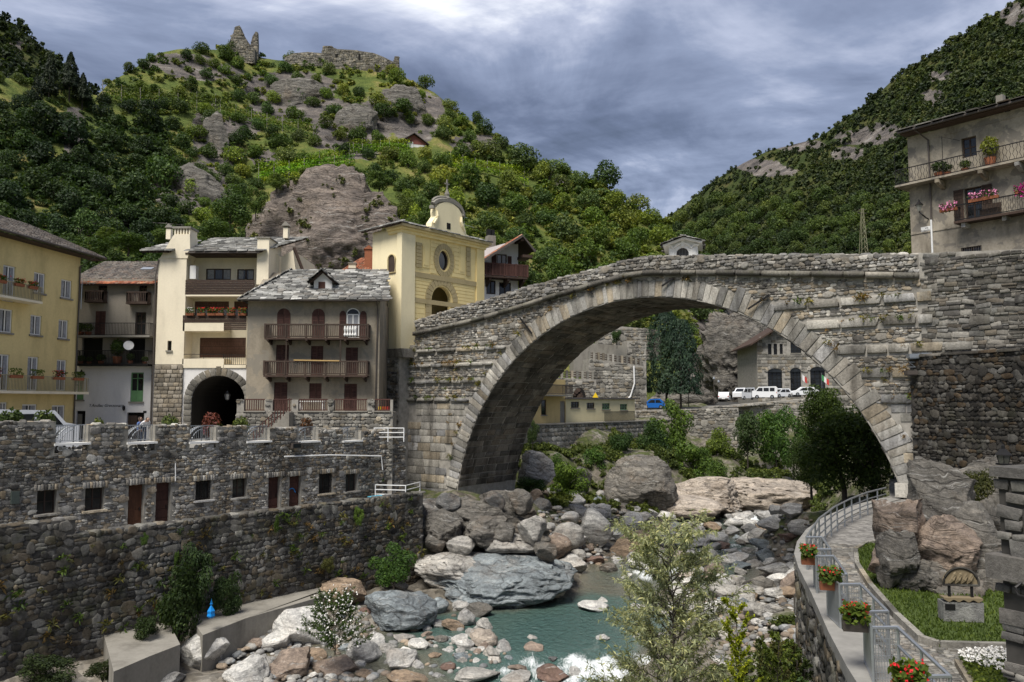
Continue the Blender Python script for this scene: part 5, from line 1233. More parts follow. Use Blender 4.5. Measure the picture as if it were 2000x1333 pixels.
def text_mesh(name, body, size, mat, parent, loc, rot=(math.pi/2, 0, 0), shear=0, align='CENTER', ext=.004):
    cu = bpy.data.curves.new(name, 'FONT'); cu.body = body; cu.size = size; cu.shear = shear; cu.extrude = ext; cu.align_x = align
    o = bpy.data.objects.new(name, cu); COL.objects.link(o); bpy.context.view_layer.update()
    me = bpy.data.meshes.new_from_object(o.evaluated_get(bpy.context.evaluated_depsgraph_get())); bpy.data.objects.remove(o)
    return ob(name, me, mat, parent, loc=loc, rot=rot)
text_mesh('lettering', 'VIA', H_*.42, M_IRON, sg, (W_*.55, -.008, H_*.56)); text_mesh('lettering', 'P.CESARE A', H_*.40, M_IRON, sg, (W_*.5, -.008, H_*.12))
q = NF.hit(207, 795); text_mesh('wall_lettering', "'l Andlec Gressonara", .34, M_IRON, nh, (q[0], -.012, q[1]), shear=.35)
# wall lantern of the old house
q = RF.hit(1806, 420); wl = thing('wall_lantern', 'black wall lantern on a curved bracket at the corner of the old house', 'lantern', RF.w(q[0], -.02, q[1]), RF.a)
ob('bracket', MB().tube([(0.25, 0, -.35), (.22, -.25, -.3), (.05, -.5, -.05), (-.1, -.55, .15)], .05, 6), M_IRON, wl)
ob('lamp_glass', MB().lathe([(.10, .2), (.22, .62)], (-.1, -.55, 0), 6), glass_mat('lantern_glass', (.20, .20, .18)), wl); ob('lamp_cap', MB().lathe([(.30, .62), (.24, .72), (.1, .85), (.05, .98), (.02, 1.05)], (-.1, -.55, 0), 6), M_IRON, wl)

# ---- dark retaining wall running from the bridge towards the viewer
DW = Frame((21.75, 43.35), R(-68.5)); dw = thing_f('retaining_wall', 'tall dark rubble retaining wall beside the right end of the bridge', 'wall', DW)
ob('wall_core', MB().box(0, 22, 0, 9, -8, 2.45), M_MORTD, dw)
lay(dw, 'wall_stone', rubble(0, 22, -6.5, 2.4, .24, 61, None, (.8, 2.0), .09, tilt=.45), M_DARK, 'rub', 300, seed=5, min_px=6)
its = []; x = 0; r = random.Random(4)
while x < 22: w = r.uniform(.9, 1.6); its.append((Vector((x+w/2, .5, 2.40)), UX, (0, 0, 1), (0, 1, 0), w*.98, .14, 1.3)); x += w
lay(dw, 'coping_slab', its, M_DARK, 'blk', 300, seed=6)
# floodlights on a lattice arm
q = DW.hit(1800, 712); fl = thing('floodlight_bracket', 'grey steel lattice bracket with floodlights fixed high on the dark wall', 'floodlight', DW.w(0.2, -.05, q[1]), 0)
mb = MB()
for z in (-.13, .13): mb.tube([(-.3, -.25, z), (1.35, -.25, z)], .03, 4)
for k in range(6): mb.tube([(-.3+.33*k-.0, -.25, -.13 if k % 2 else .13), (-.3+.33*(k+1 if k < 5 else k), -.25, .13 if k % 2 else -.13)], .02, 4)
ob('lattice_arm', mb, M_GALV, fl)
for x, z in ((-.1, .45), (.55, .50), (-.25, -.45), (.5, -.48)): f_ = ob('lamp_housing', MB().box(x-.28, x+.28, -.5, -.1, z-.10, z+.12).box(x-.24, x+.24, -.46, -.15, z-.15, z-.10), M_GALV if z > 0 else M_GUT, fl)

# ---- footpath
ZP = -5.3
edge_px = [(1762, 1420), (1712, 1340), (1690, 1308), (1650, 1240), (1612, 1165), (1582, 1112), (1572, 1085), (1576, 1062), (1592, 1038), (1622, 1015), (1660, 997), (1700, 985), (1738, 975)]
edge = [atz(x, y, ZP) for x, y in edge_px]
M_COB = stone_mat('cobble_sett', [(.20, .19, .175), (.25, .24, .22), (.165, .16, .15), (.22, .20, .175), (.28, .27, .25)], .15, 0, .5, .25)
far = [Vector((23.5, 50, ZP)), Vector((27, 56, ZP-.3))]
mb = MB(); L = edge+far; Rr = [Vector((14, 9.5, ZP))]+[Vector((16+i*.9, 12+i*3.6, ZP)) for i in range(1, len(L))]
for i in range(len(L)-1): mb.quad(L[i], Rr[i], Rr[i+1], L[i+1])
m, t = new_mat('path_setts_far'); p = gpos(t)
v = t('TexVoronoi', {'Vector': t.scale(p, (1, 1, 0)), 'Scale': 5.5}); c = t.mix(1.0, (.19, .18, .165), t.ramp(t('SeparateColor', {0: v.outputs['Color']}).outputs[0], [(0, (.6, .6, .6)), (1, (1.4, 1.4, 1.4))]), 'MULTIPLY')
finish(t, c, .9, t.math('MULTIPLY', v.outputs['Distance'], -1.0), .6, .05)
ob('path', mb, m, kind='structure')
# pale concrete border along the river side, then the retaining wall below it
nrm = []
for i in range(len(edge)): d = (edge[min(i+1, len(edge)-1)]-edge[max(i-1, 0)]).normalized(); nrm.append(Vector((-d.y, d.x, 0)))      # towards the river
mb = MB()
for i in range(len(edge)-1):
    a, b = edge[i], edge[i+1]; u0, u1 = nrm[i], nrm[i+1]; o = Vector((0, 0, .05))
    P = [a+u0*.35, b+u1*.35, b-u1*.55, a-u0*.55]
    mb.quad(*[q+o for q in P[::-1]]); mb.quad(P[0]+o, P[1]+o, P[1]-o*5, P[0]-o*5); mb.quad(P[3]+o, P[3]-o, P[2]-o, P[2]+o)
ob('path_edge', mb, M_PAVE, kind='structure')
pw = thing('path_wall', 'rubble retaining wall dropping from the footpath railing to the river bank', 'wall')
mb = MB(); its = []
for i in range(len(edge)-1):
    a, b = edge[i]+nrm[i]*.25, edge[i+1]+nrm[i+1]*.25; mb.quad(a+Vector((0, 0, -8)), b+Vector((0, 0, -8)), b, a)
    u = (b-a); Ln = u.length; u = u/Ln; o = Vector((-u.y, u.x, 0))
    its += [(c+Vector((0, 0, 0)), uu, oo, vv, w, d, h) for c, uu, oo, vv, w, d, h in rubble(0, Ln, -12.5, ZP-.2, .30, 70+i, None, (.8, 2), .11, tilt=.3, u=u, o=o, org=Vector((a.x, a.y, 0)))]
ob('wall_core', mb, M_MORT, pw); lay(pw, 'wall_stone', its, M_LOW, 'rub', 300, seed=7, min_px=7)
# setts of the near path
sp = thing('cobbled_paving', 'grey cobbled setts covering the near footpath', 'paving'); sp['kind'] = 'structure'; del sp['category']
rr = random.Random(8); its = []
EX = np.array([(e.y, e.x) for e in edge]); 
gr_px = [(1740, 1056), (1692, 1061), (1671, 1074), (1674, 1102), (1700, 1143), (1750, 1200), (1800, 1247), (1835, 1258), (1985, 1262)]
G = [atz(x, y, ZP+.1) for x, y in gr_px]
def xl(Y): return float(np.interp(Y, EX[:10, 0], EX[:10, 1]))
GY_ = sorted([(g.y, g.x) for g in G]); 
def xg(Y):
    if Y < G[-2].y: return 13.0
    return float(np.interp(Y, [a for a, _ in GY_], [b for _, b in GY_]))
Y = 10.6
while Y < 30:
    h = .125 if Y < 22 else .2; x = xl(Y)+.5
    while x < xg(Y)-.16:
        w = h*rr.uniform(.9, 1.5); a = .5*math.sin(x*1.1)
        its.append((Vector((x, Y+.14*math.sin(x*2.3)+rr.uniform(-.01, .01), ZP-.02)), (math.cos(a), math.sin(a), 0), (0, 0, 1), (-math.sin(a), math.cos(a), 0), w*.92, .05*rr.uniform(.7, 1.2), h*.92)); x += w
    Y += h
lay(sp, 'sett', its, M_COB, 'blk', 300, seed=8, min_px=4)
# lawn with kerb
lawn = G+[atz(1985, 1180, ZP), atz(1900, 1120, ZP), atz(1800, 1080, ZP), atz(1760, 1040, ZP)]
m, t = new_mat('lawn_soil'); p = gpos(t); finish(t, t.ramp(t.noise(p, 3, 5), [(.3, (.035, .055, .012)), (.7, (.075, .105, .02))]), .95)
ob('lawn', MB().prism([(q.x, q.y) for q in lawn], ZP-.1, ZP+.09, 'z'), m, kind='structure')
kb = thing('kerb', 'curved grey stone kerb round the small lawn', 'kerb')
for i in range(len(G)-1):
    a, b = G[i], G[i+1]; n = max(1, round((b-a).length/1.0))
    for k in range(n):
        p, q = a.lerp(b, k/n), a.lerp(b, (k+1)/n); u = (q-p).normalized(); s_ = Vector((-u.y, u.x, 0))*.07; e = u*.008
        ob('kerb_stone', MB().prism([(v.x, v.y) for v in (p+s_+e, p-s_+e, q-s_-e, q+s_-e)], ZP-.1, ZP+.16, 'z'), M_FAR, kb)
# stepped railing: bays that jut into the path, bars between them
def zr_(x, y): return atz(x, y, ZP+1.05)
bays = [((1703, 1226.5), (1794, 1322)), ((1640, 1142), (1687, 1195.6)), ((1594, 1087), (1615, 1122.5)), ((1575, 1050), (1589, 1074))]
pr_ = thing('path_railing', 'galvanised steel railing with projecting bays along the footpath edge', 'railing'); prevO = None
for i, (f_, n_) in enumerate(bays):
    O1, O2 = zr_(*f_), zr_(*n_); d = (O2-O1).normalized(); inn = Vector((-d.y, d.x, 0)); inn = inn if inn.x > 0 else -inn
    inn = Vector((1, .05, 0)).normalized()*.50; I1, I2 = O1+inn, O2+inn; dn = Vector((0, 0, -1.03))
    mb = MB()
    for p in (O1, O2, I1, I2): mb.tube([p, p+dn], .032, 4)
    for p, q in ((O1, I1), (I1, I2), (I2, O2)): mb.tube([p, q], .035, 6)
    for k in (.33, .66): mb.tube([I1+dn*k, I2+dn*k], .03, 6)
    mid = (I1+I2)/2; mb.tube([mid, mid+dn], .028, 4)
    ob('bay_rail', mb, M_GALV, pr_)
    ms = MB()
    for p, q in ((O1, I1), (O2, I2)):
        for k in range(1, 9): c = p.lerp(q, k/9); ms.tube([c, c+dn*.95], .006, 4, False)
        for k in range(1, 10): ms.tube([p+dn*k/10, q+dn*k/10], .005, 4, False)
    ob('wire_mesh', ms, M_GALV, pr_, kind='stuff')
    nxt = zr_(*bays[i-1][0]) if i else None
    if i:                                    # bars from this bay's near end to the far end of the nearer bay
        ms = MB(); a, b = O2, nxt
        for k in range(26): c = a.lerp(b, k/25); ms.box(c.x-.012, c.x+.012, c.y-.012, c.y+.012, c.z-1.0, c.z)
        ms.tube([a, b], .03, 5).tube([a+dn*.95, b+dn*.95], .025, 5); ob('bar_panel', ms, M_GALV, pr_, kind='stuff')
RAILO = [(zr_(*bays[i][1]), zr_(*bays[i-1][0])) for i in (1, 2, 3)]
a = zr_(*bays[3][0]); cr = thing('curved_railing', 'plain steel railing curving round the bend of the footpath to the arch', 'railing')
tp = [a]+[zr_(x, y) for x, y in ((1584, 1036), (1600, 1013), (1630, 990), (1660, 975), (1694, 962), (1730, 953))]
for k in (0, .3, .55, .8): ob('rail', MB().tube([q+Vector((0, 0, -1.02*k)) for q in tp], .038 if k == 0 else .028, 6), M_GALV, cr)
cum = [0]
for p, q in zip(tp[:-1], tp[1:]): cum.append(cum[-1]+(q-p).length)
s_ = 0
while s_ < cum[-1]:
    q = Vector([float(np.interp(s_, cum, [p[k] for p in tp])) for k in range(3)]); ob('post', MB().tube([q, q+Vector((0, 0, -1.05))], .035, 5), M_GALV, cr); s_ += 1.45
# near wall at the right edge with a projecting slab and iron hook
x0 = at(1946, 1000, 14).x; NW = Frame((x0, 14), R(-63))
nw = thing_f('gate_pier', 'dark rough stone pier with a projecting slab at the right edge', 'pier', NW)
ob('wall_core', MB().box(0.03, 7, .05, 2.2, -7, -1.2), M_MORTD, nw)
M_PIER = stone_mat('pier_stone', [(.16, .15, .14), (.20, .19, .175), (.12, .115, .11), (.24, .23, .21)], .15, .2, .4, .05)
lay(nw, 'wall_stone', rubble(0, 7, -6.6, -1.35, .22, 81, None, (.9, 2.2), .08, .06, .93, .05), M_PIER, 'rough', 300, seed=9)
ob('coping_slab', MB().box(-.06, 7, -.06, 2.3, -1.3, -1.13), M_PIER, nw)
sl_ = ob('projecting_slab', MB().box(-.10, 2.6, -.22, .3, -3.02, -2.62), M_PIER, nw); ob('iron_hook', MB().tube([(.5, -.2, -3.0), (.45, -.30, -3.08), (.5, -.32, -3.2), (.72, -.28, -3.22)], .03, 6), M_IRON, sl_)
q = at(1961, 912, 14.6); ln = thing('pier_lantern', 'dark six sided lantern standing on the stone pier', 'lantern', (q.x, q.y, -1.13)); ln.scale = (.64, .64, .72)
ob('lamp_glass', MB().lathe([(.13, 0), (.19, .22)], k=6), glass_mat('dull_glass', (.07, .07, .06)), ln); ob('lamp_cap', MB().lathe([(.24, .22), (.22, .25), (.10, .36), (.06, .38), (.05, .46), (.01, .5)], k=6), M_IRON, ln)
ob('lamp_frame', MB().box(-.15, .15, -.15, .15, -.03, .012), M_IRON, ln)
for k in range(6): a = 2*math.pi*k/6; ob('lamp_rib', MB().tube([(.135*math.cos(a), .135*math.sin(a), 0), (.197*math.cos(a), .197*math.sin(a), .22)], .012, 4), M_IRON, ln)
# memorial on the lawn
q = atz(1880, 1213, ZP+.1); mm = thing('memorial', 'small stone memorial with carved half-round panel on a granite block in the grass', 'memorial', q, R(-8)); mm.scale = (.87, .87, .97)
M_GRAN = stone_mat('rough_granite', [(.20, .20, .195)], .5, .2, .2, 0, .9); M_CARV = plaster_mat('carved_ochre_stone', (.20, .16, .10), .5)
ob('plinth', MB().prism([(-.52, 0), (.50, 0), (.52, .46), (-.52, .46)], -.12, .3), M_GRAN, mm); ob('inscription_plate', MB().box(-.48, -.22, -.135, -.115, .28, .42), M_IRON, mm)
wv = [(-.5+1.0*i/20, .50+.03*math.cos(i*1.25)) for i in range(21)]; ob('wavy_ledge', MB().prism([(-.5, .57), (.5, .57)][::1]+wv[::-1], -.13, .2), M_CARV, mm)
for x in (-.3, .28): ob('iron_post', MB().box(x-.03, x+.03, .0, .06, .56, .90), M_IRON, mm)
hr = [(.46*math.cos(a), .86+.42*math.sin(a)) for a in np.linspace(0, math.pi, 21)]; ob('half_round_panel', MB().prism(hr, .0, .10), M_CARV, mm); ob('panel_rim', MB().tube([(x, -.01, z) for x, z in hr], .035, 5).tube([(-.46, -.01, .86), (.46, -.01, .86)], .03, 5), M_DARK, mm)
for k in range(4): x = -.22+.15*k; ob('relief', MB().tube([(x-.08, -.0, .90), (x, -.035, 1.0), (x+.05, -.03, 1.12), (x+.09, .0, 1.17-.03*k)], [.03, .06, .055, .02], 6), M_CARV, mm)
# ================================================================ seen through the arch
M_YEL2 = plaster_mat('pale_yellow_plaster', (.66, .58, .36), .2); M_OCHP = plaster_mat('ochre_plaster', (.55, .42, .20), .3)
AF = Frame((at(1105, 785, 100).x, 100), R(50)); ah = thing_f('low_building', 'long low pale yellow building with four small windows seen through the arch', 'building', AF)
X = lambda px, py=800, t=0: AF.hit(px, py, t)[0]
Z = lambda py, px=1105, t=0: AF.hit(px, py, t)[1]
zg = Z(828); zt = Z(780)
hs = [AF.rect(*w) for w in ((1115, 785, 1131, 797), (1146, 787, 1161, 798.5), (1176, 788, 1191, 800), (1211, 789.5, 1225, 801))]
ob('wall', shell(0, X(1240), zg, zt, 6, hs, .25), M_YEL2, ah)
for i, h in enumerate(hs): w = window(ah, h, .15, .08, 2, 1, M_WOODD if i < 2 else M_GREEN, M_CONC)
ob('roof', MB().box(-.2, X(1240)+.25, -.3, 6.2, zt, zt+.22), M_TILEG, ah)
hs = [AF.rect(1057, 781, 1067, 811), AF.rect(1094, 784, 1104, 826)]
ob('annex_wall', shell(X(1040), -.05, zg, Z(742), 7, hs, .25), M_OCHP, ah); window(ah, hs[0], .15, .1, 0, 1, M_WOODD, M_CONC); ob('door', MB().box(hs[1][0], hs[1][1], .1, .16, hs[1][2], hs[1][3]), M_CONC, ah)
a, b = X(1068, 770, -1.5), X(1118, 770, -1.5); z = Z(771, 1090, -1.5); o = ob('balcony', MB().box(a, b, -1.6, 0, z-.2, z), M_CONC, ah); railing(o, a, b, z+.05, z+1.2, -1.55, M_GUT, .22, .03, .05, ends=0)
# bank wall below it
bw = thing_f('bank_wall', 'pale stone wall on the bank below the low yellow building', 'wall', Frame((AF.p.x+.9, AF.p.y-1.2), AF.a))
f2 = Frame((AF.p.x+.9, AF.p.y-1.2), AF.a); ob('wall_core', MB().box(-9, 24, .0, 1, -10, zg+.03), M_MORTL, bw)
lay(bw, 'wall_stone', courses(-9, 24, -7.5, zg, .55, 91, None, (.9, 2.2), .12, 0, .05), M_FAR, 'rub', 300, seed=3, min_px=4); ob('coping', MB().box(-9, 24, -.2, 1.1, zg, zg+.15), M_CONC, bw)
rl_ = thing_f('bank_railing', 'thin iron railing in front of the low yellow building', 'railing', f2); railing(rl_, f2.hit(1185, 815)[0], f2.hit(1243, 812)[0], zg+.15, zg+1.45, .3, M_IRON, .22, .025, .03)
# terraces behind
def terrace(name, label, Y, ang, px0, px1, pyt0, pyt1, zb_, mat=M_FAR, hh=.42, seed=0, depth=3, core=None, n=300, stones=True):
    fr = Frame((at((px0+px1)/2, 785, Y).x, Y), R(ang)); o = thing_f(name, label, 'wall', fr)
    a, b = fr.hit(px0, 700)[0], fr.hit(px1, 700)[0]; za, zb2 = fr.hit(px0, pyt0)[1], fr.hit(px1, pyt1)[1]
    ob('wall_core', MB().prism([(a, zb_), (b, zb_), (b, zb2), (a, za)], 0, depth), core or M_MORTL, o)
    if stones: lay(o, 'wall_stone', rubble(a, b, zb_, max(za, zb2), hh, seed, lambda x, z, w, h: z+h*.4 < za+(zb2-za)*(x-a)/(b-a), (1, 2.2), .12), mat, 'rub', n, seed=seed, min_px=4)
    return o, fr, a, b, za, zb2
tA = terrace('terrace_wall', 'tall pale rubble terrace wall crowned by pillars and wooden bars behind the low yellow building', 118, 12, 1150, 1262, 701, 716, -2, seed=92)
tB = terrace('terrace_wall', 'lower terrace wall with an arched log niche beside the low yellow building', 114, 12, 1085, 1164, 738, 742, -2, seed=93)
terrace('terrace_wall', 'smooth grey concrete wall on the second terrace above the pillars', 126, 8, 1120, 1225, 668, 676, 4, seed=94, stones=False, core=M_CONC)
terrace('terrace_wall', 'topmost rubble terrace wall below the green meadow', 133, 6, 1170, 1290, 634, 645, 7, seed=95)
terrace('terrace_wall', 'dark stepped wall section beside the concrete terrace wall', 127, 8, 1225, 1262, 666, 668, 4, seed=96)
def pillars(T, px0, px1, n, label):
    o, fr, a, b, za, zb2 = T; x0, x1 = fr.hit(px0, 700)[0], fr.hit(px1, 700)[0]; p = thing_f('pillar_railing', label, 'railing', fr)
    zf = lambda x: za+(zb2-za)*(x-a)/(b-a)
    for i in range(n): x = x0+(x1-x0)*i/(n-1); ob('pillar', MB().box(x-.16, x+.16, .1, .5, zf(x)-.05, zf(x)+1.15), M_FAR, p)
    for i in range(n-1):
        xa, xb_ = x0+(x1-x0)*i/(n-1)+.16, x0+(x1-x0)*(i+1)/(n-1)-.16
        for k in range(3): z = (zf(xa)+zf(xb_))/2+.2+.32*k; ob('wooden_bar', MB().box(xa, xb_, .25, .35, z, z+.14), M_WOODB, p)
pillars(tA, 1152, 1252, 12, 'row of stone pillars with wooden bars on the tall terrace wall'); pillars(tB, 1088, 1158, 8, 'row of stone pillars with wooden bars on the lower terrace wall')
fr = tB[1]; a, b, c, d = fr.rect(1118, 757, 1144, 782); cx = (a+b)/2; hw_ = (b-a)/2
P = [(cx+hw_*math.cos(q), c+(d-c)*math.sin(q)) for q in np.linspace(0, math.pi, 15)]; ob('niche', MB().prism(P, -.16, .0), M_DKIN, tB[0])
r = random.Random(2); k = 0
for i in range(16):
    x, z, q = cx+r.uniform(-.8, .8)*hw_, c+r.uniform(.08, .8)*(d-c), r.uniform(.18, .3)
    if ((x-cx)/hw_)**2+((z-c)/(d-c))**2 < .75: ob('log', MB().tube([(x, -.40-.02*k, z), (x, -.1, z)], q, 8), M_WOODB, tB[0]); k += 1
fr = tA[1]; P = [fr.hit(x, y, -.3) for x, y in ((1238, 715), (1239, 750), (1231, 775), (1222, 784))]; ob('drain_pipe', MB().tube([(x, -.3, z) for x, z in P], .12, 6), M_WHITEM, tA[0])
q = at(1163, 781, 108); ob('warning_sign', MB().prism([(-.55, 0), (.55, 0), (0, 1.0)], 0, .05), plain_mat('yellow_sign', (.75, .52, .02), .5, .05), loc=(q.x, q.y, q.z), label='yellow triangular sign on the roof edge of the low building', cat='sign')
# road with its retaining walls
ob('road', MB().quad(at(1225, 806, 121), at(1640, 784, 134), (95, 175, .3), (20, 178, .3)), plain_mat('asphalt', (.055, .055, .055), .9, .3), kind='structure')
tR = terrace('road_wall', 'stone wall below the road left of the parked white cars', 117, -6, 1235, 1440, 802, 797, -9, seed=97, depth=2)
tR2 = terrace('road_wall', 'long stone wall carrying the road with the parked white cars', 130, 5, 1370, 1690, 796, 770, -9, seed=98, depth=2)
# power house
HF = Frame((at(1481, 785, 141).x, 141), R(-6)); ph = thing_f('stone_hall', 'grey squared stone hall with tall arched windows behind the arch', 'building', HF)
X = lambda px, py=720, t=0: HF.hit(px, py, t)[0]
Z = lambda py, px=1500, t=0: HF.hit(px, py, t)[1]
W_ = 17.0; zg = -.5; zE = Z(664, 1481); zK = zE+5.2
hs = [HF.rect(*w) for w in ((1500, 727, 1528, 776), (1544, 726, 1565, 776), (1583, 724, 1612, 776), (1500, 672, 1507, 693), (1511, 672, 1518, 693), (1523, 672, 1529, 692), (1544, 668, 1565, 690))]
g = wall_grid(0, W_, zg, zE, hs, .5); g.quad((0, 0, zE), (W_, 0, zE), (W_/2, 0, zK)); g.quad((0, 0, zg), (0, 0, zE), (0, 20, zE), (0, 20, zg)); g.quad((W_, 0, zg), (W_, 20, zg), (W_, 20, zE), (W_, 0, zE))
ob('wall', g, M_MORTL, ph)
def hk(x, z, w, h):
    if z > zE: return abs(x-W_/2) < (W_/2)*(1-(z+h/2-zE)/(zK-zE))
    return not any(a-w*.4 < x < b+w*.4 and c-h*.4 < z < d+h*.4+(.7 if i < 3 else 0) for i, (a, b, c, d) in enumerate(hs))
lay(ph, 'wall_stone', courses(0, W_, zg, zK, .55, 99, hk, (1, 2.2), .10, 0, .05), M_FAR, 'blk', 300, seed=4, min_px=3)
for i, h in enumerate(hs):
    w = window(ph, h, .3, .12, 2 if i < 3 or i == 6 else 1, 6 if i < 3 else 3, M_IRON, M_CONC)
    if i < 3:
        a, b, c, d = h; cx = (a+b)/2; hw_ = (b-a)/2; P = [(cx+hw_*math.cos(q), d-.05+.62*math.sin(q)) for q in np.linspace(0, math.pi, 11)]
        ob('arch_light', MB().prism(P, -.03, .05), M_GLASS, w); its = []
        for k in range(9): q = math.pi*(k+.5)/9; its.append((Vector((cx+(hw_+.3)*math.cos(q), 0, d+(.62+.3)*math.sin(q))), (-math.sin(q), 0, math.cos(q)*.5), OUT, (math.cos(q), 0, math.sin(q)), .6, .14, .6))
        lay(ph, 'arch_stone', its, M_ASH, 'blk', 300, min_px=3)
for s_ in (-1, 1):
    e0, e1 = Vector((W_/2+s_*(W_/2+1.4), -1.5, zE-.85)), Vector((W_/2+s_*(W_/2+1.4), 20, zE-.85)); k0, k1 = Vector((W_/2, -1.5, zK+.2)), Vector((W_/2, 20, zK+.2))
    mb = MB(); mb.quad(e0, e1, k1, k0); dn = Vector((0, 0, -.3)); mb.quad(k0+dn, k1+dn, e1+dn, e0+dn); mb.quad(e0+dn, e0, k0, k0+dn); mb.quad(e1+dn, e1, e0, e0+dn); ob('roof', mb, M_WOODD, ph)
    for k in range(4): f = (k+.5)/4; p = e0.lerp(k0, f); ob('rafter', MB().box(p.x-.12, p.x+.12, -1.4, .0, p.z-.55, p.z-.28), M_WOODD, ph)
# two flags and lamp posts in front of it
for px_, nm, cs in ((1568, 'white and red', ((.7, .68, .66), (.4, .05, .04))), (1606, 'green white and red', ((.05, .25, .08), (.7, .7, .68), (.5, .05, .04)))):
    q = at(px_, 780, 136); fg = thing('flag', nm+' flag on a thin pole in front of the stone hall', 'flag', q); fg.scale = (.62, .62, .75); ob('pole', MB().tube([(0, 0, 0), (0, 0, 6)], .05, 5), M_GALV, fg)
    for k, c in enumerate(cs): ob('cloth', MB().quad((.05+.65*k, .1*math.sin(k), 5.6-.4*k), (.05+.65*(k+1), .1*math.sin(k+1), 5.2-.4*k), (.05+.65*(k+1), .1*math.sin(k+1), 3.9-.4*k), (.05+.65*k, .1*math.sin(k), 4.3-.4*k)), plain_mat('flag_cloth', c, .8, .1), fg)
for px_, py0, py1, Y, lb in ((1244, 745, 800, 120, 'thin grey lamp post beside the white drain pipe'), (1395, 742, 790, 136, 'thin lamp post left of the parked white cars'), (1404, 748, 785, 140, 'second thin lamp post by the rock face'), (1345, 750, 795, 134, 'thin lamp post right of the two spruces')):
    q = at(px_, py1, Y); H_ = (py1-py0)*Y/F_PX; lp = thing('lamp_post', lb, 'lamp post', q); ob('pole', MB().lathe([(.08, 0), (.05, H_)], k=6), M_GUT, lp); ob('lamp_head', MB().lathe([(.10, H_), (.24, H_+.1), (.2, H_+.35), (.03, H_+.5)], k=8), M_GALV, lp)
# parked vehicles
M_TYRE = plain_mat('tyre', (.015, .015, .015), .9, .1); M_WCAR = plain_mat('white_car_paint', (.72, .73, .74), .25, .03, spec=.5); M_BCAR = plain_mat('blue_car_paint', (.015, .12, .42), .25, .05, spec=.5); M_RED = plain_mat('red_lamp', (.45, .02, .015), .3, .05)
def car(label, p, rz, L, W, H, paint, van=False, name='parked_car', group=None):
    c = thing(name, label, 'van' if van else 'car', p, rz, group)
    hb, hr = .34*H+.2, H
    if van: pr = [(-L/2, .32), (L/2, .32), (L/2, .62*H), (L*.36, .68*H), (L*.24, H*.96), (-L*.46, H), (-L/2, .92*H)]
    else: pr = [(-L/2, .30), (L/2, .30), (L/2, .50*H), (L*.30, .62*H), (L*.12, .97*H), (-L*.28, H), (-L*.44, .64*H), (-L/2, .58*H)]
    b = ob('body', MB().prism(pr, -W/2, W/2), paint, c); bv = b.modifiers.new('bevel', 'BEVEL'); bv.width = .09; bv.segments = 2
    z0, z1 = (.62*H, .92*H)
    if van: gl = [[(L*.35, z0+.04), (L*.235, z1), (L*.08, z1), (L*.08, z0)], [(L*.04, z0), (L*.04, z1), (-L*.18, z1), (-L*.18, z0)], [(-L*.22, z0), (-L*.22, z1), (-L*.42, z1), (-L*.42, z0)]]
    else: gl = [[(L*.25, z0), (L*.11, z1), (-L*.06, z1), (-L*.06, z0)], [(-L*.09, z0), (-L*.09, z1), (-L*.26, z1), (-L*.36, z0)]]
    for g_ in gl: ob('side_window', MB().prism(g_, -W/2-.012, W/2+.012), M_GLASS, c)
    fz = ((L*.36, .70*H), (L*.25, .93*H)) if van else ((L*.29, .64*H), (L*.13, .94*H)); e = .04
    ob('windscreen', MB().quad((fz[0][0]+e, -W*.42, fz[0][1]), (fz[0][0]+e, W*.42, fz[0][1]), (fz[1][0]+e, W*.38, fz[1][1]), (fz[1][0]+e, -W*.38, fz[1][1])), M_GLASS, c)
    rx = -L/2-.012 if van else -L*.44-.02
    ob('rear_window', MB().quad((rx-(0 if van else .0), W*.4, .64*H), (rx, -W*.4, .64*H), (rx+(.02 if van else L*.15), -W*.37, .90*H), (rx+(.02 if van else L*.15), W*.37, .90*H)), M_GLASS, c)
    for s_ in (-1, 1):
        for x in (-L*.31, L*.32):
            w = ob('wheel', MB().tube([(x, s_*(W/2-.2), .31), (x, s_*(W/2+.02), .31)], .31, 14), M_TYRE, c); ob('hubcap', MB().tube([(x, s_*(W/2+.015), .31), (x, s_*(W/2+.04), .31)], .18, 10), M_GALV, w)
        ob('tail_light', MB().box(-L/2-.02, -L/2+.04, s_*W*.46-.09, s_*W*.46+.09, .45*H, .58*H), M_RED, c); ob('headlight', MB().box(L/2-.05, L/2+.02, s_*W*.38-.16, s_*W*.38+.16, .40*H, .50*H), M_WHITE, c)
    ob('bumper', MB().box(-L/2-.07, -L/2+.1, -W*.47, W*.47, .28, .48).box(L/2-.1, L/2+.07, -W*.47, W*.47, .28, .46), M_GUT, c); ob('number_plate', MB().box(-L/2-.085, -L/2-.07, -.26, .26, .36, .47), M_WHITE, c)
    return c
for px_, py_, Y, rz, L, W, H_, pt, v, lb in ((1276, 799, 128, R(172), 3.7, 1.65, 1.55, M_BCAR, False, 'bright blue small car parked left of the spruce trunks'), (1415, 784, 131, R(70), 3.6, 1.65, 1.5, M_WCAR, False, 'small white car seen from behind, leftmost of the white row'),
        (1453, 781, 133, R(222), 3.9, 1.75, 1.95, M_WCAR, True, 'white van parked beside the small white car, rear half turned to us'), (1494, 779, 133, R(160), 3.8, 1.75, 1.95, M_WCAR, True, 'white van standing in front of the first arched window'),
        (1526, 777, 136, R(200), 3.4, 1.7, 1.5, M_WCAR, False, 'white car half hidden by leaves below the arched windows'), (1572, 774, 135, R(170), 4.1, 1.7, 1.5, M_WCAR, False, 'white car at the right end of the row near the big dark tree')):
    q = at(px_, py_, Y); car(lb, (q.x, q.y, q.z), rz, L, W, H_, pt, v)
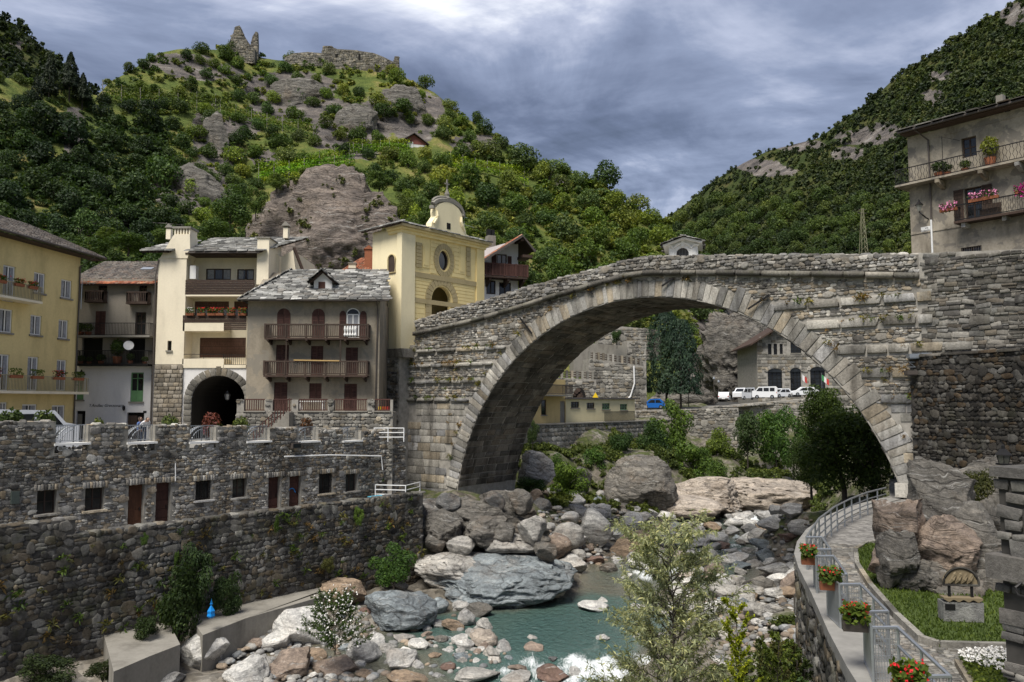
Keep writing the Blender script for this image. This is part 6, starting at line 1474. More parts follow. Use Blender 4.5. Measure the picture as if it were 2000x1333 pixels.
# white shrine at the far side of the bridge crown
SF = Frame((at(1306, 785, 58.5).x, 58.5), R(-14)); sh = thing_f('wayside_shrine', 'small white shrine with slab roof behind the bridge parapet', 'shrine', SF)
X = lambda px, py=490, t=0: SF.hit(px, py, t)[0]
Z = lambda py, px=1330, t=0: SF.hit(px, py, t)[1]
x0, x1 = X(1306), X(1363); zl, zt = 8.3, Z(479); cx = X(1333); ar = X(1345)-cx; azs = Z(496)
hs = [(cx-ar, cx+ar, zl+.1, azs+ar)]
g = wall_grid(x0, x1, zl, zt, hs, .4); g.quad((x0, 0, zt), (x1, 0, zt), (cx+.4, 0, Z(469)), (cx-.2, 0, Z(469))); g.quad((x1, 0, zl), (x1, 1.6, zl), (x1, 1.6, zt), (x1, 0, zt)).quad((x0, 0, zl), (x0, 0, zt), (x0, 1.6, zt), (x0, 1.6, zl))
ob('wall', g, M_WHITE, sh); arch_fill(cx, ar, azs, ar, 0, -.002, M_WHITE, sh, 'arch_spandrel')
ob('recess', MB().quad((cx-ar, .38, zl+.1), (cx+ar, .38, zl+.1), (cx+ar, .38, azs+ar), (cx-ar, .38, azs+ar)), M_CLOTH, sh)
mb = MB()
for k in range(8): x = cx-ar+2*ar*(k+.5)/8; mb.box(x-.02, x+.02, .12, .16, zl+.1, azs+ar*math.sqrt(max(0, 1-((x-cx)/ar)**2)))
ob('iron_grille', mb, M_IRON, sh)
arc = [(x0-.1, zt-.05), (cx-ar*1.9, zt-.02)]+[(cx+ar*1.7*math.cos(a), azs+ar*1.75*math.sin(a)) for a in np.linspace(2.6, .54, 9)]+[(cx+ar*1.9, zt-.02), (x1+.1, zt-.05)]
ob('moulding', MB().tube([(x, -.06, z) for x, z in arc], .09, 5), M_WHITE, sh); ob('keystone', MB().box(cx-.1, cx+.14, -.12, .0, Z(482), Z(469)), M_WHITE, sh)
for a, b in ((x0+.06, x0+.42), (x1-.5, x1-.14)): ob('pilaster', MB().box(a, b, -.05, .003, zl, zt-.25), M_WHITE, sh)
pk = Vector((cx+.1, -.5, Z(466))); pkb = pk+Vector((0, 3.4, 0))
slab_roof(sh, Vector((X(1295), 3, Z(481, 1296))), Vector((X(1295), -.5, Z(481, 1296))), pk, pkb, M_SLATE, .4, 31, min_px=3, base=M_WHITE, thick=.05); slab_roof(sh, Vector((X(1372), -.5, Z(474, 1372))), Vector((X(1372), 3, Z(474, 1372))), pkb, pk, M_SLATE, .4, 32, min_px=3, base=M_WHITE, thick=.05)
# pylon on the far slope
q = at(1687, 500, 235); H_ = (500-405)*235/F_PX; py = thing('pylon', 'slender steel lattice pylon in front of the wooded mountain', 'pylon', q)
mb = MB(); n = 9; B = lambda f: .75*(1-f)+.22
for s1, s2 in ((-1, -1), (1, -1), (1, 1), (-1, 1)): mb.tube([(s1*B(0), s2*B(0), 0), (s1*B(1), s2*B(1), H_)], .05, 4)
for k in range(n):
    f, g_ = k/n, (k+1)/n
    for a, b in (((-1, -1), (1, -1)), ((1, -1), (1, 1)), ((1, 1), (-1, 1)), ((-1, 1), (-1, -1))): mb.tube([(a[0]*B(f), a[1]*B(f), H_*f), (b[0]*B(g_), b[1]*B(g_), H_*g_)], .03, 3, False)
ob('lattice_mast', mb, plain_mat('yellowed_steel', (.33, .31, .20), .6), py)
for z, w in ((H_*.98, 1.1), (H_*.9, 1.3)): ob('cross_arm', MB().box(-w, w, -.08, .08, z-.1, z+.06), M_GUT, py)
# hut in the vines
q = hillpt(808, 288); VF = Frame((q.x, q.y), R(18)); vh = thing('vineyard_hut', 'small hut with red and white gable wall high in the vineyards', 'house', (q.x, q.y, 0), R(18))
Z = lambda py: VF.hit(808, py)[1]
W_ = 7.2; z0, ze, zk = Z(292), Z(278), Z(262); M_PINK = plaster_mat('faded_red_plaster', (.26, .10, .085), .3)
ob('wall', MB().box(-W_/2, W_/2, 0, 6, z0-4, ze-.2), M_WHITEP, vh); ob('gable_wall', MB().prism([(-W_/2, ze-.6), (W_/2, ze-.6), (W_/2, ze), (0, zk-.2), (-W_/2, ze)], -.05, 6), M_PINK, vh); ob('pale_panel', MB().prism([(-W_/2+.1, z0-2), (-.2, z0-2), (-.2, ze), (-W_/2+.1, ze+.9)][:3]+[(-W_/2+.1, ze)], -.12, -.06), M_WHITE, vh)
for s_ in (-1, 1): mb = MB(); e, k = (s_*(W_/2+.9), ze-.45), (0, zk+.15); mb.quad((e[0], -1, e[1]), (e[0], 7, e[1]), (k[0], 7, k[1]), (k[0], -1, k[1])).quad((e[0], -1, e[1]-.25), (k[0], -1, k[1]-.25), (k[0], -1, k[1]), (e[0], -1, e[1])); ob('roof', mb, M_GUT, vh)
# ================================================================ rocks and boulders
import bmesh
def ico(n):
    bm = bmesh.new(); bmesh.ops.create_icosphere(bm, subdivisions=n, radius=1.0); V = np.array([v.co[:] for v in bm.verts]); Fc = np.array([[v.index for v in f.verts] for f in bm.faces]); bm.free(); return V, Fc
ICO = {n: ico(n) for n in (2, 3, 4, 5, 6)}
def rock_verts(n, seed, cuts=9, hard=.85, amp=.10, freq=1.6, strata=0.0, sax=(.3, .2, .93), sfreq=9, lo=.62, hi=.93):
    rg = np.random.default_rng(seed); V, Fc = ICO[n]; V = V.copy()
    for i in range(cuts):
        d = rg.normal(size=3); d /= np.linalg.norm(d); off = rg.uniform(lo, hi); k = V@d-off; V -= d*(np.clip(k, 0, None)*hard)[:, None]
    o = rg.uniform(0, 50, 3)
    N = np.array([mn.fractal(Vector(v*freq+o), 1.0, 2.1, 5) for v in V]); U = V/np.linalg.norm(V, axis=1)[:, None]
    N2 = np.array([abs(mn.noise(Vector(v*freq*2.6+o)))+.5*abs(mn.noise(Vector(v*freq*5.5+o))) for v in V]); V = V+U*(amp*(N-.7*N2+.25))[:, None]
    if strata:
        a = np.array(sax)/np.linalg.norm(sax); h = V@a*sfreq+N*1.1
        s = np.abs((h % 1.0)-.5)*2; s2 = np.abs((h*2.37 % 1.0)-.5)*2
        lat = U-a*(U@a)[:, None]; V = V+lat*(strata*(np.clip(s*2.2, 0, 1)-.75)+strata*.5*(s2-.5))[:, None]
    return V, Fc
RC = {'m': (.185, .155, .135), 'g': (.33, .325, .315), 'w': (.54, .53, .505), 'b': (.24, .19, .155), 'o': (.30, .225, .16), 'r': (.16, .105, .085), 'k': (.12, .12, .12), 'u': (.225, .255, .272), 's': (.38, .365, .34), 'd': (.15, .14, .125), 'p': (.41, .355, .30)}
_rm = {}
def rock_mesh(i, mat):
    k = (i, mat.name)
    if k not in _rm:
        V, Fc = rock_verts(4, 500+i, 16 if i % 2 else 10, .96, .10, 1.9, lo=.5, hi=.9); me = npmesh('boulder', V, Fc, True); me.materials.append(mat); _rm[k] = me
    return _rm[k]
_used = []
def rlabel(px, py, w, col):
    cw = {'g': 'grey', 'w': 'whitish', 'b': 'brown', 'o': 'orange tinted', 'r': 'red brown', 'k': 'dark', 'u': 'blue grey', 's': 'pale grey', 'd': 'dark brown', 'p': 'pinkish'}[col]
    sz = 'small' if w < 20 else ('middling' if w < 34 else 'big')
    if py > 1250 and px < 760: zn = 'in the gravel below the concrete ledge'
    elif px < 1010: zn = 'at the left edge of the pool'
    elif py > 1235: zn = 'in the rapid at the bottom of the picture'
    elif px < 1330 and py < 1130: zn = 'in the boulder field right of the bridge foot'
    elif py < 1035: zn = 'in the river beyond the arch'
    elif px > 1470: zn = 'at the foot of the footpath wall'
    elif py < 1110: zn = 'in the stream below the bend'
    else: zn = 'in the cobble bar right of the willow'
    return f'{sz} {cw} boulder {zn}'
def boulder(px0, py0, px1, py1, col, z=None, Y=None, label=None, group=None, uniq=None, name='boulder', tilt=.35, dep=.9, mat=None, sink=.12, var=None):
    r = random.Random(int(px0*7+py1*13)); mx = (px0+px1)/2
    p = at(mx, py1, Y) if Y else groundhit(mx, py1)
    w = (px1-px0)*p.y/F_PX; app = (py1-py0)*p.y/F_PX; el = math.atan2(-p.z, p.y); d = w*dep
    h = max(app*.45, (app-d*math.sin(el)*.6)/math.cos(el))
    r0 = r.uniform(.85, 1.15); auto = rlabel(mx, py1, px1-px0, col)
    c = Vector((p.x, p.y+d*.42, p.z+h*(.5-sink)))
    if uniq is not None: V, Fc = uniq; me = npmesh(name, V, Fc, True); me.materials.append(mat or M_BED)
    else: me = rock_mesh(r.randrange(14) if var is None else var, mat or M_ROCK)
    e = ob(name, me, None, loc=c, rot=(r.uniform(-tilt, tilt)*.6, r.uniform(-tilt, tilt), r.uniform(-3, 3) if uniq is None else 0), scale=(w*.56, d*.56, h*.60), color=[v*r0 for v in RC[col]], label=label or auto, cat='boulder', group=group or (None if label else auto))
    _used.append((c.x, c.y, w*.5)); return e
def S(seed, n=4, **k):
    k.setdefault('hard', .93); k.setdefault('lo', .52); k.setdefault('hi', .9); k['cuts'] = k.get('cuts', 9)+4; return rock_verts(n, seed, **k)
# left bank, from the photograph
boulder(696, 1145, 842, 1240, 'u', z=-12.9, uniq=S(1, 5, cuts=8, amp=.12, strata=.03, sax=(.5, .1, .8), sfreq=5), label='large smooth blue grey rock left of the pool', tilt=.1)
boulder(530, 1180, 632, 1272, 'w', z=-12.8, uniq=S(2, 4, cuts=9, amp=.06), label='big pale tilted boulder behind the white flowering shrub', mat=M_ROCK)
boulder(495, 1224, 572, 1272, 'w', z=-12.9, label='pale boulder left below the big tilted one')
boulder(504, 1270, 608, 1328, 'b', z=-13.2, label='broad brown boulder at the bottom left below the pale ones')
boulder(606, 1284, 697, 1330, 'b', z=-13.2, label='brown flat topped boulder below the flowering shrub')
boulder(664, 1244, 738, 1302, 'g', z=-13.1, label='grey wedge shaped boulder right of the flowering shrub')
boulder(736, 1264, 813, 1316, 'w', z=-13.3, label='white blocky boulder standing in the shallows')
boulder(608, 1120, 704, 1192, 'o', z=-12.2, uniq=S(4, 4, cuts=12, amp=.09, strata=.05, sax=(.8, .1, .5), sfreq=6), label='orange brown pointed rock leaning on the concrete ledge', tilt=.1)
boulder(737, 1124, 794, 1158, 'd', z=-12.3, label='dark mossy boulder under the green bush at the ledge end')
boulder(837, 1168, 874, 1204, 'u', z=-12.9); boulder(862, 1208, 914, 1238, 'o', z=-13.1, label='orange rounded boulder at the edge of the pool')
boulder(893, 1190, 928, 1228, 'g', z=-13.0); boulder(922, 1207, 965, 1236, 's', z=-13.1); boulder(915, 1231, 971, 1269, 'p', z=-13.2, label='pinkish grey round boulder at the left edge of the pool')
boulder(887, 1304, 972, 1345, 's', z=-13.5, label='smooth grey boulder at the bottom edge of the picture'); boulder(752, 1309, 838, 1350, 'o', z=-13.5, label='orange tinted boulder at the bottom edge beside the white block')
boulder(424, 1288, 512, 1345, 'w', z=-13.2, label='whitish boulder in the lower left corner of the gravel'); boulder(262, 1316, 352, 1360, 'g', z=-13.0)
boulder(340, 1226, 428, 1312, 'w', z=-12.6, uniq=S(6, 4, cuts=12, amp=.10), label='pale cracked rock wedged in the gap of the concrete ledge', mat=M_ROCK)
# bedrock under the left pier
boulder(848, 1062, 1118, 1188, 'u', Y=51.5, uniq=S(11, 6, cuts=3, hard=.8, lo=.74, hi=.97, amp=.17, freq=1.5, strata=.03, sax=(.5, .2, .7), sfreq=4), sink=.2, label='huge smooth blue grey bedrock hump beside the pool', name='bedrock', tilt=.05, dep=.95)
boulder(800, 1070, 1010, 1160, 's', Y=53, uniq=S(12, 5, cuts=8, amp=.13, strata=.06, sfreq=8), label='pale layered bedrock shelf behind the green bush', name='bedrock', tilt=.05)
boulder(820, 950, 1072, 1090, 'd', Y=57.5, uniq=S(13, 5, cuts=12, amp=.16, freq=1.9, strata=.05, sax=(.2, .3, .9), sfreq=6), label='dark knobbly rock carrying the left foot of the bridge', name='bedrock', tilt=.05, dep=.8)
boulder(775, 960, 905, 1080, 'k', Y=57, uniq=S(14, 4, cuts=12, amp=.16, strata=.05), label='dark rock between the river wall and the bridge foot', name='bedrock', tilt=.1)
boulder(905, 945, 1062, 1040, 'd', Y=60, uniq=S(15, 5, cuts=12, amp=.15, freq=2), label='dark cracked rock directly below the arch springing', name='bedrock', tilt=.1, dep=1.1)
boulder(828, 985, 905, 1062, 'd', Y=55.8, uniq=S(18, 5, cuts=14, hard=.95, amp=.15, strata=.05, lo=.5), label='dark broken rock below the white railing platform', name='bedrock', tilt=.1); boulder(890, 1000, 1000, 1068, 'd', Y=55.2, uniq=S(19, 5, cuts=14, hard=.95, amp=.15, strata=.06, lo=.5), label='dark cracked rock in the middle of the pier rocks', name='bedrock', tilt=.1)
boulder(930, 1030, 1068, 1082, 's', Y=55.2, uniq=S(16, 4, cuts=9, amp=.12, strata=.07, sfreq=9), label='pale layered ledge at the base of the pier rocks', name='bedrock', tilt=.08)
boulder(1050, 1120, 1112, 1172, 'p', Y=52.5, uniq=S(17, 4, cuts=10, amp=.10, strata=.05), label='pale wedge of rock at the right end of the bedrock hump', tilt=.2)
for i, (q, c) in enumerate((((826, 1040, 880, 1080), 'd'), ((872, 1046, 930, 1086), 's'), ((960, 1020, 1010, 1064), 'd'), ((1010, 1000, 1070, 1060), 's'), ((1040, 1050, 1090, 1096), 'd'), ((850, 960, 900, 1000), 'k'), ((990, 955, 1040, 1000), 'd'), ((940, 960, 985, 1000), 'k'), ((800, 1000, 846, 1050), 'k'))):
    boulder(*q, c, Y=[56, 54.6, 55, 54.5, 53.5, 58, 59, 58.5, 57][i], label=['dark wedge rock under the platform railing', 'pale rock at the left foot of the pier rocks', 'dark rock left of the egg shaped hollow below the arch', 'pale grey rock at the right end of the pier rocks', 'dark rock where the pier rocks meet the pool', 'dark rock tight under the left arch corner', 'dark rock under the inner side of the arch foot', 'black rock in the shade of the arch foot', 'black rock wedged behind the river wall end'][i], tilt=.5)
# right of the pier, upstream bank
boulder(1000, 878, 1086, 962, 's', Y=73, uniq=S(21, 5, cuts=13, amp=.12, strata=.06, sax=(.6, .2, .7), sfreq=5), label='grey cracked rock behind the left foot of the arch', name='bedrock', tilt=.1)
boulder(1192, 880, 1324, 1002, 'd', Y=79, uniq=S(22, 5, cuts=12, amp=.10, strata=.07, sax=(.75, .15, .55), sfreq=6), label='big brown pointed rock with slanting layers beyond the arch', name='bedrock', tilt=.08)
boulder(1310, 925, 1470, 1010, 'p', Y=84, uniq=S(23, 5, cuts=8, amp=.09, strata=.10, sax=(.25, .1, .95), sfreq=9), label='pale layered rock slab sloping to the river beyond the arch', name='bedrock', tilt=.06)
boulder(1400, 905, 1620, 1006, 'p', Y=88, uniq=S(24, 5, cuts=8, amp=.09, strata=.10, sax=(.2, .1, .95), sfreq=10), label='long pale layered rock bank under the dark tree', name='bedrock', tilt=.06)
boulder(1290, 965, 1440, 1014, 'p', Y=80, uniq=S(25, 4, cuts=8, amp=.08, strata=.10, sfreq=8), label='low pale slab at the water edge beyond the arch', name='bedrock', tilt=.05)
boulder(1120, 905, 1160, 960, 'd', Y=82, label='dark boulder among the bushes left of the pointed rock')
boulder(1120, 990, 1198, 1072, 'w', z=-12.6, uniq=S(31, 4, cuts=9, amp=.07), label='largest pale boulder in the middle of the boulder field', mat=M_ROCK)
for q in [(1081, 1022, 1142, 1073, 's', 'pale squared boulder left of the largest pale one'), (1060, 1043, 1116, 1094, 'b', 'brown boulder next to the pier bedrock'), (1084, 1085, 1146, 1122, 's', 'pale flat boulder at the head of the pool'), (1196, 1033, 1284, 1090, 'o', 'large orange brown boulder behind the willow'),
          (1159, 978, 1202, 1012, 'w', None), (1184, 1028, 1229, 1060, 'w', None), (1146, 1083, 1186, 1106, 'r', 'reddish brown boulder above the pool'), (1233, 1002, 1280, 1029, 'g', None), (1318, 996, 1358, 1021, 'u', None), (1379, 1020, 1422, 1041, 'o', None), (1383, 1036, 1430, 1063, 'g', None),
          (1467, 1031, 1508, 1058, 's', None), (1486, 1010, 1550, 1041, 'g', 'grey boulder below the big one at the bend'), (1530, 982, 1584, 1022, 'g', 'largest grey boulder at the upstream bend of the river'), (1504, 984, 1534, 1008, 'g', None), (1473, 1053, 1518, 1077, 'u', None), (1475, 1068, 1531, 1103, 'u', 'dark blue grey boulder in the cobble bar'),
          (1523, 1043, 1574, 1069, 'r', 'red brown boulder beside the railing'), (1343, 1053, 1394, 1074, 's', None), (1366, 1072, 1414, 1102, 'w', None), (1376, 1100, 1424, 1129, 'b', None), (1320, 1114, 1380, 1143, 'p', None), (1132, 1172, 1190, 1199, 'w', 'white flat stone lying alone in the pool'), (1236, 1185, 1277, 1201, 'w', None),
          (1392, 1059, 1434, 1077, 'r', None), (1418, 1124, 1464, 1152, 's', None), (1405, 1166, 1440, 1186, 'u', None), (1051, 1302, 1115, 1338, 'r', 'dark red brown boulder in the white water'), (978, 1314, 1040, 1345, 's', None), (993, 1301, 1031, 1321, 'b', None), (1025, 1260, 1066, 1279, 'b', None), (1493, 1094, 1562, 1136, 'g', 'broad grey boulder below the railing'),
          (1061, 1020, 1086, 1044, 'g', None), (1200, 1000, 1262, 1046, 'w', 'pale angular boulder between the orange one and the bank'), (1230, 1088, 1292, 1124, 'w', 'pale boulder in the rapid behind the willow'), (1330, 1020, 1386, 1050, 's', None), (1440, 1040, 1484, 1066, 'w', None), (1410, 1075, 1470, 1108, 'w', 'pale boulder in the middle of the stream'), (1500, 1120, 1552, 1152, 'w', None), (1455, 1172, 1512, 1206, 's', None), (1400, 1130, 1440, 1156, 'w', None), (1340, 1150, 1396, 1184, 'w', None), (1550, 1020, 1596, 1052, 's', None), (1420, 1010, 1462, 1034, 'w', None), (1020, 1100, 1062, 1130, 's', None), (985, 985, 1040, 1030, 's', None), (1110, 985, 1150, 1010, 's', None), (1204, 985, 1236, 1006, 'd', None), (1540, 1125, 1580, 1160, 'd', None), (1450, 1140, 1500, 1172, 's', None), (1430, 1095, 1470, 1118, 'u', None), (1285, 1035, 1330, 1058, 's', None), (1240, 1060, 1290, 1086, 'w', None), (1300, 1075, 1350, 1100, 'p', None)]:
    yb = q[3]; z = -12.3 if yb < 1030 else (-12.6 if yb < 1105 else -12.95)
    boulder(*q[:5], z=z if yb < 1290 else -13.6, label=q[5], var=4 if q[0] == 1132 else None, tilt=.1 if q[0] == 1132 else .35)
# the rest of the boulder field: free places only
r = random.Random(77); polys = [((1320, 1580, 1010, 1215), 80, (20, 58)), ((700, 985, 1195, 1333), 36, (16, 42)), ((1050, 1330, 975, 1125), 62, (20, 62)), ((470, 720, 1260, 1340), 16, (18, 44)), ((1400, 1600, 1150, 1300), 14, (14, 34)), ((880, 1130, 1255, 1333), 14, (12, 26)), ((1140, 1330, 1130, 1260), 8, (14, 26)), ((1250, 1500, 985, 1020), 16, (14, 28))]
def in_river_open(px, py):
    if 935 < px < 1300 and 1110 < py < 1250: return True
    return False
nb = 0
for (xa, xb, ya, yb), n, (s0, s1) in polys:
    k = 0; tr = 0
    while k < n and tr < n*14:
        tr += 1; px, py = r.uniform(xa, xb), r.uniform(ya, yb)
        if in_river_open(px, py) and r.random() < .85: continue
        w = r.uniform(s0, s1)*(.8+.4*(py-980)/350)*r.choice((.7, .9, 1, 1.2)); z = -12.3 if py < 1030 else (-12.6 if py < 1105 else -12.95)
        if py > 1255: z = -13.5
        p = groundhit(px, py); wm_ = w*p.y/F_PX
        if any((p.x-a)**2+(p.y-b)**2 < ((wm_*.45+c)*.72)**2 for a, b, c in _used): continue
        boulder(px-w/2, py-w*r.uniform(.5, .75), px+w/2, py, r.choice('ggssswwwwubspdo' if r.random() < .93 else 'rk'), z=z); k += 1; nb += 1
# pebbles and cobbles between them
V2, F2 = rock_verts(2, 9, 6, .8, .08); VV = []; n = 0
rg = np.random.default_rng(5)
for (xa, xb, ya, yb), cnt in (((1320, 1585, 1005, 1240), 600), ((690, 985, 1190, 1333), 420), ((1050, 1330, 970, 1125), 500), ((430, 740, 1230, 1345), 500), ((1390, 1600, 1140, 1320), 500), ((860, 1000, 1250, 1330), 120)):
    for _ in range(cnt):
        px, py = rg.uniform(xa, xb), rg.uniform(ya, yb)
        if in_river_open(px, py): continue
        p = groundhit(px, py); z = p.z+.12; zw_ = zwater(p.y)
        if p.z < zw_-.05 and gz(p.x, p.y) < zw_-.35 and rg.random() < .8: continue
        if z < zw_-.15: z = zw_-.15+rg.uniform(0, .1)
        s = rg.uniform(.07, .26)*np.array([rg.uniform(.8, 1.4), rg.uniform(.8, 1.4), rg.uniform(.5, .8)])
        a = rg.uniform(0, 6.3); c_, s_ = math.cos(a), math.sin(a); Q = V2*s; VV.append(np.stack([Q[:, 0]*c_-Q[:, 1]*s_, Q[:, 0]*s_+Q[:, 1]*c_, Q[:, 2]], 1)+np.array([p.x, p.y, z]))
FF = (F2[None]+(np.arange(len(VV))*len(V2))[:, None, None]).reshape(-1, 3)
M_PEB = stone_mat('river_pebbles', [(.25, .247, .24), (.38, .37, .35), (.19, .155, .125), (.28, .225, .17), (.16, .16, .158), (.32, .31, .29), (.235, .245, .25)], .2, 0, .3, 0)
ob('pebbles', npmesh('pebbles', np.concatenate(VV), FF, True), M_PEB, label='pebbles and cobbles filling the gaps between the river boulders', cat='pebbles', kind='stuff')
# rocks beside the footpath under the dark wall
for q, Yq, c, sd, lb in (((1732, 930, 1850, 1135), 33, 'b', 41, 'tall brown layered rock at the bend of the footpath'), ((1728, 1010, 1812, 1150), 29, 'd', 42, 'dark cracked rock standing on the lawn edge at the bend'), ((1800, 880, 1960, 1110), 30, 'd', 43, 'large dark bulging rock under the retaining wall'),
        ((1800, 985, 1960, 1165), 26, 'b', 44, 'brown smooth rock face behind the memorial'), ((1782, 1085, 1870, 1178), 23.6, 'd', 45, 'low dark rock left behind the memorial'), ((1895, 985, 2030, 1200), 23.5, 'd', 46, 'dark rock between the memorial and the pier'), ((1840, 1105, 1975, 1208), 21.6, 'd', 47, 'low rock directly behind the memorial'), ((1890, 860, 2060, 1075), 28, 'd', 48, 'dark overgrown rock above the pier')):
    Yq = min(Yq, max(8060/(q[3]-785), 22.0 if q[3] > 1160 else 0)); boulder(*q, c, Y=Yq, uniq=S(sd, 5, cuts=16, hard=.95, amp=.14, freq=1.5, strata=.06, sax=(.75, .2, .5), sfreq=5, lo=.48, hi=.8), label=lb, name='bedrock', tilt=.08, sink=.06, dep=1.1)
for q, Yq, c, sd, lb in (((1712, 1050, 1806, 1142), 27.5, 'b', 49, 'brown rock at the left end of the lawn'), ((1765, 1085, 1858, 1180), 23.5, 'd', 50, 'dark rounded rock on the lawn left of the memorial'), ((1738, 985, 1800, 1070), 31, 'b', 51, 'layered brown rock beside the path just before the arch')):
    Yq = min(Yq, max(8060/(q[3]-785), 22.0 if q[3] > 1160 else 0)); boulder(*q, c, Y=Yq, uniq=S(sd, 5, cuts=16, hard=.95, amp=.14, freq=1.5, strata=.06, sax=(.75, .2, .5), sfreq=5, lo=.48, hi=.8), label=lb, name='bedrock', tilt=.08, sink=.06, dep=1.1)
# rock dome and faces on the hill
def face(px0, py0, px1, py1, Y, seed, col, label, dep=.6, n=5, mat=None, **k):
    p = at((px0+px1)/2, (py0+py1)/2, Y); w = (px1-px0)*Y/F_PX; h = (py1-py0)*Y/F_PX; k.setdefault('hard', .92); V, Fc = rock_verts(n, seed, **k); me = npmesh('rock_face', V, Fc, True); me.materials.append(mat or M_CLIFF)
    return ob('rock_face', me, None, loc=(p.x, p.y+w*dep*.35, p.z), scale=(w*.56, w*dep*.56, h*.58), color=RC[col], label=label, cat='rock face')
M_DOME = rock_mat('dome_rock', .38, (.1, .5, .2), .6, True, warm=.22, crack=.6)
DOME = face(470, 328, 806, 640, 100, 61, 'm', 'great rounded rock dome rising behind the houses', .6, n=6, mat=M_DOME, cuts=14, amp=.15, freq=2.4, strata=.015, sax=(-.5, .2, .8), sfreq=7, lo=.68, hi=.95)
face(1360, 600, 1530, 800, 165, 63, 'd', 'dark and pale streaked rock face left of the stone hall', .5, n=6, cuts=18, lo=.5, amp=.2, freq=2.2, strata=.05, sax=(.8, .1, .5), sfreq=6)
face(1270, 740, 1400, 815, 150, 64, 'd', 'dark low rock face behind the spruce trunks', .5, cuts=12, amp=.12)
face(510, 150, 650, 225, 0+hillpt(575, 190).y-3, 65, 'd', 'dark cliff band below the castle ruin', .35, cuts=10, amp=.14, strata=.05, sfreq=8)
face(650, 205, 745, 285, hillpt(695, 245).y-3, 66, 'd', 'dark rock step in the middle of the castle hill', .35, cuts=11, amp=.14, strata=.05)
face(745, 165, 835, 250, hillpt(795, 210).y-3, 67, 'd', 'brown crag under the right end of the castle wall', .4, cuts=12, amp=.16, strata=.05)
face(385, 225, 445, 330, hillpt(412, 275).y-2, 68, 'd', 'narrow rock buttress on the left hillside', .5, cuts=12, amp=.14)
face(315, 320, 435, 420, hillpt(375, 375).y-2, 69, 'd', 'dark shaded cliff left of the rock dome', .4, cuts=12, amp=.14)
# ================================================================ trees, shrubs, vines, grass
def unit(a): return a/np.maximum(1e-9, np.linalg.norm(a, axis=-1, keepdims=True))
def cards(C, N, s, rg, asp=1.0):
    """leaf clumps: one small quad per point, facing N"""
    n = len(C); t_ = unit(np.cross(N, unit(rg.normal(size=(n, 3))))); b = np.cross(N, t_); s = np.asarray(s).reshape(-1, 1)*np.ones((n, 1))
    return np.stack([C-t_*s*asp, C-b*s*.62, C+t_*s*asp, C+b*s*.62], 1)
def crown(seed, nl=14, nc=900, ls=.09, zs=1.0, spread=.62, rl=(.28, .5), zlo=-.7):
    """lobed crown about one unit in radius"""
    rg = np.random.default_rng(seed); D = unit(rg.normal(size=(nl, 3))); rad = rg.uniform(.25, 1, (nl, 1))**.6*spread; L = D*rad; L[:, 2] = np.clip(L[:, 2]*zs, zlo, 2)
    rr = rg.uniform(*rl, nl); w = rr**2/sum(rr**2); idx = rg.choice(nl, nc, p=w); d = unit(rg.normal(size=(nc, 3))+np.array([0, 0, .35]))
    C = L[idx]+d*(rr[idx]*np.where(rg.random(nc) < .3, rg.uniform(.25, .85, nc), rg.uniform(.8, 1.06, nc)))[:, None]*np.array([1, 1, .85])
    keep = np.ones(nc, bool)
    for k in range(nl): keep &= (np.linalg.norm(C-L[k], axis=1) > rr[k]*.6) | (idx == k) | (rg.random(nc) < .35)
    C, d = C[keep], d[keep]; N = unit(d+rg.normal(size=C.shape)*.55+np.array([0, 0, .25]))
    return cards(C, N, ls*rg.uniform(.6, 1.3, len(C)), rg)
def q2mesh(name, Q, mat=None):
    V = Q.reshape(-1, 3); Fc = np.arange(len(V)).reshape(-1, 4); me = npmesh(name, V, Fc); me.materials.append(mat or M_LEAF); return me
def conifer(seed, nc=1600, ls=.05, h=3.2, base=.3, pw=.9, round_=False):
    rg = np.random.default_rng(seed); z = base+(h-base)*rg.random(nc)**1.25; f = (z-base)/(h-base)
    prof = np.sqrt(np.clip(1-(f*1.02-.18)**2/.78, 0.0, 1)) if round_ else (1-f)**pw*np.clip(f*9+.35, 0, 1)
    lay_ = np.sin(z*11+rg.uniform(0, 6))*.07+1; a = rg.uniform(0, 6.283, nc); lob = 1+.16*np.sin(a*5+z*4)+.1*np.sin(a*9-z*7); r_ = prof*lay_*lob*rg.uniform(.72, 1.03, nc)+.02
    C = np.stack([r_*np.cos(a), r_*np.sin(a), z-r_*.16], 1); N = unit(np.stack([np.cos(a), np.sin(a), .5+0*a], 1)+rg.normal(size=(nc, 3))*.5)
    return cards(C, N, ls*rg.uniform(.6, 1.3, nc), rg, 1.5)
def trunk_mb(h, r0, seed, limbs=4, spread=.5):
    r = random.Random(seed); mb = MB(); x = y = 0; P = [(0, 0, -.35)]
    for i in range(1, 5): x += r.uniform(-.05, .05)*h; y += r.uniform(-.05, .05)*h; P.append((x, y, h*i/4))
    mb.tube(P, [r0*1.25, r0, r0*.85, r0*.65, r0*.35], 6, False)
    for k in range(limbs):
        p = Vector(P[2 if k % 2 else 3]); a = 6.283*k/limbs+r.uniform(-.4, .4); mb.tube([p, p+Vector((math.cos(a)*spread*.5, math.sin(a)*spread*.5, h*.22)), p+Vector((math.cos(a)*spread, math.sin(a)*spread, h*.34))], [r0*.5, r0*.35, r0*.12], 5, False)
    return mb
GREENS = [(.06, .10, .022), (.085, .135, .026), (.042, .075, .024), (.115, .16, .03), (.065, .10, .035), (.10, .13, .045), (.13, .16, .035), (.05, .09, .03)]
DARKG = [(.028, .05, .018), (.035, .06, .02), (.024, .045, .02)]
CROWNS = [q2mesh('crown', crown(i, 17+i % 4, 2300, .072, .95, .58, (.32, .52))+np.array([0, 0, .92])) for i in range(8)]
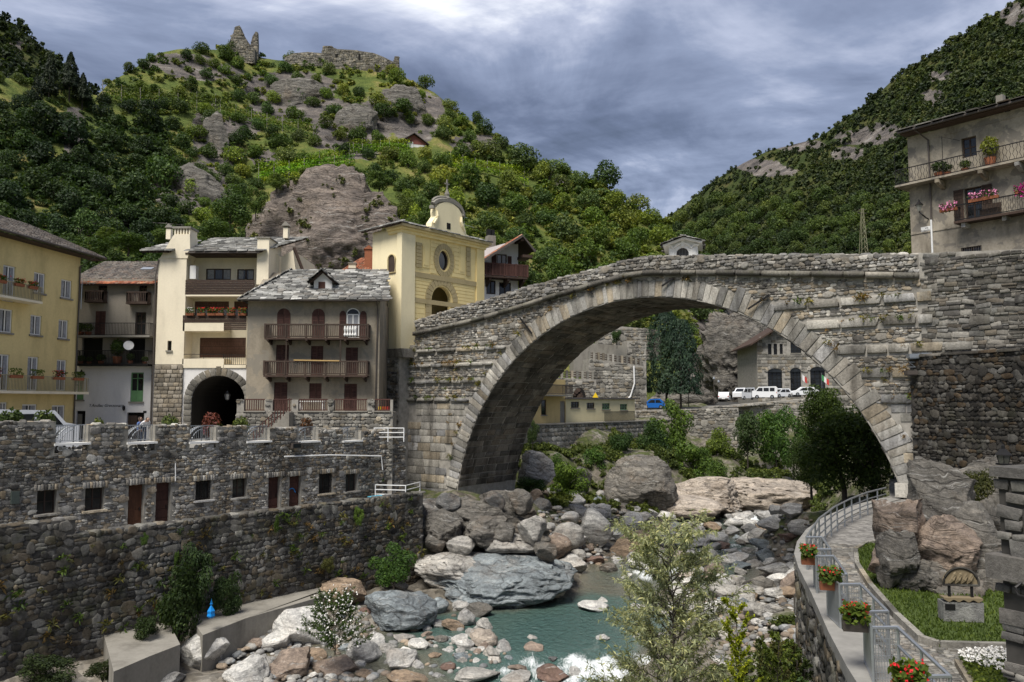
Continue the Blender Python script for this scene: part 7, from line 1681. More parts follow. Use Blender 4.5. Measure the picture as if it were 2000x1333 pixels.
TRUNKS = [trunk_mb(.9, .055, i).mesh('trunk') for i in range(4)]
for m_ in TRUNKS: m_.materials.append(M_BARK)
def tree(p, rad, col, label, group=None, name='broadleaf_tree', v=0, hz=1.0, rz=0.0, cat='tree'):
    o = thing(name, label, cat, p, rz, group); o.scale = (rad, rad, rad*hz)
    ob('trunk', TRUNKS[v % 4], None, o); ob('crown', CROWNS[v % len(CROWNS)], None, o, color=col); return o
r = random.Random(19)
# ---- castle hill: the large shrubs and trees as things, undergrowth as one mass
TR = [crown(40+i, 6, 130, .20)+np.array([0, 0, .55]) for i in range(6)]
def scatter(H, cols, pts, szf, quads, colname, RMf, skip, tint=None):
    pass
VIS = blob([(808, 285, 40, 16)])
VB = [((500, 345), (690, 308), 44), ((195, 178), (430, 208), 20), ((430, 210), (640, 268), 18), ((870, 315), (1035, 350), 22), ((690, 292), (800, 296), 14)]
def invine(px, py):
    for (xa, ya), (xb, yb), h in VB:
        if xa < px < xb and -6 < py-(ya+(yb-ya)*(px-xa)/(xb-xa)) < h: return True
    return False
NOVEG = lambda px, py: invine(px, py) or (475 < px < 790 and 335 < py < 560 and ((px-635)/165)**2+((py-430)/98)**2 < 1)
cand = []
for k in range(9600):
    px, py = r.uniform(-190, 1420), r.uniform(90, 700)
    sy = interp(SKY1, px)
    if py < sy-2: continue
    if px < 1000 and py > 560: continue
    if 1000 < px and py > 560 and not (px > 1190): continue
    rk = ROCK1(px, py)
    if rk > .35 and r.random() < .45*rk: continue
    if NOVEG(px, py) or VIS(px, py) > .1: continue
    if mn.fractal((px*.012, py*.018, 3.1), 1, 2, 3) < -.38 and px < 900 and py < 330: continue
    cand.append((px, py))
def hsize(px, py):
    s = 34+18*r.random()
    if px > 850 and py > 300: s = 48+30*r.random()
    if py < 200: s = 22+20*r.random()
    if px < 330 and py > 250: s = 52+34*r.random()
    return s
placed = []; small = []
for px, py in cand:
    s = hsize(px, py)
    if all((px-a)**2+((py-b)*1.5)**2 > ((s+c)*.36)**2 for a, b, c in placed): placed.append((px, py, s))
    else: small.append((px, py, s*r.uniform(.18, .48)))
placed.sort(key=lambda t: -t[2]-(99 if -15 < t[0] else 0))
def hlabel(px, py, s, col):
    tone = 'dark' if col[1] < .088 else ('yellowish' if col[1] > .135 else 'fresh')
    sz = 'small' if s < 34 else ('middling' if s < 52 else 'big')
    if py < 175: zn = 'on the crest beside the castle ruins' if px < 800 else 'on the upper right skyline of the castle hill'
    elif px < 200: zn = ('high' if py < 270 else ('midway' if py < 350 else 'low'))+' on the dark slope above the yellow house'
    elif px < 360: zn = ('high' if py < 270 else ('midway' if py < 350 else 'low'))+' on the shaded slope left of the cliffs'
    elif px < 500: zn = ('above' if py < 250 else ('beside' if py < 340 else 'below'))+' the cliffs left of the rock dome'
    elif px < 800: zn = ('just below the castle wall' if py < 240 else ('on the slope left of the vineyard hut' if px > 640 else 'on the vine terraces above the rock dome')) if py < 345 else 'at the edge of the rock dome'
    elif px < 900: zn = 'near the vineyard hut' if py < 340 else 'right behind the yellow gate chapel'
    elif px < 1060: zn = 'on the vine slope right of the chapel' if py < 400 else 'above the red roofed chalet'
    elif px < 1200: zn = 'in the wood above the left bridge ramp'
    else: zn = 'at the right end of the castle hill wood'
    t_ = f'{sz} {tone} green tree {zn}'; return t_, t_
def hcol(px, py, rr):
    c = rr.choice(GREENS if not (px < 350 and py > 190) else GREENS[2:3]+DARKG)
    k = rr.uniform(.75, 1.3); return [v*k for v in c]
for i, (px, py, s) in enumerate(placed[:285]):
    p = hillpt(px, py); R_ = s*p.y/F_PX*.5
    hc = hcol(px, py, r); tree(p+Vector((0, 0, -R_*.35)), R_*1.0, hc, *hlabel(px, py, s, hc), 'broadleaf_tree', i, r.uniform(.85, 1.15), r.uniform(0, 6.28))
QQ = {}
for px, py, s in [(a, b, c*.8) for a, b, c in placed[285:]]+small[:4600]:
    p = hillpt(px, py); R_ = s*p.y/F_PX*.6; a = r.uniform(0, 6.28); T_ = TR[r.randrange(6)]*np.array([R_, R_, R_*.9]); c_, s_ = math.cos(a), math.sin(a)
    T_ = np.stack([T_[..., 0]*c_-T_[..., 1]*s_, T_[..., 0]*s_+T_[..., 1]*c_, T_[..., 2]], -1)+np.array(p)-np.array([0, 0, R_*.1])
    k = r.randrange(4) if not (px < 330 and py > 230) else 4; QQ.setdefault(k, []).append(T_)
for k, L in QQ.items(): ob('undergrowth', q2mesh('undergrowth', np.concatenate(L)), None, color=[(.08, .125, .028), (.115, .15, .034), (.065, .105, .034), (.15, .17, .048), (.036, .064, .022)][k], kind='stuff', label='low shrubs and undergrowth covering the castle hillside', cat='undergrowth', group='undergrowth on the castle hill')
# ---- wooded mountain on the right and the far left one
TF_ = [crown(60+i, 5, 70, .27)+np.array([0, 0, .55]) for i in range(6)]
def forest(H, cols, cnt, rockf, label, size, pxr, pyr, sky, colors, seed):
    rr = random.Random(seed); QQ = {}; n = 0
    while n < cnt:
        px, py = rr.uniform(*pxr), rr.uniform(*pyr)
        if py < interp(sky, px)-2: continue
        n += 1
        if rockf(px, py) > .4 and rr.random() < .85: continue
        p = hillpt(px, py, H, cols); R_ = rr.uniform(*size)*(1 if rr.random() < .85 else 1.4); a = rr.uniform(0, 6.28); c_, s_ = math.cos(a), math.sin(a); T_ = TF_[rr.randrange(6)]*np.array([R_, R_, R_*1.1])
        QQ.setdefault(rr.randrange(len(colors)), []).append(np.stack([T_[..., 0]*c_-T_[..., 1]*s_, T_[..., 0]*s_+T_[..., 1]*c_, T_[..., 2]], -1)+np.array(p)-np.array([0, 0, R_*.15]))
    for k, L in QQ.items(): ob('forest', q2mesh('forest', np.concatenate(L)), None, color=colors[k], kind='stuff', label=label, cat='forest', group=label)
c2 = np.arange(900, 2710, 12.0); c3 = np.arange(-900, 310, 12.0)
forest(H2, c2, 8200, ROCK2, 'dense woods covering the mountain on the right', (1.2, 3.8), (1270, 2060), (-60, 520), SKY2, [(.031, .048, .020), (.040, .059, .022), (.024, .039, .018), (.050, .066, .027), (.034, .047, .024)], 4)
forest(H3, c3, 1100, lambda a, b: 0, 'dark woods on the far mountain at the left', (3.2, 6.0), (-300, 200), (-120, 240), SKY3, [(.020, .032, .016), (.026, .04, .018)], 5)
nearm = []
rr = random.Random(31)
for k in range(900):
    px, py = rr.uniform(1310, 1800), rr.uniform(395, 505)
    if py < interp(SKY2, px)+30: continue
    s = rr.uniform(30, 52)
    if all((px-a)**2+((py-b)*1.6)**2 > ((s+c)*.34)**2 for a, b, c in nearm): nearm.append((px, py, s))
for i, (px, py, s) in enumerate(nearm):
    p = hillpt(px, py, H2, c2); R_ = s*p.y/F_PX*.5; c = rr.choice([(.05, .082, .026), (.065, .10, .03), (.042, .07, .026), (.085, .115, .035)])
    tree(p+Vector((0, 0, -R_*.3)), R_, c, *[(('small' if s < 38 else 'big')+(' dark' if c[1] < .08 else (' pale' if c[1] > .11 else ' fresh'))+' green tree at the mountain foot '+('left of the white shrine' if px < 1380 else ('right of the shrine' if px < 1500 else ('midway between shrine and pylon' if px < 1600 else ('by the pylon' if px < 1710 else 'between the pylon and the old house')))))]*2, 'broadleaf_tree', i+3, rr.uniform(.9, 1.15), rr.uniform(0, 6.28))
# conifers at the left skyline
PINE = [q2mesh('crown', conifer(70+i, 1500, .09, 3.0, .9 if i else .5, .8)) for i in range(3)]; STEM = MB().tube([(0, 0, -.3), (0, 0, 2.7)], [.07, .02], 6).mesh('trunk'); STEM.materials.append(M_BARK)
for i, (px, py, h, lb) in enumerate(((95, 195, 95, 'dark pine with bare lower trunk, leftmost on the skyline'), (135, 198, 100, 'tallest dark pine of the skyline group'), (160, 215, 75, 'dark pine leaning over the vineyard at the skyline group edge'), (70, 205, 60, 'small dark pine at the left end of the skyline group'))):
    p = hillpt(px, py); H_ = h*p.y/F_PX; o = thing('pine_tree', lb, 'tree', p, i, None); o.scale = (H_/4.2, H_/4.2, H_/3.0); ob('trunk', STEM, None, o); ob('crown', PINE[i % 3], None, o, color=(.022, .034, .018))
# ---- vine rows on the terraces
VPOST = MB().box(-.06, .06, -.06, .06, -.5, 2.6).mesh('trellis_post')
def vine_rows(p0, p1, n, dpy, label, seed, col=(.17, .24, .022)):
    rr = random.Random(seed); rg = np.random.default_rng(seed)
    for k in range(n):
        P = []; m = 26
        for i in range(m): f = i/(m-1); px = p0[0]+(p1[0]-p0[0])*f; py = p0[1]+(p1[1]-p0[1])*f+dpy*k+3*math.sin(f*5+k); P.append(hillpt(px, py))
        a = [P[0]]
        wd = (['only'] if n == 1 else (['topmost', 'second', 'third', 'fourth', 'lowest'] if n == 5 else (['topmost', 'second', 'third', 'lowest'] if n == 4 else ['topmost', 'middle', 'lowest'])))[k]
        o = thing('vine_row', wd+' '+label, 'vine row', P[0], 0, label); base = P[0]; pts = np.array([list(q-base) for q in P]); nc = 950
        f = rg.uniform(0, m-1.001, nc); i0 = f.astype(int); C = pts[i0]+(pts[i0+1]-pts[i0])*(f-i0)[:, None]+np.stack([rg.normal(0, .35, nc), rg.normal(0, .35, nc), rg.uniform(.7, 2.2, nc)], 1)
        ob('foliage', q2mesh('foliage', cards(C, unit(rg.normal(size=(nc, 3))+np.array([0, -.4, .8])), rg.uniform(.16, .38, nc), rg)), None, o, color=[v*rr.uniform(.8, 1.2) for v in col])
        for i in range(0, m, 4): ob('trellis_post', VPOST, M_CONC, o, loc=tuple(pts[i]))
vine_rows((505, 335), (690, 300), 5, 8, 'bright green vine row on the terrace above the rock dome', 3)
vine_rows((200, 178), (430, 205), 4, 8, 'green vine row on the upper left vineyard terrace', 4, (.085, .125, .022))
vine_rows((430, 212), (620, 262), 3, 8, 'green vine row running down below the castle rock', 5, (.10, .14, .024))
vine_rows((880, 312), (1030, 345), 3, 9, 'bright green vine row right of the vineyard hut', 6)
vine_rows((690, 285), (800, 290), 3, 9, 'bright green vine row left of the vineyard hut', 7)
# ---- castle ruins on the crest
M_RUIN = stone_mat('ruin_stone', [(.20, .185, .16), (.25, .235, .205), (.16, .15, .135), (.28, .25, .20)], .2, .3, .5, .2)
def ruin(name, label, px0, px1, prof, pyb, seed, th=1.4):
    q = hillpt((px0+px1)/2, interp(SKY1, (px0+px1)/2)+4); fr = Frame((q.x, q.y-1), R(4)); o = thing_f(name, label, 'ruin', fr); P = [fr.hit(x, y) for x, y in prof]; zb = fr.hit((px0+px1)/2, pyb)[1]-2
    ob('wall_core', MB().prism([(P[0][0], zb), (P[-1][0], zb)]+P[::-1], 0, th), M_RUIN, o)
    xs, zs = [p[0] for p in P], [p[1] for p in P]; lay(o, 'wall_stone', rubble(xs[0], xs[-1], zb, max(zs), .55, seed, lambda x, z, w, h: z+h*.4 < np.interp(x, xs, zs), (1, 2), .14), M_RUIN, 'rub', 300, seed=seed, min_px=4); return o, fr
ruin('castle_ruin', 'jagged ruined castle tower on the left of the crest', 446, 480, [(444, 94), (447, 84), (455, 66), (461, 52), (468, 50), (473, 62), (478, 72), (486, 84), (492, 92), (498, 96)], 112, 5, 3)
ruin('castle_ruin', 'thin standing wall fragment right of the jagged castle tower', 490, 506, [(489, 88), (493, 72), (499, 62), (503, 63), (504, 88)], 105, 6)
o, fr = ruin('castle_ruin', 'long ruined castle wall with a small turret on the crest', 560, 780, [(556, 112), (575, 104), (600, 102), (628, 104), (631, 90), (648, 90), (655, 96), (690, 98), (730, 104), (750, 112), (768, 121), (771, 110), (779, 111), (780, 136)], 140, 7, 2)
for a in ((655, 107, 660, 112), (700, 106, 704, 118)): q = fr.rect(*a); ob('wall_opening', MB().box(q[0], q[1], -.2, .05, q[2], q[3]), M_DKIN, o)
# ---- spruces beyond the arch
SPR = [q2mesh('crown', conifer(80+i, 5200, .045, 3.0, .62, .75, True)) for i in range(2)]
for i, (px, pyb, top, Y, w, lb) in enumerate(((1302, 796, 606, 133, 86, 'dense blue green spruce, left one of the pair beyond the arch'), (1330, 796, 622, 130.5, 76, 'dense blue green spruce, right one of the pair beyond the arch'))):
    p = at(px, pyb, Y); H_ = (pyb-top)*Y/F_PX; W_ = w*Y/F_PX/2; o = thing('spruce_tree', lb, 'tree', p, i*2.0); o.scale = (W_, W_, H_/3.0); ob('trunk', STEM, None, o); ob('crown', SPR[i], None, o, color=(.028, .052, .040))
# ---- nearer bushes and trees round the river; crowns with smaller leaves
FINE = [q2mesh('crown', crown(120+i, 22, 5200, .042, 1.0, .68, (.2, .36))+np.array([0, 0, .9])) for i in range(5)]
def bush(px, pyb, pyt, w, Y, col, label, name='bush', v=0, cat='bush', group=None, sink=.12, mesh=None, flat=1.0):
    p = at(px, pyb, Y); H_ = (pyb-pyt)*Y/F_PX; W_ = w*Y/F_PX/2; o = thing(name, label, cat, p-Vector((0, 0, H_*sink)), v*1.3, group); o.scale = (W_, W_*flat, H_*(1+sink)/1.9)
    ob('stem', TRUNKS[v % 4], None, o, scale=(.6, .6, .8)); ob('foliage', (mesh or FINE)[v % 5], None, o, color=col); return o
G1, G2, G3, G4, G5 = (.05, .10, .022), (.075, .125, .025), (.03, .06, .018), (.11, .155, .03), (.045, .075, .03)
for a in ((1310, 900, 768, 110, 103, G2, 'yellow green leafy tree on the bank wall right of the low building', 0), (1270, 905, 815, 90, 99, G3, 'dark ivy clad bush hanging over the bank wall', 1), (1350, 950, 850, 110, 97, G2, 'light green bush below the road wall', 2), (1460, 890, 790, 80, 103, G5, 'slender feathery tree left of the great dark tree', 3), (1515, 905, 775, 100, 104, G1, 'green tree in front of the white cars', 4),
          (1550, 920, 800, 90, 96, G1, 'green tree touching the great dark tree', 0), (1085, 960, 880, 60, 84, G1, 'green bush behind the left foot of the arch', 1), (1112, 990, 890, 100, 82, G2, 'large leafy bush on the bank left of the pointed rock', 2), (1160, 930, 865, 80, 90, G1, 'bush below the pale bank wall', 3), (1215, 900, 835, 70, 96, G3, 'ivy bush at the corner of the bank wall', 4),
          (1040, 870, 815, 36, 84, G5, 'narrow bush hugging the back of the arch foot', 0), (1400, 900, 830, 70, 104, G4, 'yellow green bush on the river bank below the road', 1), (1035, 975, 925, 80, 72, G3, 'dark low bush under the arch', 2), (1400, 960, 890, 70, 93, G2, 'green bush above the pale rock slab', 3), (1205, 672, 640, 30, 124, G3, 'round dark bush on the terrace wall', 4), (1630, 900, 820, 60, 90, G3, 'dark shrub behind the great tree', 0)):
    bush(*a[:7], v=a[7])
# great dark tree under the arch
BIG = [q2mesh('crown', crown(150+i, 34, 12000, .036, 1.25, .74, (.26, .42), -.95)+np.array([0, 0, 1.25])) for i in range(2)]
BT = trunk_mb(1.5, .05, 9, 5, .6).mesh('trunk'); BT.materials.append(M_BARK)
for i, (px, pyb, top, w, Y, col, lb) in enumerate(((1650, 990, 770, 200, 58, (.045, .074, .02), 'great dark leafy tree standing under the right half of the arch'), (1705, 995, 800, 130, 56, (.035, .058, .017), 'dark tree partly behind the right arch foot'), (1615, 900, 738, 110, 61, (.06, .095, .022), 'lighter green tree top left of the great dark tree'), (1585, 960, 850, 90, 64, (.045, .072, .02), 'dark low tree on the left side of the great dark tree'))):
    p = at(px, pyb, Y); H_ = (pyb-top)*Y/F_PX; W_ = w*Y/F_PX/2; o = thing('leafy_tree', lb, 'tree', p, i*1.7); o.scale = (W_, W_, H_/2.35)
    ob('trunk', BT, None, o); ob('crown', BIG[i % 2], None, o, color=col)
# greenery on and along the walls
for a in ((768, 1152, 1052, 118, 51.2, G1, 'dense green bush at the end of the concrete ledge', 0), (350, 1255, 1095, 190, 41.2, (.04, .065, .02), 'large ivy like bush climbing the river wall', 1), (378, 1190, 1045, 120, 42.2, G5, 'upper shoots of the wall bush on the river wall', 2), (440, 1215, 1110, 90, 43.1, G5, 'right side shoots of the wall bush', 3), (285, 1268, 1195, 130, 39.5, (.035, .055, .018), 'low dark creeper on the ledge at the foot of the river wall', 4),
          (745, 948, 912, 36, 59.6, G1, 'small leafy bush at the corner of the promenade wall', 1), (800, 1010, 965, 60, 57.5, G4, 'yellow green weeds below the white railing platform', 2), (640, 1120, 1085, 40, 49.4, (.10, .105, .04), 'dry yellowish tuft on the river wall', 3), (345, 1115, 1070, 32, 41.3, G2, 'small bush rooted high in the river wall', 4), (90, 1345, 1270, 200, 36.2, (.03, .045, .016), 'dark weeds in the lower left corner at the wall foot', 2), (200, 1330, 1285, 90, 36.6, (.045, .06, .02), 'scrubby weeds left of the concrete block', 3), (282, 1068, 1038, 22, 40.2, G2, 'little plant on top of the river wall', 0), (540, 1000+42, 1005, 26, 46.5, G2, 'small plant hanging from the river wall', 1),
          (700, 1025, 985, 34, 51.2, G2, 'tuft of green on the river wall below the last window', 2), (760, 865, 838, 60, 61, G1, 'green plants behind the white gate railing', 3), (1905, 1010, 900, 120, 27.5, (.05, .055, .018), 'tangle of dry and green shrubs over the right hand rocks', 4), (1790, 990, 925, 50, 36, (.12, .09, .045), 'dry brown grass clump where bridge and dark wall meet', 1)):
    bush(*a[:7], v=a[7], flat=.45)
# ---- foreground: willow, bright bush, bank shrubs, flowering shrub: twigs that carry single leaves
def twig_plant(name, label, cat, p, H_, spread, nb, nleaf, ll, lw, col, seed, up=.75, droop=.3, sub=5, stem_r=.03, blossom=None, z0=.25, parent_col=None, tip=1.0, crook=.10):
    rr = random.Random(seed); rg = np.random.default_rng(seed); o = thing(name, label, cat, p); mb = MB(); tw = []
    lead = []; x = y = 0
    for i in range(9): x += rr.uniform(-.04, .04)*H_*.3; y += rr.uniform(-.04, .04)*H_*.3; lead.append(Vector((x, y, H_*i/8*.97)))
    mb.tube(lead, [stem_r*(1-.85*i/8) for i in range(9)], 6, False)
    for b in range(nb):
        f = z0+(1-z0)*(b+rr.random()*.5)/nb; i = min(7, int(f*8)); q = lead[i].lerp(lead[i+1], f*8-i); a = b*2.4+rr.uniform(-.5, .5); L_ = spread*(1.05-f*.72*tip)*rr.uniform(.65, 1.1); e = up*rr.uniform(.6, 1.3)
        d = Vector((math.cos(a), math.sin(a), e)).normalized(); pts = [q]
        for k in range(1, 6): pts.append(pts[-1]+(d+Vector((rr.uniform(-crook, crook)*2, rr.uniform(-crook, crook)*2, -droop*k*.09)))*L_/5)
        mb.tube(pts, [stem_r*.4*(1-.16*k) for k in range(6)], 4, False); tw.append(pts)
        for s_ in range(sub):
            g = rr.uniform(.25, .95)*5; k = min(4, int(g)); q2 = pts[k].lerp(pts[k+1], g-k); d2 = (d+Vector((rr.uniform(-1, 1), rr.uniform(-1, 1), rr.uniform(-.2, .8)))*.8).normalized(); P2 = [q2]
            for k in range(1, 4): P2.append(P2[-1]+(d2+Vector((0, 0, -droop*k*.18)))*L_*.14)
            mb.tube(P2, [stem_r*.16, stem_r*.12, stem_r*.08, stem_r*.03], 3, False); tw.append(P2)
    ob('stems', mb, M_BARK if not parent_col else plain_mat('twig', parent_col), o)
    seg = [(a, b) for P in tw for a, b in zip(P[1 if len(P) > 4 else 0:-1], P[2 if len(P) > 4 else 1:])]; A = np.array([list(a) for a, _ in seg]); B = np.array([list(b) for _, b in seg]); idx = rg.integers(0, len(seg), nleaf); f = rg.random((nleaf, 1)); C = A[idx]*(1-f)+B[idx]*f
    ax = unit(unit(B[idx]-A[idx])*.9+rg.normal(size=(nleaf, 3))*.75+np.array([0, 0, -.15])); sd_ = unit(np.cross(ax, rg.normal(size=(nleaf, 3)))); l = ll*rg.uniform(.6, 1.25, (nleaf, 1)); w = lw*rg.uniform(.7, 1.2, (nleaf, 1)); bend = np.array([0, 0, -1])*l*.18
    Q = np.stack([C, C+ax*l*.45+sd_*w, C+ax*l+bend, C+ax*l*.45-sd_*w], 1); ob('leaves', q2mesh('leaves', Q), None, o, color=col)
    if blossom:
        n, s, mat = blossom; idx = rg.integers(0, len(seg), n); C = B[idx]+rg.normal(size=(n, 3))*s*1.3; Q = np.concatenate([cards(C, unit(rg.normal(size=(n, 3))+np.array([0, -.6, .6])), s*rg.uniform(.7, 1.3, n), rg, .9) for _ in range(2)]); ob('blossom', q2mesh('blossom', Q, mat), None, o)
    return o
M_WBL = plain_mat('white_blossom', (.78, .76, .72), .7, .1); M_RBL = plain_mat('red_blossom', (.55, .012, .02), .6, .2); M_PBL = plain_mat('magenta_blossom', (.42, .015, .20), .6, .2); M_PKB = plain_mat('pink_blossom', (.62, .22, .38), .6, .2)
q = at(1300, 1333, 21.5); zg_ = gz(q.x, q.y); twig_plant('willow_tree', 'young silvery willow with narrow leaves in the foreground at the river edge', 'tree', (q.x, q.y, zg_), -3.5-zg_, 3.1, 90, 30000, .15, .017, (.33, .345, .235), 5, up=.9, droop=.65, sub=10, stem_r=.055, z0=.36, tip=.72)
q = at(1455, 1333, 19.5); zg_ = gz(q.x, q.y); twig_plant('bright_bush', 'bright yellow green bush in the foreground right of the willow', 'bush', (q.x, q.y, zg_), -4.75-zg_, 1.35, 44, 9000, .065, .024, (.26, .29, .018), 6, up=1.6, droop=.1, sub=6, stem_r=.035, z0=.3)
for i, (px, Y, zt_, sp, c, lb) in enumerate(((1525, 20, -5.6, 1.4, (.10, .13, .025), 'twiggy green bush between the bright bush and the path wall'), (1580, 17.5, -5.9, 1.1, (.06, .10, .03), 'dark green leafy plant at the foot of the path wall'), (1500, 25, -7.2, 1.6, (.07, .08, .025), 'scrubby shrub on the bank below the railing'), (1555, 25.5, -7.6, 1.3, (.09, .085, .035), 'dry olive shrub near the path wall'), (1610, 14.6, -5.8, .8, (.07, .12, .03), 'ivy leaves at the foot of the near path wall'), (1545, 16, -6.7, 1.2, (.05, .075, .025), 'shadowy shrub in front of the path wall'), (1480, 17.5, -6.6, 1.3, (.06, .09, .025), 'green shrub in the foreground below the bright bush'), (1560, 21, -6.4, 1.2, (.05, .07, .022), 'dark shrub close under the path wall in the middle'), (1520, 29, -8.6, 1.5, (.10, .10, .035), 'dry shrub on the cobble bank below the bend'), (1420, 17, -7.8, 1.2, (.075, .11, .03), 'leafy shrub under the right side of the willow'))):
    q = at(px, 1200, Y); zg_ = gz(q.x, q.y); twig_plant('bank_shrub', lb, 'shrub', (q.x, q.y, zg_-.1), zt_-zg_, sp, 34, 5200, .08, .028, c, 40+i, up=1.1, droop=.2, sub=5, stem_r=.03, z0=.15)
q = at(655, 1275, 39.0); twig_plant('flowering_shrub', 'round shrub covered in white blossoms among the pale boulders', 'shrub', (q.x, q.y, q.z-.1), 2.4, 1.75, 46, 8000, .12, .026, (.05, .085, .022), 7, up=.8, droop=.3, sub=6, stem_r=.03, z0=.02, blossom=(520, .055, M_WBL), tip=.5)
# weeds on the bridge ledges and the walls
tufts = []; rg = np.random.default_rng(12)
def tuft(p, n, h, col):
    a = rg.uniform(0, 6.28, n); d = unit(np.stack([np.cos(a)*.7, np.sin(a)*.7-.5, rg.uniform(-.4, 1.2, n)], 1)); l = h*rg.uniform(.5, 1.1, (n, 1)); s_ = unit(np.cross(d, rg.normal(size=(n, 3)))); C = np.array(p)+rg.normal(size=(n, 3))*h*.22
    return np.stack([C, C+d*l*.5+s_*h*.10, C+d*l+np.array([0, 0, -.25])*l, C+d*l*.5-s_*h*.10], 1)
T = {0: [], 1: [], 2: []}
rr = random.Random(6)
for z, lf, rt in LV:
    for on, a, b in ((lf, -25.5, -ring_edge(z)-.2), (rt, ring_edge(z)+.2, SR)):
        if not on: continue
        for k in range(int((b-a)*2.2)):
            x = rr.uniform(a, b); 
            if mn.noise((x*.5, z, 1)) < -.05: continue
            T[rr.choice((0, 1, 1, 2))].append(tuft(BF.w(x, -.14, z+.15), 26, rr.uniform(.16, .42), 0))
for k in range(70): x = rr.uniform(-24, 17); z = rr.uniform(-5, 7); (x*x+(z-BZ)**2)**.5 > BR+1.2 and z < zc(x)-.5 and T[rr.choice((0, 1, 2))].append(tuft(BF.w(x, -.08, z), 18, rr.uniform(.12, .3), 0))
for k in range(26): a = R(rr.uniform(15, 160)); q = pol(a, BR+1.3); T[rr.choice((1, 2))].append(tuft(BF.w(q.x, -.15, q.z), 24, rr.uniform(.18, .4), 0))
for k in range(130): x = rr.uniform(0, LX1); z = rr.uniform(-11.2, -6.6); T[rr.choice((0, 1, 2))].append(tuft(LF.w(x, -.08, z), 24, rr.uniform(.15, .5), 0))
for k, c in ((0, (.07, .11, .025)), (1, (.12, .115, .04)), (2, (.15, .10, .05))): ob('weeds', q2mesh('weeds', np.concatenate(T[k])), None, color=c, kind='stuff', label='weeds rooted in the joints of the stone walls', cat='weeds', group='weeds in the wall joints')
# grass on the lawn
n = 16000; L2 = [(p.x, p.y) for p in lawn]; xs = [p[0] for p in L2]; ys = [p[1] for p in L2]; P = np.stack([rg.uniform(min(xs), max(xs), n*2), rg.uniform(min(ys), max(ys), n*2)], 1)
def inside(P, poly):
    c = np.zeros(len(P), bool); j = len(poly)-1
    for i in range(len(poly)):
        (xi, yi), (xj, yj) = poly[i], poly[j]; k = ((yi > P[:, 1]) != (yj > P[:, 1])) & (P[:, 0] < (xj-xi)*(P[:, 1]-yi)/(yj-yi+1e-12)+xi); c ^= k; j = i
    return c
P = P[inside(P, L2)]; n = len(P); C = np.concatenate([P, np.full((n, 1), ZP+.08)], 1); d = unit(np.stack([rg.normal(0, .4, n), rg.normal(0, .4, n), np.ones(n)], 1)); l = rg.uniform(.05, .13, (n, 1)); s_ = unit(np.cross(d, rg.normal(size=(n, 3))))*.02
ob('grass', q2mesh('grass', np.stack([C-s_, C+d*l*.5-s_*.6, C+d*l, C+s_], 1)), None, color=(.066, .098, .018), kind='stuff', label='short green grass of the small lawn beside the footpath', cat='grass')
# green on the river banks
T = []; gp = []
for k in range(4200):
    if k < 3000: px, py, Y = rr.uniform(1000, 1640), rr.uniform(845, 985), 0; q = at(px, py, rr.uniform(76, 112))
    else: q = at(rr.uniform(1390, 1620), 1200, rr.uniform(14, 40))
    z = gz(q.x, q.y)
    if z < zwater(q.y)+.8 or mn.noise((q.x*.25, q.y*.25, 2)) < -.1: continue
    s = rr.uniform(.25, .8) if k < 3000 else rr.uniform(.15, .45); T_ = TR[rr.randrange(6)]*s; T.append(T_+np.array([q.x, q.y, z+.15]))
ob('bank_scrub', q2mesh('bank_scrub', np.concatenate(T)), None, color=(.075, .10, .028), kind='stuff', label='low scrub and weeds growing on the river banks', cat='scrub')
# ================================================================ small things
def blob_leaves(seed, n, ls, sq=1.0):
    rg = np.random.default_rng(seed); d = unit(rg.normal(size=(n, 3))+np.array([0, 0, .3])); C = d*rg.uniform(.6, 1.02, (n, 1))*np.array([1, 1, sq]); return cards(C, unit(d+rg.normal(size=(n, 3))*.6), ls*rg.uniform(.6, 1.3, n), rg)
BALL = [q2mesh('foliage', blob_leaves(i, 420, .16)) for i in range(3)]
def flower_box(p, rz, w, label, bl=None, col=(.05, .09, .02), hgt=.34, n=70, group=None, pot=None, trail=0.0, dens=160, cat='flower box', bs=.05, name='flower_box'):
    rg = np.random.default_rng(abs(int(p[0]*91+p[2]*37+w*1000)) % 99999); o = thing(name, label, cat, p, rz, group)
    ob('trough', MB().prism([(-.11, 0), (.11, 0), (.14, .2), (-.14, .2)], -w/2, w/2, 'x'), pot or M_TERRA, o)
    C = np.stack([rg.uniform(-w/2, w/2, dens), rg.normal(-.05, .12, dens), .2+hgt*rg.random(dens)**.8-trail*rg.random(dens)**2], 1); ob('foliage', q2mesh('foliage', cards(C, unit(rg.normal(size=(dens, 3))+np.array([0, -.4, .7])), .065*rg.uniform(.6, 1.4, dens), rg)), None, o, color=col)
    if bl is not None:
        C = np.stack([rg.uniform(-w/2, w/2, n), rg.normal(-.10, .13, n), .25+hgt*rg.random(n)**.6-trail*rg.random(n)], 1); Q = np.concatenate([cards(C, unit(rg.normal(size=(n, 3))+np.array([0, -.6, .4])), bs*rg.uniform(.7, 1.3, n), rg, .9) for _ in range(2)]); ob('blossom', q2mesh('blossom', Q, bl), None, o)
    return o
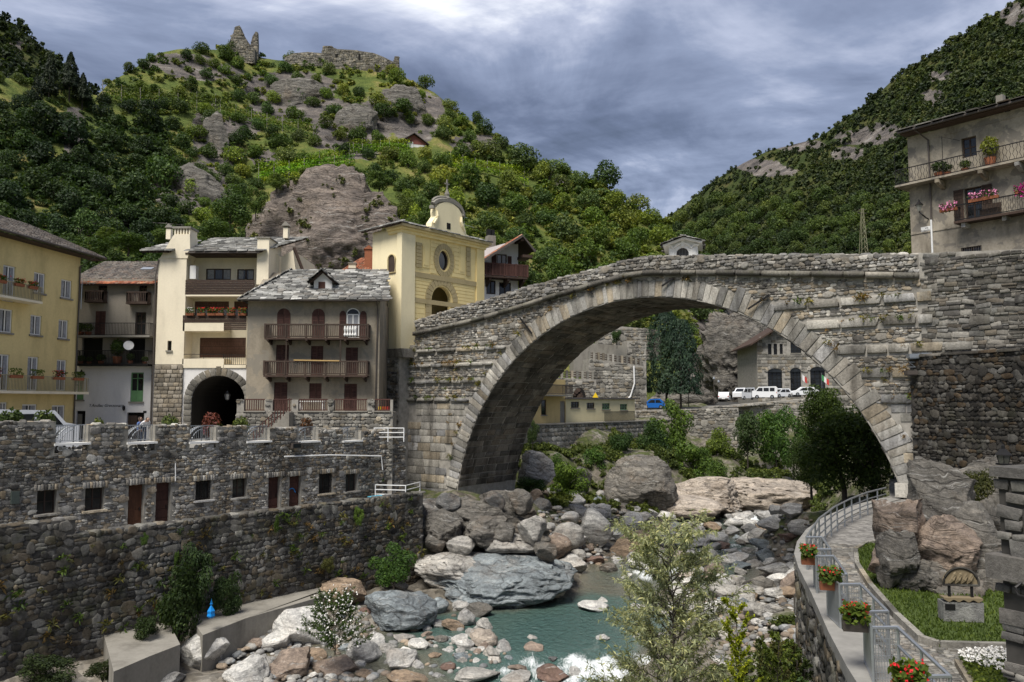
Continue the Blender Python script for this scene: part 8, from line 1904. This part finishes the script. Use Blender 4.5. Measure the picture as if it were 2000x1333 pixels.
# yellow house balconies
YB = [('second', M_RBL), ('third', M_PKB), ('fourth', None), ('fifth', None), ('sixth', M_RBL), ('rightmost', None)]
for (nm, bl), (x, y, z) in zip(YB, YBAL[:6]): flower_box(YF.w(x, y, z-.12), YF.a, 1.1, nm+' planted box on the long lower balcony of the yellow house', bl, (.04, .075, .02) if bl else (.075, .11, .025), .45)
for nm, (x, y, z) in zip(('middle', 'right hand', 'left hand'), YBAL[6:]): flower_box(YF.w(x, y, z-.12), YF.a, .8, nm+' planted box on the short upper balcony of the yellow house', M_RBL, hgt=.3, n=30)
for nm, (x, y, z) in zip(('leftmost', 'second', 'third', 'fourth', 'fifth', 'rightmost'), CBOX): flower_box(CF.w(x, y-.08, z), CF.a, .62, nm+' box of red geraniums on the boarded balcony of the cream house', M_RBL if nm not in ('leftmost',) else M_WBL, hgt=.42, n=46)
# narrow house loggia plants
def pot_plant(p, r_, h, label, col, group=None, bl=None, name='potted_plant', pot=None, crown_h=1.0, v=0, cat='potted plant'):
    o = thing(name, label, cat, p, v, group); ob('pot', MB().lathe([(r_*.45, 0), (r_*.62, h*.28), (r_*.66, h*.30), (r_*.5, h*.28)], k=10), pot or M_TERRA, o)
    ob('stem', MB().tube([(0, 0, h*.25), (0, 0, h*.6)], r_*.07, 5), M_BARK, o); ob('foliage', BALL[v % 3], None, o, loc=(0, 0, h*.68), scale=(r_, r_, h*.34*crown_h), color=col)
    if bl: rg = np.random.default_rng(v); d = unit(rg.normal(size=(40, 3))); ob('blossom', q2mesh('blossom', cards(d*np.array([r_, r_, h*.34])+np.array([0, 0, h*.68]), d, .05, rg), bl), None, o)
    return o
a, b, c, d = NB
for i, (px, h, r_, lb) in enumerate(((166, .7, .35, 'small potted plant at the left end of the lower iron balcony'), (182, .6, .3, 'second small pot on the lower iron balcony'), (205, .8, .4, 'leafy pot left of the tall plant on the lower iron balcony'), (236, 2.0, .6, 'tall dense green plant in the middle of the lower iron balcony'), (262, .9, .35, 'pot under the satellite dish on the lower iron balcony'), (290, .6, .3, 'little pot at the right end of the lower iron balcony'))):
    pot_plant(NF.w(NF.hit(px, 700)[0], -.6, c), r_, h, lb, (.05, .085, .022), v=i)
a, b, c, d = NB1
for i, (px, lb) in enumerate(((165, 'green pot at the left end of the upper iron balcony'), (180, 'second green pot on the upper iron balcony'))): pot_plant(NF.w(NF.hit(px, 645)[0], -.6, c), .45, 1.0, lb, (.06, .10, .025), v=i)
# old house on the right
x0, z0 = RB2
for x, w, bl, lb, tr, y in ((x0-.3, 1.1, M_PKB, 'pink flowers at the left corner of the lower balcony of the old house', .35, -1.0), (x0+1.9, 1.8, M_PKB, 'box of white and pink flowers on the rail below the open window', .1, -1.0), (x0+4.6, 1.6, M_PBL, 'big hanging bunch of magenta flowers on the lower balcony', .7, -1.05), (x0+6.3, 1.1, M_RBL, 'dark red flowers at the right end of the lower balcony', .4, -1.0)):
    flower_box(RF.w(x, y, z0+(1.05 if x > x0 else .75)), RF.a, w, lb, bl, (.035, .06, .018), .4, 190 if bl is M_PBL else 90, trail=tr, dens=220, bs=.075)
for i, (px, r_, h, lb, c) in enumerate(((1835, .55, 1.1, 'dark bushy plant on the upper iron balcony near the corner', (.03, .05, .018)), (1885, .4, .8, 'low green pot below the small upper window', (.05, .08, .02)), (1935, .55, 2.0, 'tall yellow green plant on the upper iron balcony', (.12, .14, .025)), (1850, .4, .8, 'second dark plant on the upper iron balcony', (.03, .05, .018)))):
    pot_plant(RF.w(RF.hit(px, 340, -.6)[0], -.6, RB1[1]), r_, h, lb, c, v=i)
# boxes of red geraniums on the footpath railing
for (a, b), lb in zip(RAILO, ('red geraniums in a brown box, third along the path railing', 'red geraniums in a brown box, second along the path railing', 'red geraniums in a grey box, nearest whole one on the path railing')):
    pass
for i, (px, py, Y, w, lb) in enumerate(((1579, 1088, 22.6, .38, 'farthest box of red geraniums on the footpath railing'), (1621, 1136, 19.4, .46, 'second farthest box of red geraniums on the footpath railing'), (1671, 1214, 15.9, .48, 'large red geraniums in a grey box on the footpath railing'), (1775, 1342, 12.4, .46, 'red geraniums at the bottom edge on the nearest railing bay'))):
    p = at(px, py+6, Y); flower_box(p-Vector((.0, 0, .12)), R(-14), w, lb, M_RBL, (.09, .13, .025), .34, 46, pot=M_GUT if i == 2 else M_TERRA, dens=300, bs=.034, trail=.05)
# flower bed in the lower right corner
q = [atz(x, y, ZP) for x, y in ((1872, 1303), (1898, 1297), (1985, 1299), (1990, 1380), (1918, 1380))]
fb = thing('flower_bed', 'kerbed flower bed with white flowers in the lower right corner', 'flower bed', (0, 0, 0)); ob('soil', MB().prism([(p.x, p.y) for p in q], ZP-.05, ZP+.10, 'z'), m, fb)
for i in (0, 4):
    a, b = (q[0], q[4]) if i == 0 else (q[0], q[2]); u = (b-a).normalized(); s_ = Vector((-u.y, u.x, 0))*.07; ob('kerb_stone', MB().prism([(v.x, v.y) for v in (a+s_, a-s_, b-s_, b+s_)], ZP-.05, ZP+.15+.004*i, 'z'), M_FAR, fb)
n = 900; Pq = [(p.x, p.y) for p in q]; P = np.stack([rg.uniform(min(a for a, _ in Pq), max(a for a, _ in Pq), n*3), rg.uniform(min(b for _, b in Pq), max(b for _, b in Pq), n*3)], 1); P = P[inside(P, Pq)]; C = np.concatenate([P, np.full((len(P), 1), ZP+.17)+rg.uniform(0, .12, (len(P), 1))], 1)
ob('foliage', q2mesh('foliage', cards(C, unit(rg.normal(size=C.shape)+np.array([0, 0, 1])), .04, rg)), None, fb, color=(.10, .13, .02)); k = (rg.random(len(C)) < .6) & (np.abs((C[:, 0]-q[0].x)*.6+(C[:, 1]-q[0].y)*.5) < .35) | (C[:, 1] > q[0].y-.12); W_ = C[k]+np.array([0, 0, .08])
if len(W_): ob('blossom', q2mesh('blossom', np.concatenate([cards(W_, unit(rg.normal(size=W_.shape)+np.array([0, -.5, .8])), .035, rg, .9) for _ in range(2)]), M_WBL), None, fb)
# tubs of clipped shrubs behind the promenade parapet
for i, (px, top, r_, c, lb) in enumerate(((22, 802, .75, (.045, .07, .02), 'round clipped shrub in front of the white van, leftmost on the promenade'), (86, 803, .62, (.05, .075, .022), 'round clipped shrub right of the white van'), (192, 818, .36, (.10, .12, .03), 'slim yellowish shrub between the first two crenels'), (331, 812, .60, (.075, .10, .028), 'round shrub in front of the squared stone base'), (414, 806, .62, (.12, .035, .03), 'reddish leaved shrub in front of the archway'), (421, 822, .5, (.07, .10, .025), 'low round shrub below the reddish one'), (471, 815, .58, (.075, .10, .03), 'round shrub at the right side of the archway'), (598, 815, .5, (.09, .045, .03), 'bronze leaved shrub in front of the terrace wall'))):
    s_, z_ = PF.hit(px, top+10, 1.6); H_ = z_+.3-ZS; pot_plant(PF.w(s_, 1.6, ZS), r_, H_, lb, c, v=i, name='tub_shrub', pot=M_CONC, cat='potted shrub')
# curved steel screens behind the crenels
M_PERF = plain_mat('brushed_steel_sheet', (.42, .44, .46), .35, .2, .7)
for i, (a, b, z) in enumerate(crn):
    lb = ['first', 'second', 'third', 'fourth', 'fifth', 'last'][i]+' curved steel screen behind the promenade railing, counted from the left'
    o = thing('steel_screen', lb, 'screen', PF.w((a+b)/2, 1.0, ZS+.2), PF.a, 'curved steel screens on the promenade'); mb = MB(); R1 = (b-a)*.36; zc0 = z-ZS-.2
    P = [(R1*.9-R1*1.7*math.sin(q), zc0-.1+1.0*math.cos(q)) for q in np.linspace(0, 1.45, 10)]
    for (x0_, z0_), (x1_, z1_) in zip(P[:-1], P[1:]): mb.quad((x0_, 0, z0_), (x0_, .45, z0_), (x1_, .45, z1_), (x1_, 0, z1_)).quad((x0_, .45, z0_-.03), (x0_, 0, z0_-.03), (x1_, 0, z1_-.03), (x1_, .45, z1_-.03))
    ob('curved_sheet', mb, M_PERF, o); ob('rim', MB().tube([(x, -.01, z_) for x, z_ in P], .035, 5).tube([(x*.72+.1, -.01, z_*.9-.05) for x, z_ in P], .03, 5), M_GALV, o)
    ob('leg', MB().tube([(P[0][0], .2, P[0][1]), (P[0][0], .2, 0)], .04, 5), M_GALV, o); ob('leg', MB().tube([(P[-1][0], .2, P[-1][1]), (P[-1][0], .2, 0)], .04, 5), M_GALV, o)
# van behind the parapet
q = at(48, 800, 46.5); car('white delivery van parked behind the promenade parapet at the left edge', (q.x, q.y, ZS), R(50), 5.2, 1.95, 2.55, M_WCAR, True, 'delivery_van')
# people on the promenade
def person(label, p, rz, joints, radii, edges, cloth, head, skin=(.42, .26, .19), hair=(.03, .02, .015), parts=()):
    o = thing('person', label, 'person', p, rz); me = bpy.data.meshes.new('figure'); me.from_pydata(joints, edges, []); me.update()
    b = bpy.data.objects.new('figure', me); COL.objects.link(b); sk = b.modifiers.new('s', 'SKIN'); su = b.modifiers.new('u', 'SUBSURF'); su.levels = 1; su.render_levels = 1
    for v, r_ in zip(me.skin_vertices[0].data, radii): v.radius = (r_, r_)
    me.skin_vertices[0].data[0].use_root = True; bpy.context.view_layer.update(); m2 = bpy.data.meshes.new_from_object(b.evaluated_get(bpy.context.evaluated_depsgraph_get())); bpy.data.objects.remove(b); m2.shade_smooth()
    mats = [plain_mat('cloth', c, .9, .15) for c in cloth]+[plain_mat('skin', skin, .6, .05)]
    for q in mats: m2.materials.append(q)
    J = [Vector(j) for j in joints]
    for f in m2.polygons: k = min(range(len(J)), key=lambda i: (J[i]-f.center).length); f.material_index = parts[k]
    b = bpy.data.objects.new('figure', m2); COL.objects.link(b); b.parent = o
    hd = ob('head', MB().lathe([(.045, -.13), (.07, -.09), (.095, 0), (.09, .07), (.05, .115), (.01, .125)], k=12).mesh('head', True), mats[-1], o, loc=head, scale=(1, 1.15, 1)); 
    ob('nose', MB().tube([(0, -.10, .0), (0, -.125, -.02)], .018, 5), mats[-1], hd); ob('hair', MB().lathe([(.10, -.04), (.106, .02), (.098, .08), (.055, .128), (.01, .138)], (0, .02, 0), 12).mesh('hair', True), plain_mat('hair', hair, .7, .1), hd)
    for s_ in (-1, 1): ob('eye', MB().box(s_*.035-.012, s_*.035+.012, -.098, -.088, .008, .022), M_IRON, hd); ob('ear', MB().box(s_*.095-.012, s_*.095+.012, -.0, .03, -.02, .03), mats[-1], hd)
    return o
J0 = [(0, 0, .95), (0, 0, 1.2), (0, 0, 1.42), (0, 0, 1.52), (-.1, 0, .9), (-.11, -.02, .5), (-.11, .02, .08), (-.11, -.12, .04), (.1, 0, .9), (.11, -.02, .5), (.11, .02, .08), (.11, -.12, .04), (-.19, 0, 1.40), (-.26, 0, 1.12), (-.24, -.12, .9), (.19, 0, 1.40), (.27, -.06, 1.14), (.2, -.24, 1.02)]
E0 = [(0, 1), (1, 2), (2, 3), (0, 4), (4, 5), (5, 6), (6, 7), (0, 8), (8, 9), (9, 10), (10, 11), (2, 12), (12, 13), (13, 14), (2, 15), (15, 16), (16, 17)]
R0 = [.14, .13, .14, .05, .095, .065, .045, .04, .095, .065, .045, .04, .06, .045, .03, .06, .045, .03]; PT = [1, 0, 0, 2, 1, 1, 1, 1, 1, 1, 1, 1, 0, 0, 2, 0, 0, 2]
def bend(J, a):
    out = []
    for i, (x, y, z) in enumerate(J):
        if i in (1, 2, 3, 12, 13, 14, 15, 16, 17): dz, dy = z-.95, y; y, z = dy*math.cos(a)-dz*math.sin(a), .95+dz*math.cos(a)+dy*math.sin(a)
        out.append((x, y, z))
    return out
JB = bend(J0, R(48)); hb = Vector((0, -.64*math.sin(R(55)), .95+.68*math.cos(R(50))))
s_, z_ = PF.hit(279, 840, 1.2); person('person in white shirt and blue jeans bending over the promenade railing', PF.w(s_, 1.15, ZS+.62), PF.a, JB, R0, E0, [(.72, .71, .72), (.06, .08, .14)], hb, parts=PT)
s_, z_ = PF.hit(276, 820, 3.2); person('dark haired person in a blue shirt standing in front of the open door', PF.w(s_, 3.4, ZS+.35), PF.a+.6, J0, R0, E0, [(.10, .16, .34), (.05, .05, .06)], (0, -.02, 1.64), parts=PT)
s_, z_ = PF.hit(407, 826, 2.6); person('person in a pink top beside the reddish shrub at the archway', PF.w(s_, 2.6, ZS), PF.a-.4, J0, R0, E0, [(.62, .25, .32), (.08, .08, .10)], (0, -.02, 1.64), hair=(.12, .07, .03), parts=PT)
# platform railing, blue tank, gate railing, blue bag
def rails(name, label, pts, n, h, mat, posts, r_=.035):
    o = thing(name, label, 'railing')
    for k in range(n): ob('rail', MB().tube([p+Vector((0, 0, h*(k+1)/n)) for p in pts], r_, 5), mat, o)
    for p in posts: ob('post', MB().tube([p, p+Vector((0, 0, h+.03))], r_*1.2, 5), mat, o)
    return o
p = [at(722, 968, 58), at(733, 967, 58.5), at(792, 970, 58), at(820, 968, 60.5)]; p = [Vector((v.x, v.y, -7.05)) for v in p]
rails('platform_railing', 'white steel railing round the small platform at the end of the walkway', p[1:], 3, 1.0, M_WHITEM, p[1:])
p = [at(x, 834, 59.0) for x in (731, 758, 789)]; p = [Vector((v.x, v.y, ZS+.1)) for v in p]; rails('gate_railing', 'white gate railing with three bars above the corner of the promenade wall', p, 3, 1.0, M_WHITEM, p)
q = at(738, 980, 57.2); M_TANK = plain_mat('blue_plastic', (.10, .38, .52), .5, .1); tk_ = thing('blue_tank', 'light blue plastic tank lying at the end of the walkway', 'tank', (q.x, q.y, -7.2), R(50)); ob('tank_body', MB().box(-.6, .6, -.35, .35, 0, .42), M_TANK, tk_); ob('tank_lid', MB().box(-.63, .63, -.38, .38, .42, .5), M_TANK, tk_)
q = at(412, 1207, 40.3); bg_ = thing('plastic_bag', 'bright blue plastic bag caught in the bush on the river wall', 'bag', q); ob('bag_body', MB().lathe([(.12, 0), (.20, .10), (.17, .22), (.19, .34), (.09, .50), (.03, .60), (.08, .68)], k=5), plain_mat('blue_bag', (.01, .22, .62), .4, .5), bg_); ob('handle', MB().tube([(-.03, 0, .7), (0, 0, .92), (.03, 0, .7)], .02, 4), plain_mat('blue_bag_handle', (.02, .25, .6), .4), bg_)
q = at(797, 1000, 56.8); fl = thing('wall_floodlight', 'grey floodlight on a short mast at the right end of the river wall', 'floodlight', q); ob('mast', MB().tube([(0, 0, -.9), (0, 0, .3)], .06, 6), M_GALV, fl); ob('lamp_housing', MB().box(-.3, .3, -.35, .1, .25, .5), M_GALV, fl); ob('lamp_glass', MB().quad((-.26, -.355, .28), (.26, -.355, .28), (.26, -.355, .47), (-.26, -.355, .47)), M_GLASS, fl); ob('lower_lamp', MB().box(-.1, .35, -.3, .1, -.7, -.4), M_GUT, fl)
# towels on the terrace rail
for px_, c, nm in ((742, (.62, .42, .03), 'yellow'), (750, (.60, .10, .02), 'orange red'), (757, (.5, .03, .03), 'red')):
    s_, z_ = TF.hit(px_, 797, .3); ob('towel', MB().box(s_-.13, s_+.13, .31, .36, z_-.45, z_+.1), plain_mat('towel_cloth', c, .9, .2), loc=(TF.p.x, TF.p.y, 0), rot=(0, 0, TF.a), label=nm+' cloth hanging behind the small terrace railing', cat='towel', kind='thing')
s_, z_ = TF.hit(610, 795, 1.2); bt = thing('table', 'pale table with bench behind the middle terrace railing', 'table', TF.w(s_, 1.2, z1)); ob('tabletop', MB().box(-1.0, 1.0, -.4, .4, .72, .78), M_WHITE, bt)
for x in (-.85, .85):
    for y in (-.3, .3): ob('leg', MB().box(x-.03, x+.03, y-.03, y+.03, 0, .72), M_WHITE, bt)
# street lantern of the narrow house, its antenna
s_, z_ = NF.hit(165, 738); wl = thing('street_lantern', 'old street lantern on the corner between the yellow and the white house', 'lantern', NF.w(s_, -.5, z_-.3)); ob('bracket', MB().tube([(-.6, .4, -.3), (-.1, .1, -.35), (0, 0, -.1)], .04, 5), M_IRON, wl); ob('lamp_glass', MB().lathe([(.16, 0), (.30, .5)], k=6), glass_mat('lantern_glass', (.22, .22, .2)), wl); ob('lamp_cap', MB().lathe([(.38, .5), (.28, .62), (.1, .8), (.03, .95)], k=6), M_IRON, wl)
s_, z_ = NF.hit(176, 560); an = thing('antenna', 'rooftop antenna sticking out beside the narrow house', 'antenna', NF.w(s_-.2, -.9, z_-2)); ob('mast', MB().tube([(0, 0, 0), (0, 0, 2.4)], .03, 4), M_GALV, an); ob('boom', MB().tube([(-.3, 0, 2.3), (1.1, 0, 2.1)], .02, 4), M_GALV, an)
for k in range(5): ob('element', MB().tube([(-.2+.28*k, 0, 2.0), (-.2+.28*k, 0, 2.5)], .012, 3), M_GALV, an)
# wooden fence on the slope behind the houses
P = [hillpt(px, py+14) for px, py in ((145, 428), (175, 428), (205, 429), (235, 430), (260, 430), (290, 432), (325, 434), (355, 437), (388, 440))]
fn_ = thing('wooden_fence', 'grey two rail wooden fence along the path above the houses', 'fence')
for p in P: ob('post', MB().box(p.x-.07, p.x+.07, p.y-.07, p.y+.07, p.z-.6, p.z+1.25), M_CONC, fn_)
for a, b in zip(P[:-1], P[1:]):
    for dz in (.6, 1.1): ob('rail', MB().tube([a+Vector((0, -.08, dz)), b+Vector((0, -.08, dz))], .055, 4), M_CONC, fn_)
# path wall on the slope and the green bank around the rock dome
for i, (px, py, w, h, Y, c) in enumerate(((490, 520, 90, 90, 92, (.04, .07, .02)), (450, 400, 110, 95, 97, (.045, .08, .022)), (500, 385, 60, 60, 99, (.06, .10, .025)), (560, 545, 70, 40, 88, (.06, .09, .025)), (640, 545, 90, 34, 90, (.08, .10, .03)), (780, 400, 70, 60, 103, (.09, .12, .035)), (800, 450, 70, 70, 98, (.07, .11, .028)), (740, 350, 70, 40, 104, (.055, .09, .025)), (420, 450, 110, 60, 92, (.05, .085, .022)), (600, 335, 50, 22, 104, (.10, .14, .03)), (690, 338, 60, 30, 106, (.05, .085, .025)), (835, 420, 70, 60, 106, (.06, .10, .025)), (540, 350, 50, 36, 102, (.07, .11, .026)),
        (250, 470, 120, 40, 88, (.05, .085, .022)), (330, 460, 90, 36, 89, (.065, .10, .028)), (180, 480, 100, 40, 87, (.04, .07, .02)), (390, 480, 70, 40, 88, (.05, .085, .022)), (215, 455, 70, 26, 90, (.075, .11, .03)))):
    bush(px, py+h*.5, py-h*.5, w, Y, c, ['green bush at the foot of the rock dome', 'leafy bush on the left shoulder of the rock dome', 'shrub rooted in a crack at the edge of the rock dome', 'low shrub growing under the path fence'][0 if py > 500 else (1 if px < 560 and py < 440 and px > 400 else (3 if px < 400 else 2))], v=i, group=['bushes at the dome foot', 'bushes on the dome shoulder', 'shrubs at the dome edge', 'shrubs under the path fence'][0 if py > 500 else (1 if px < 560 and py < 440 and px > 400 else (3 if px < 400 else 2))])

# small growth rooted in the joints of the rock dome
from mathutils.bvhtree import BVHTree
bpy.context.view_layer.update(); DM = DOME.matrix_world
bv = BVHTree.FromPolygons([DM @ v.co for v in DOME.data.vertices], [tuple(p.vertices) for p in DOME.data.polygons]); T = []; rr = random.Random(14); rg = np.random.default_rng(14)
for k in range(420):
    px, py = rr.uniform(480, 800), rr.uniform(332, 540)
    if mn.noise((px*.03, py*.05, 4.4)) < .30 and not (px < 510 or px > 760 or py > 510): continue
    h_ = bv.ray_cast(Vector((0, 0, 0)), ray(px, py).normalized())
    if h_[0] is None: continue
    s = rr.uniform(.15, .6)*(1.6 if rr.random() < .12 else 1); T.append(TR[rr.randrange(6)]*s+np.array(h_[0])-np.array([0, 0, .2*s]))
ob('rock_weeds', q2mesh('rock_weeds', np.concatenate(T)), None, color=(.09, .105, .034), kind='stuff', label='small weeds and shrubs rooted in the joints of the rock dome', cat='weeds')
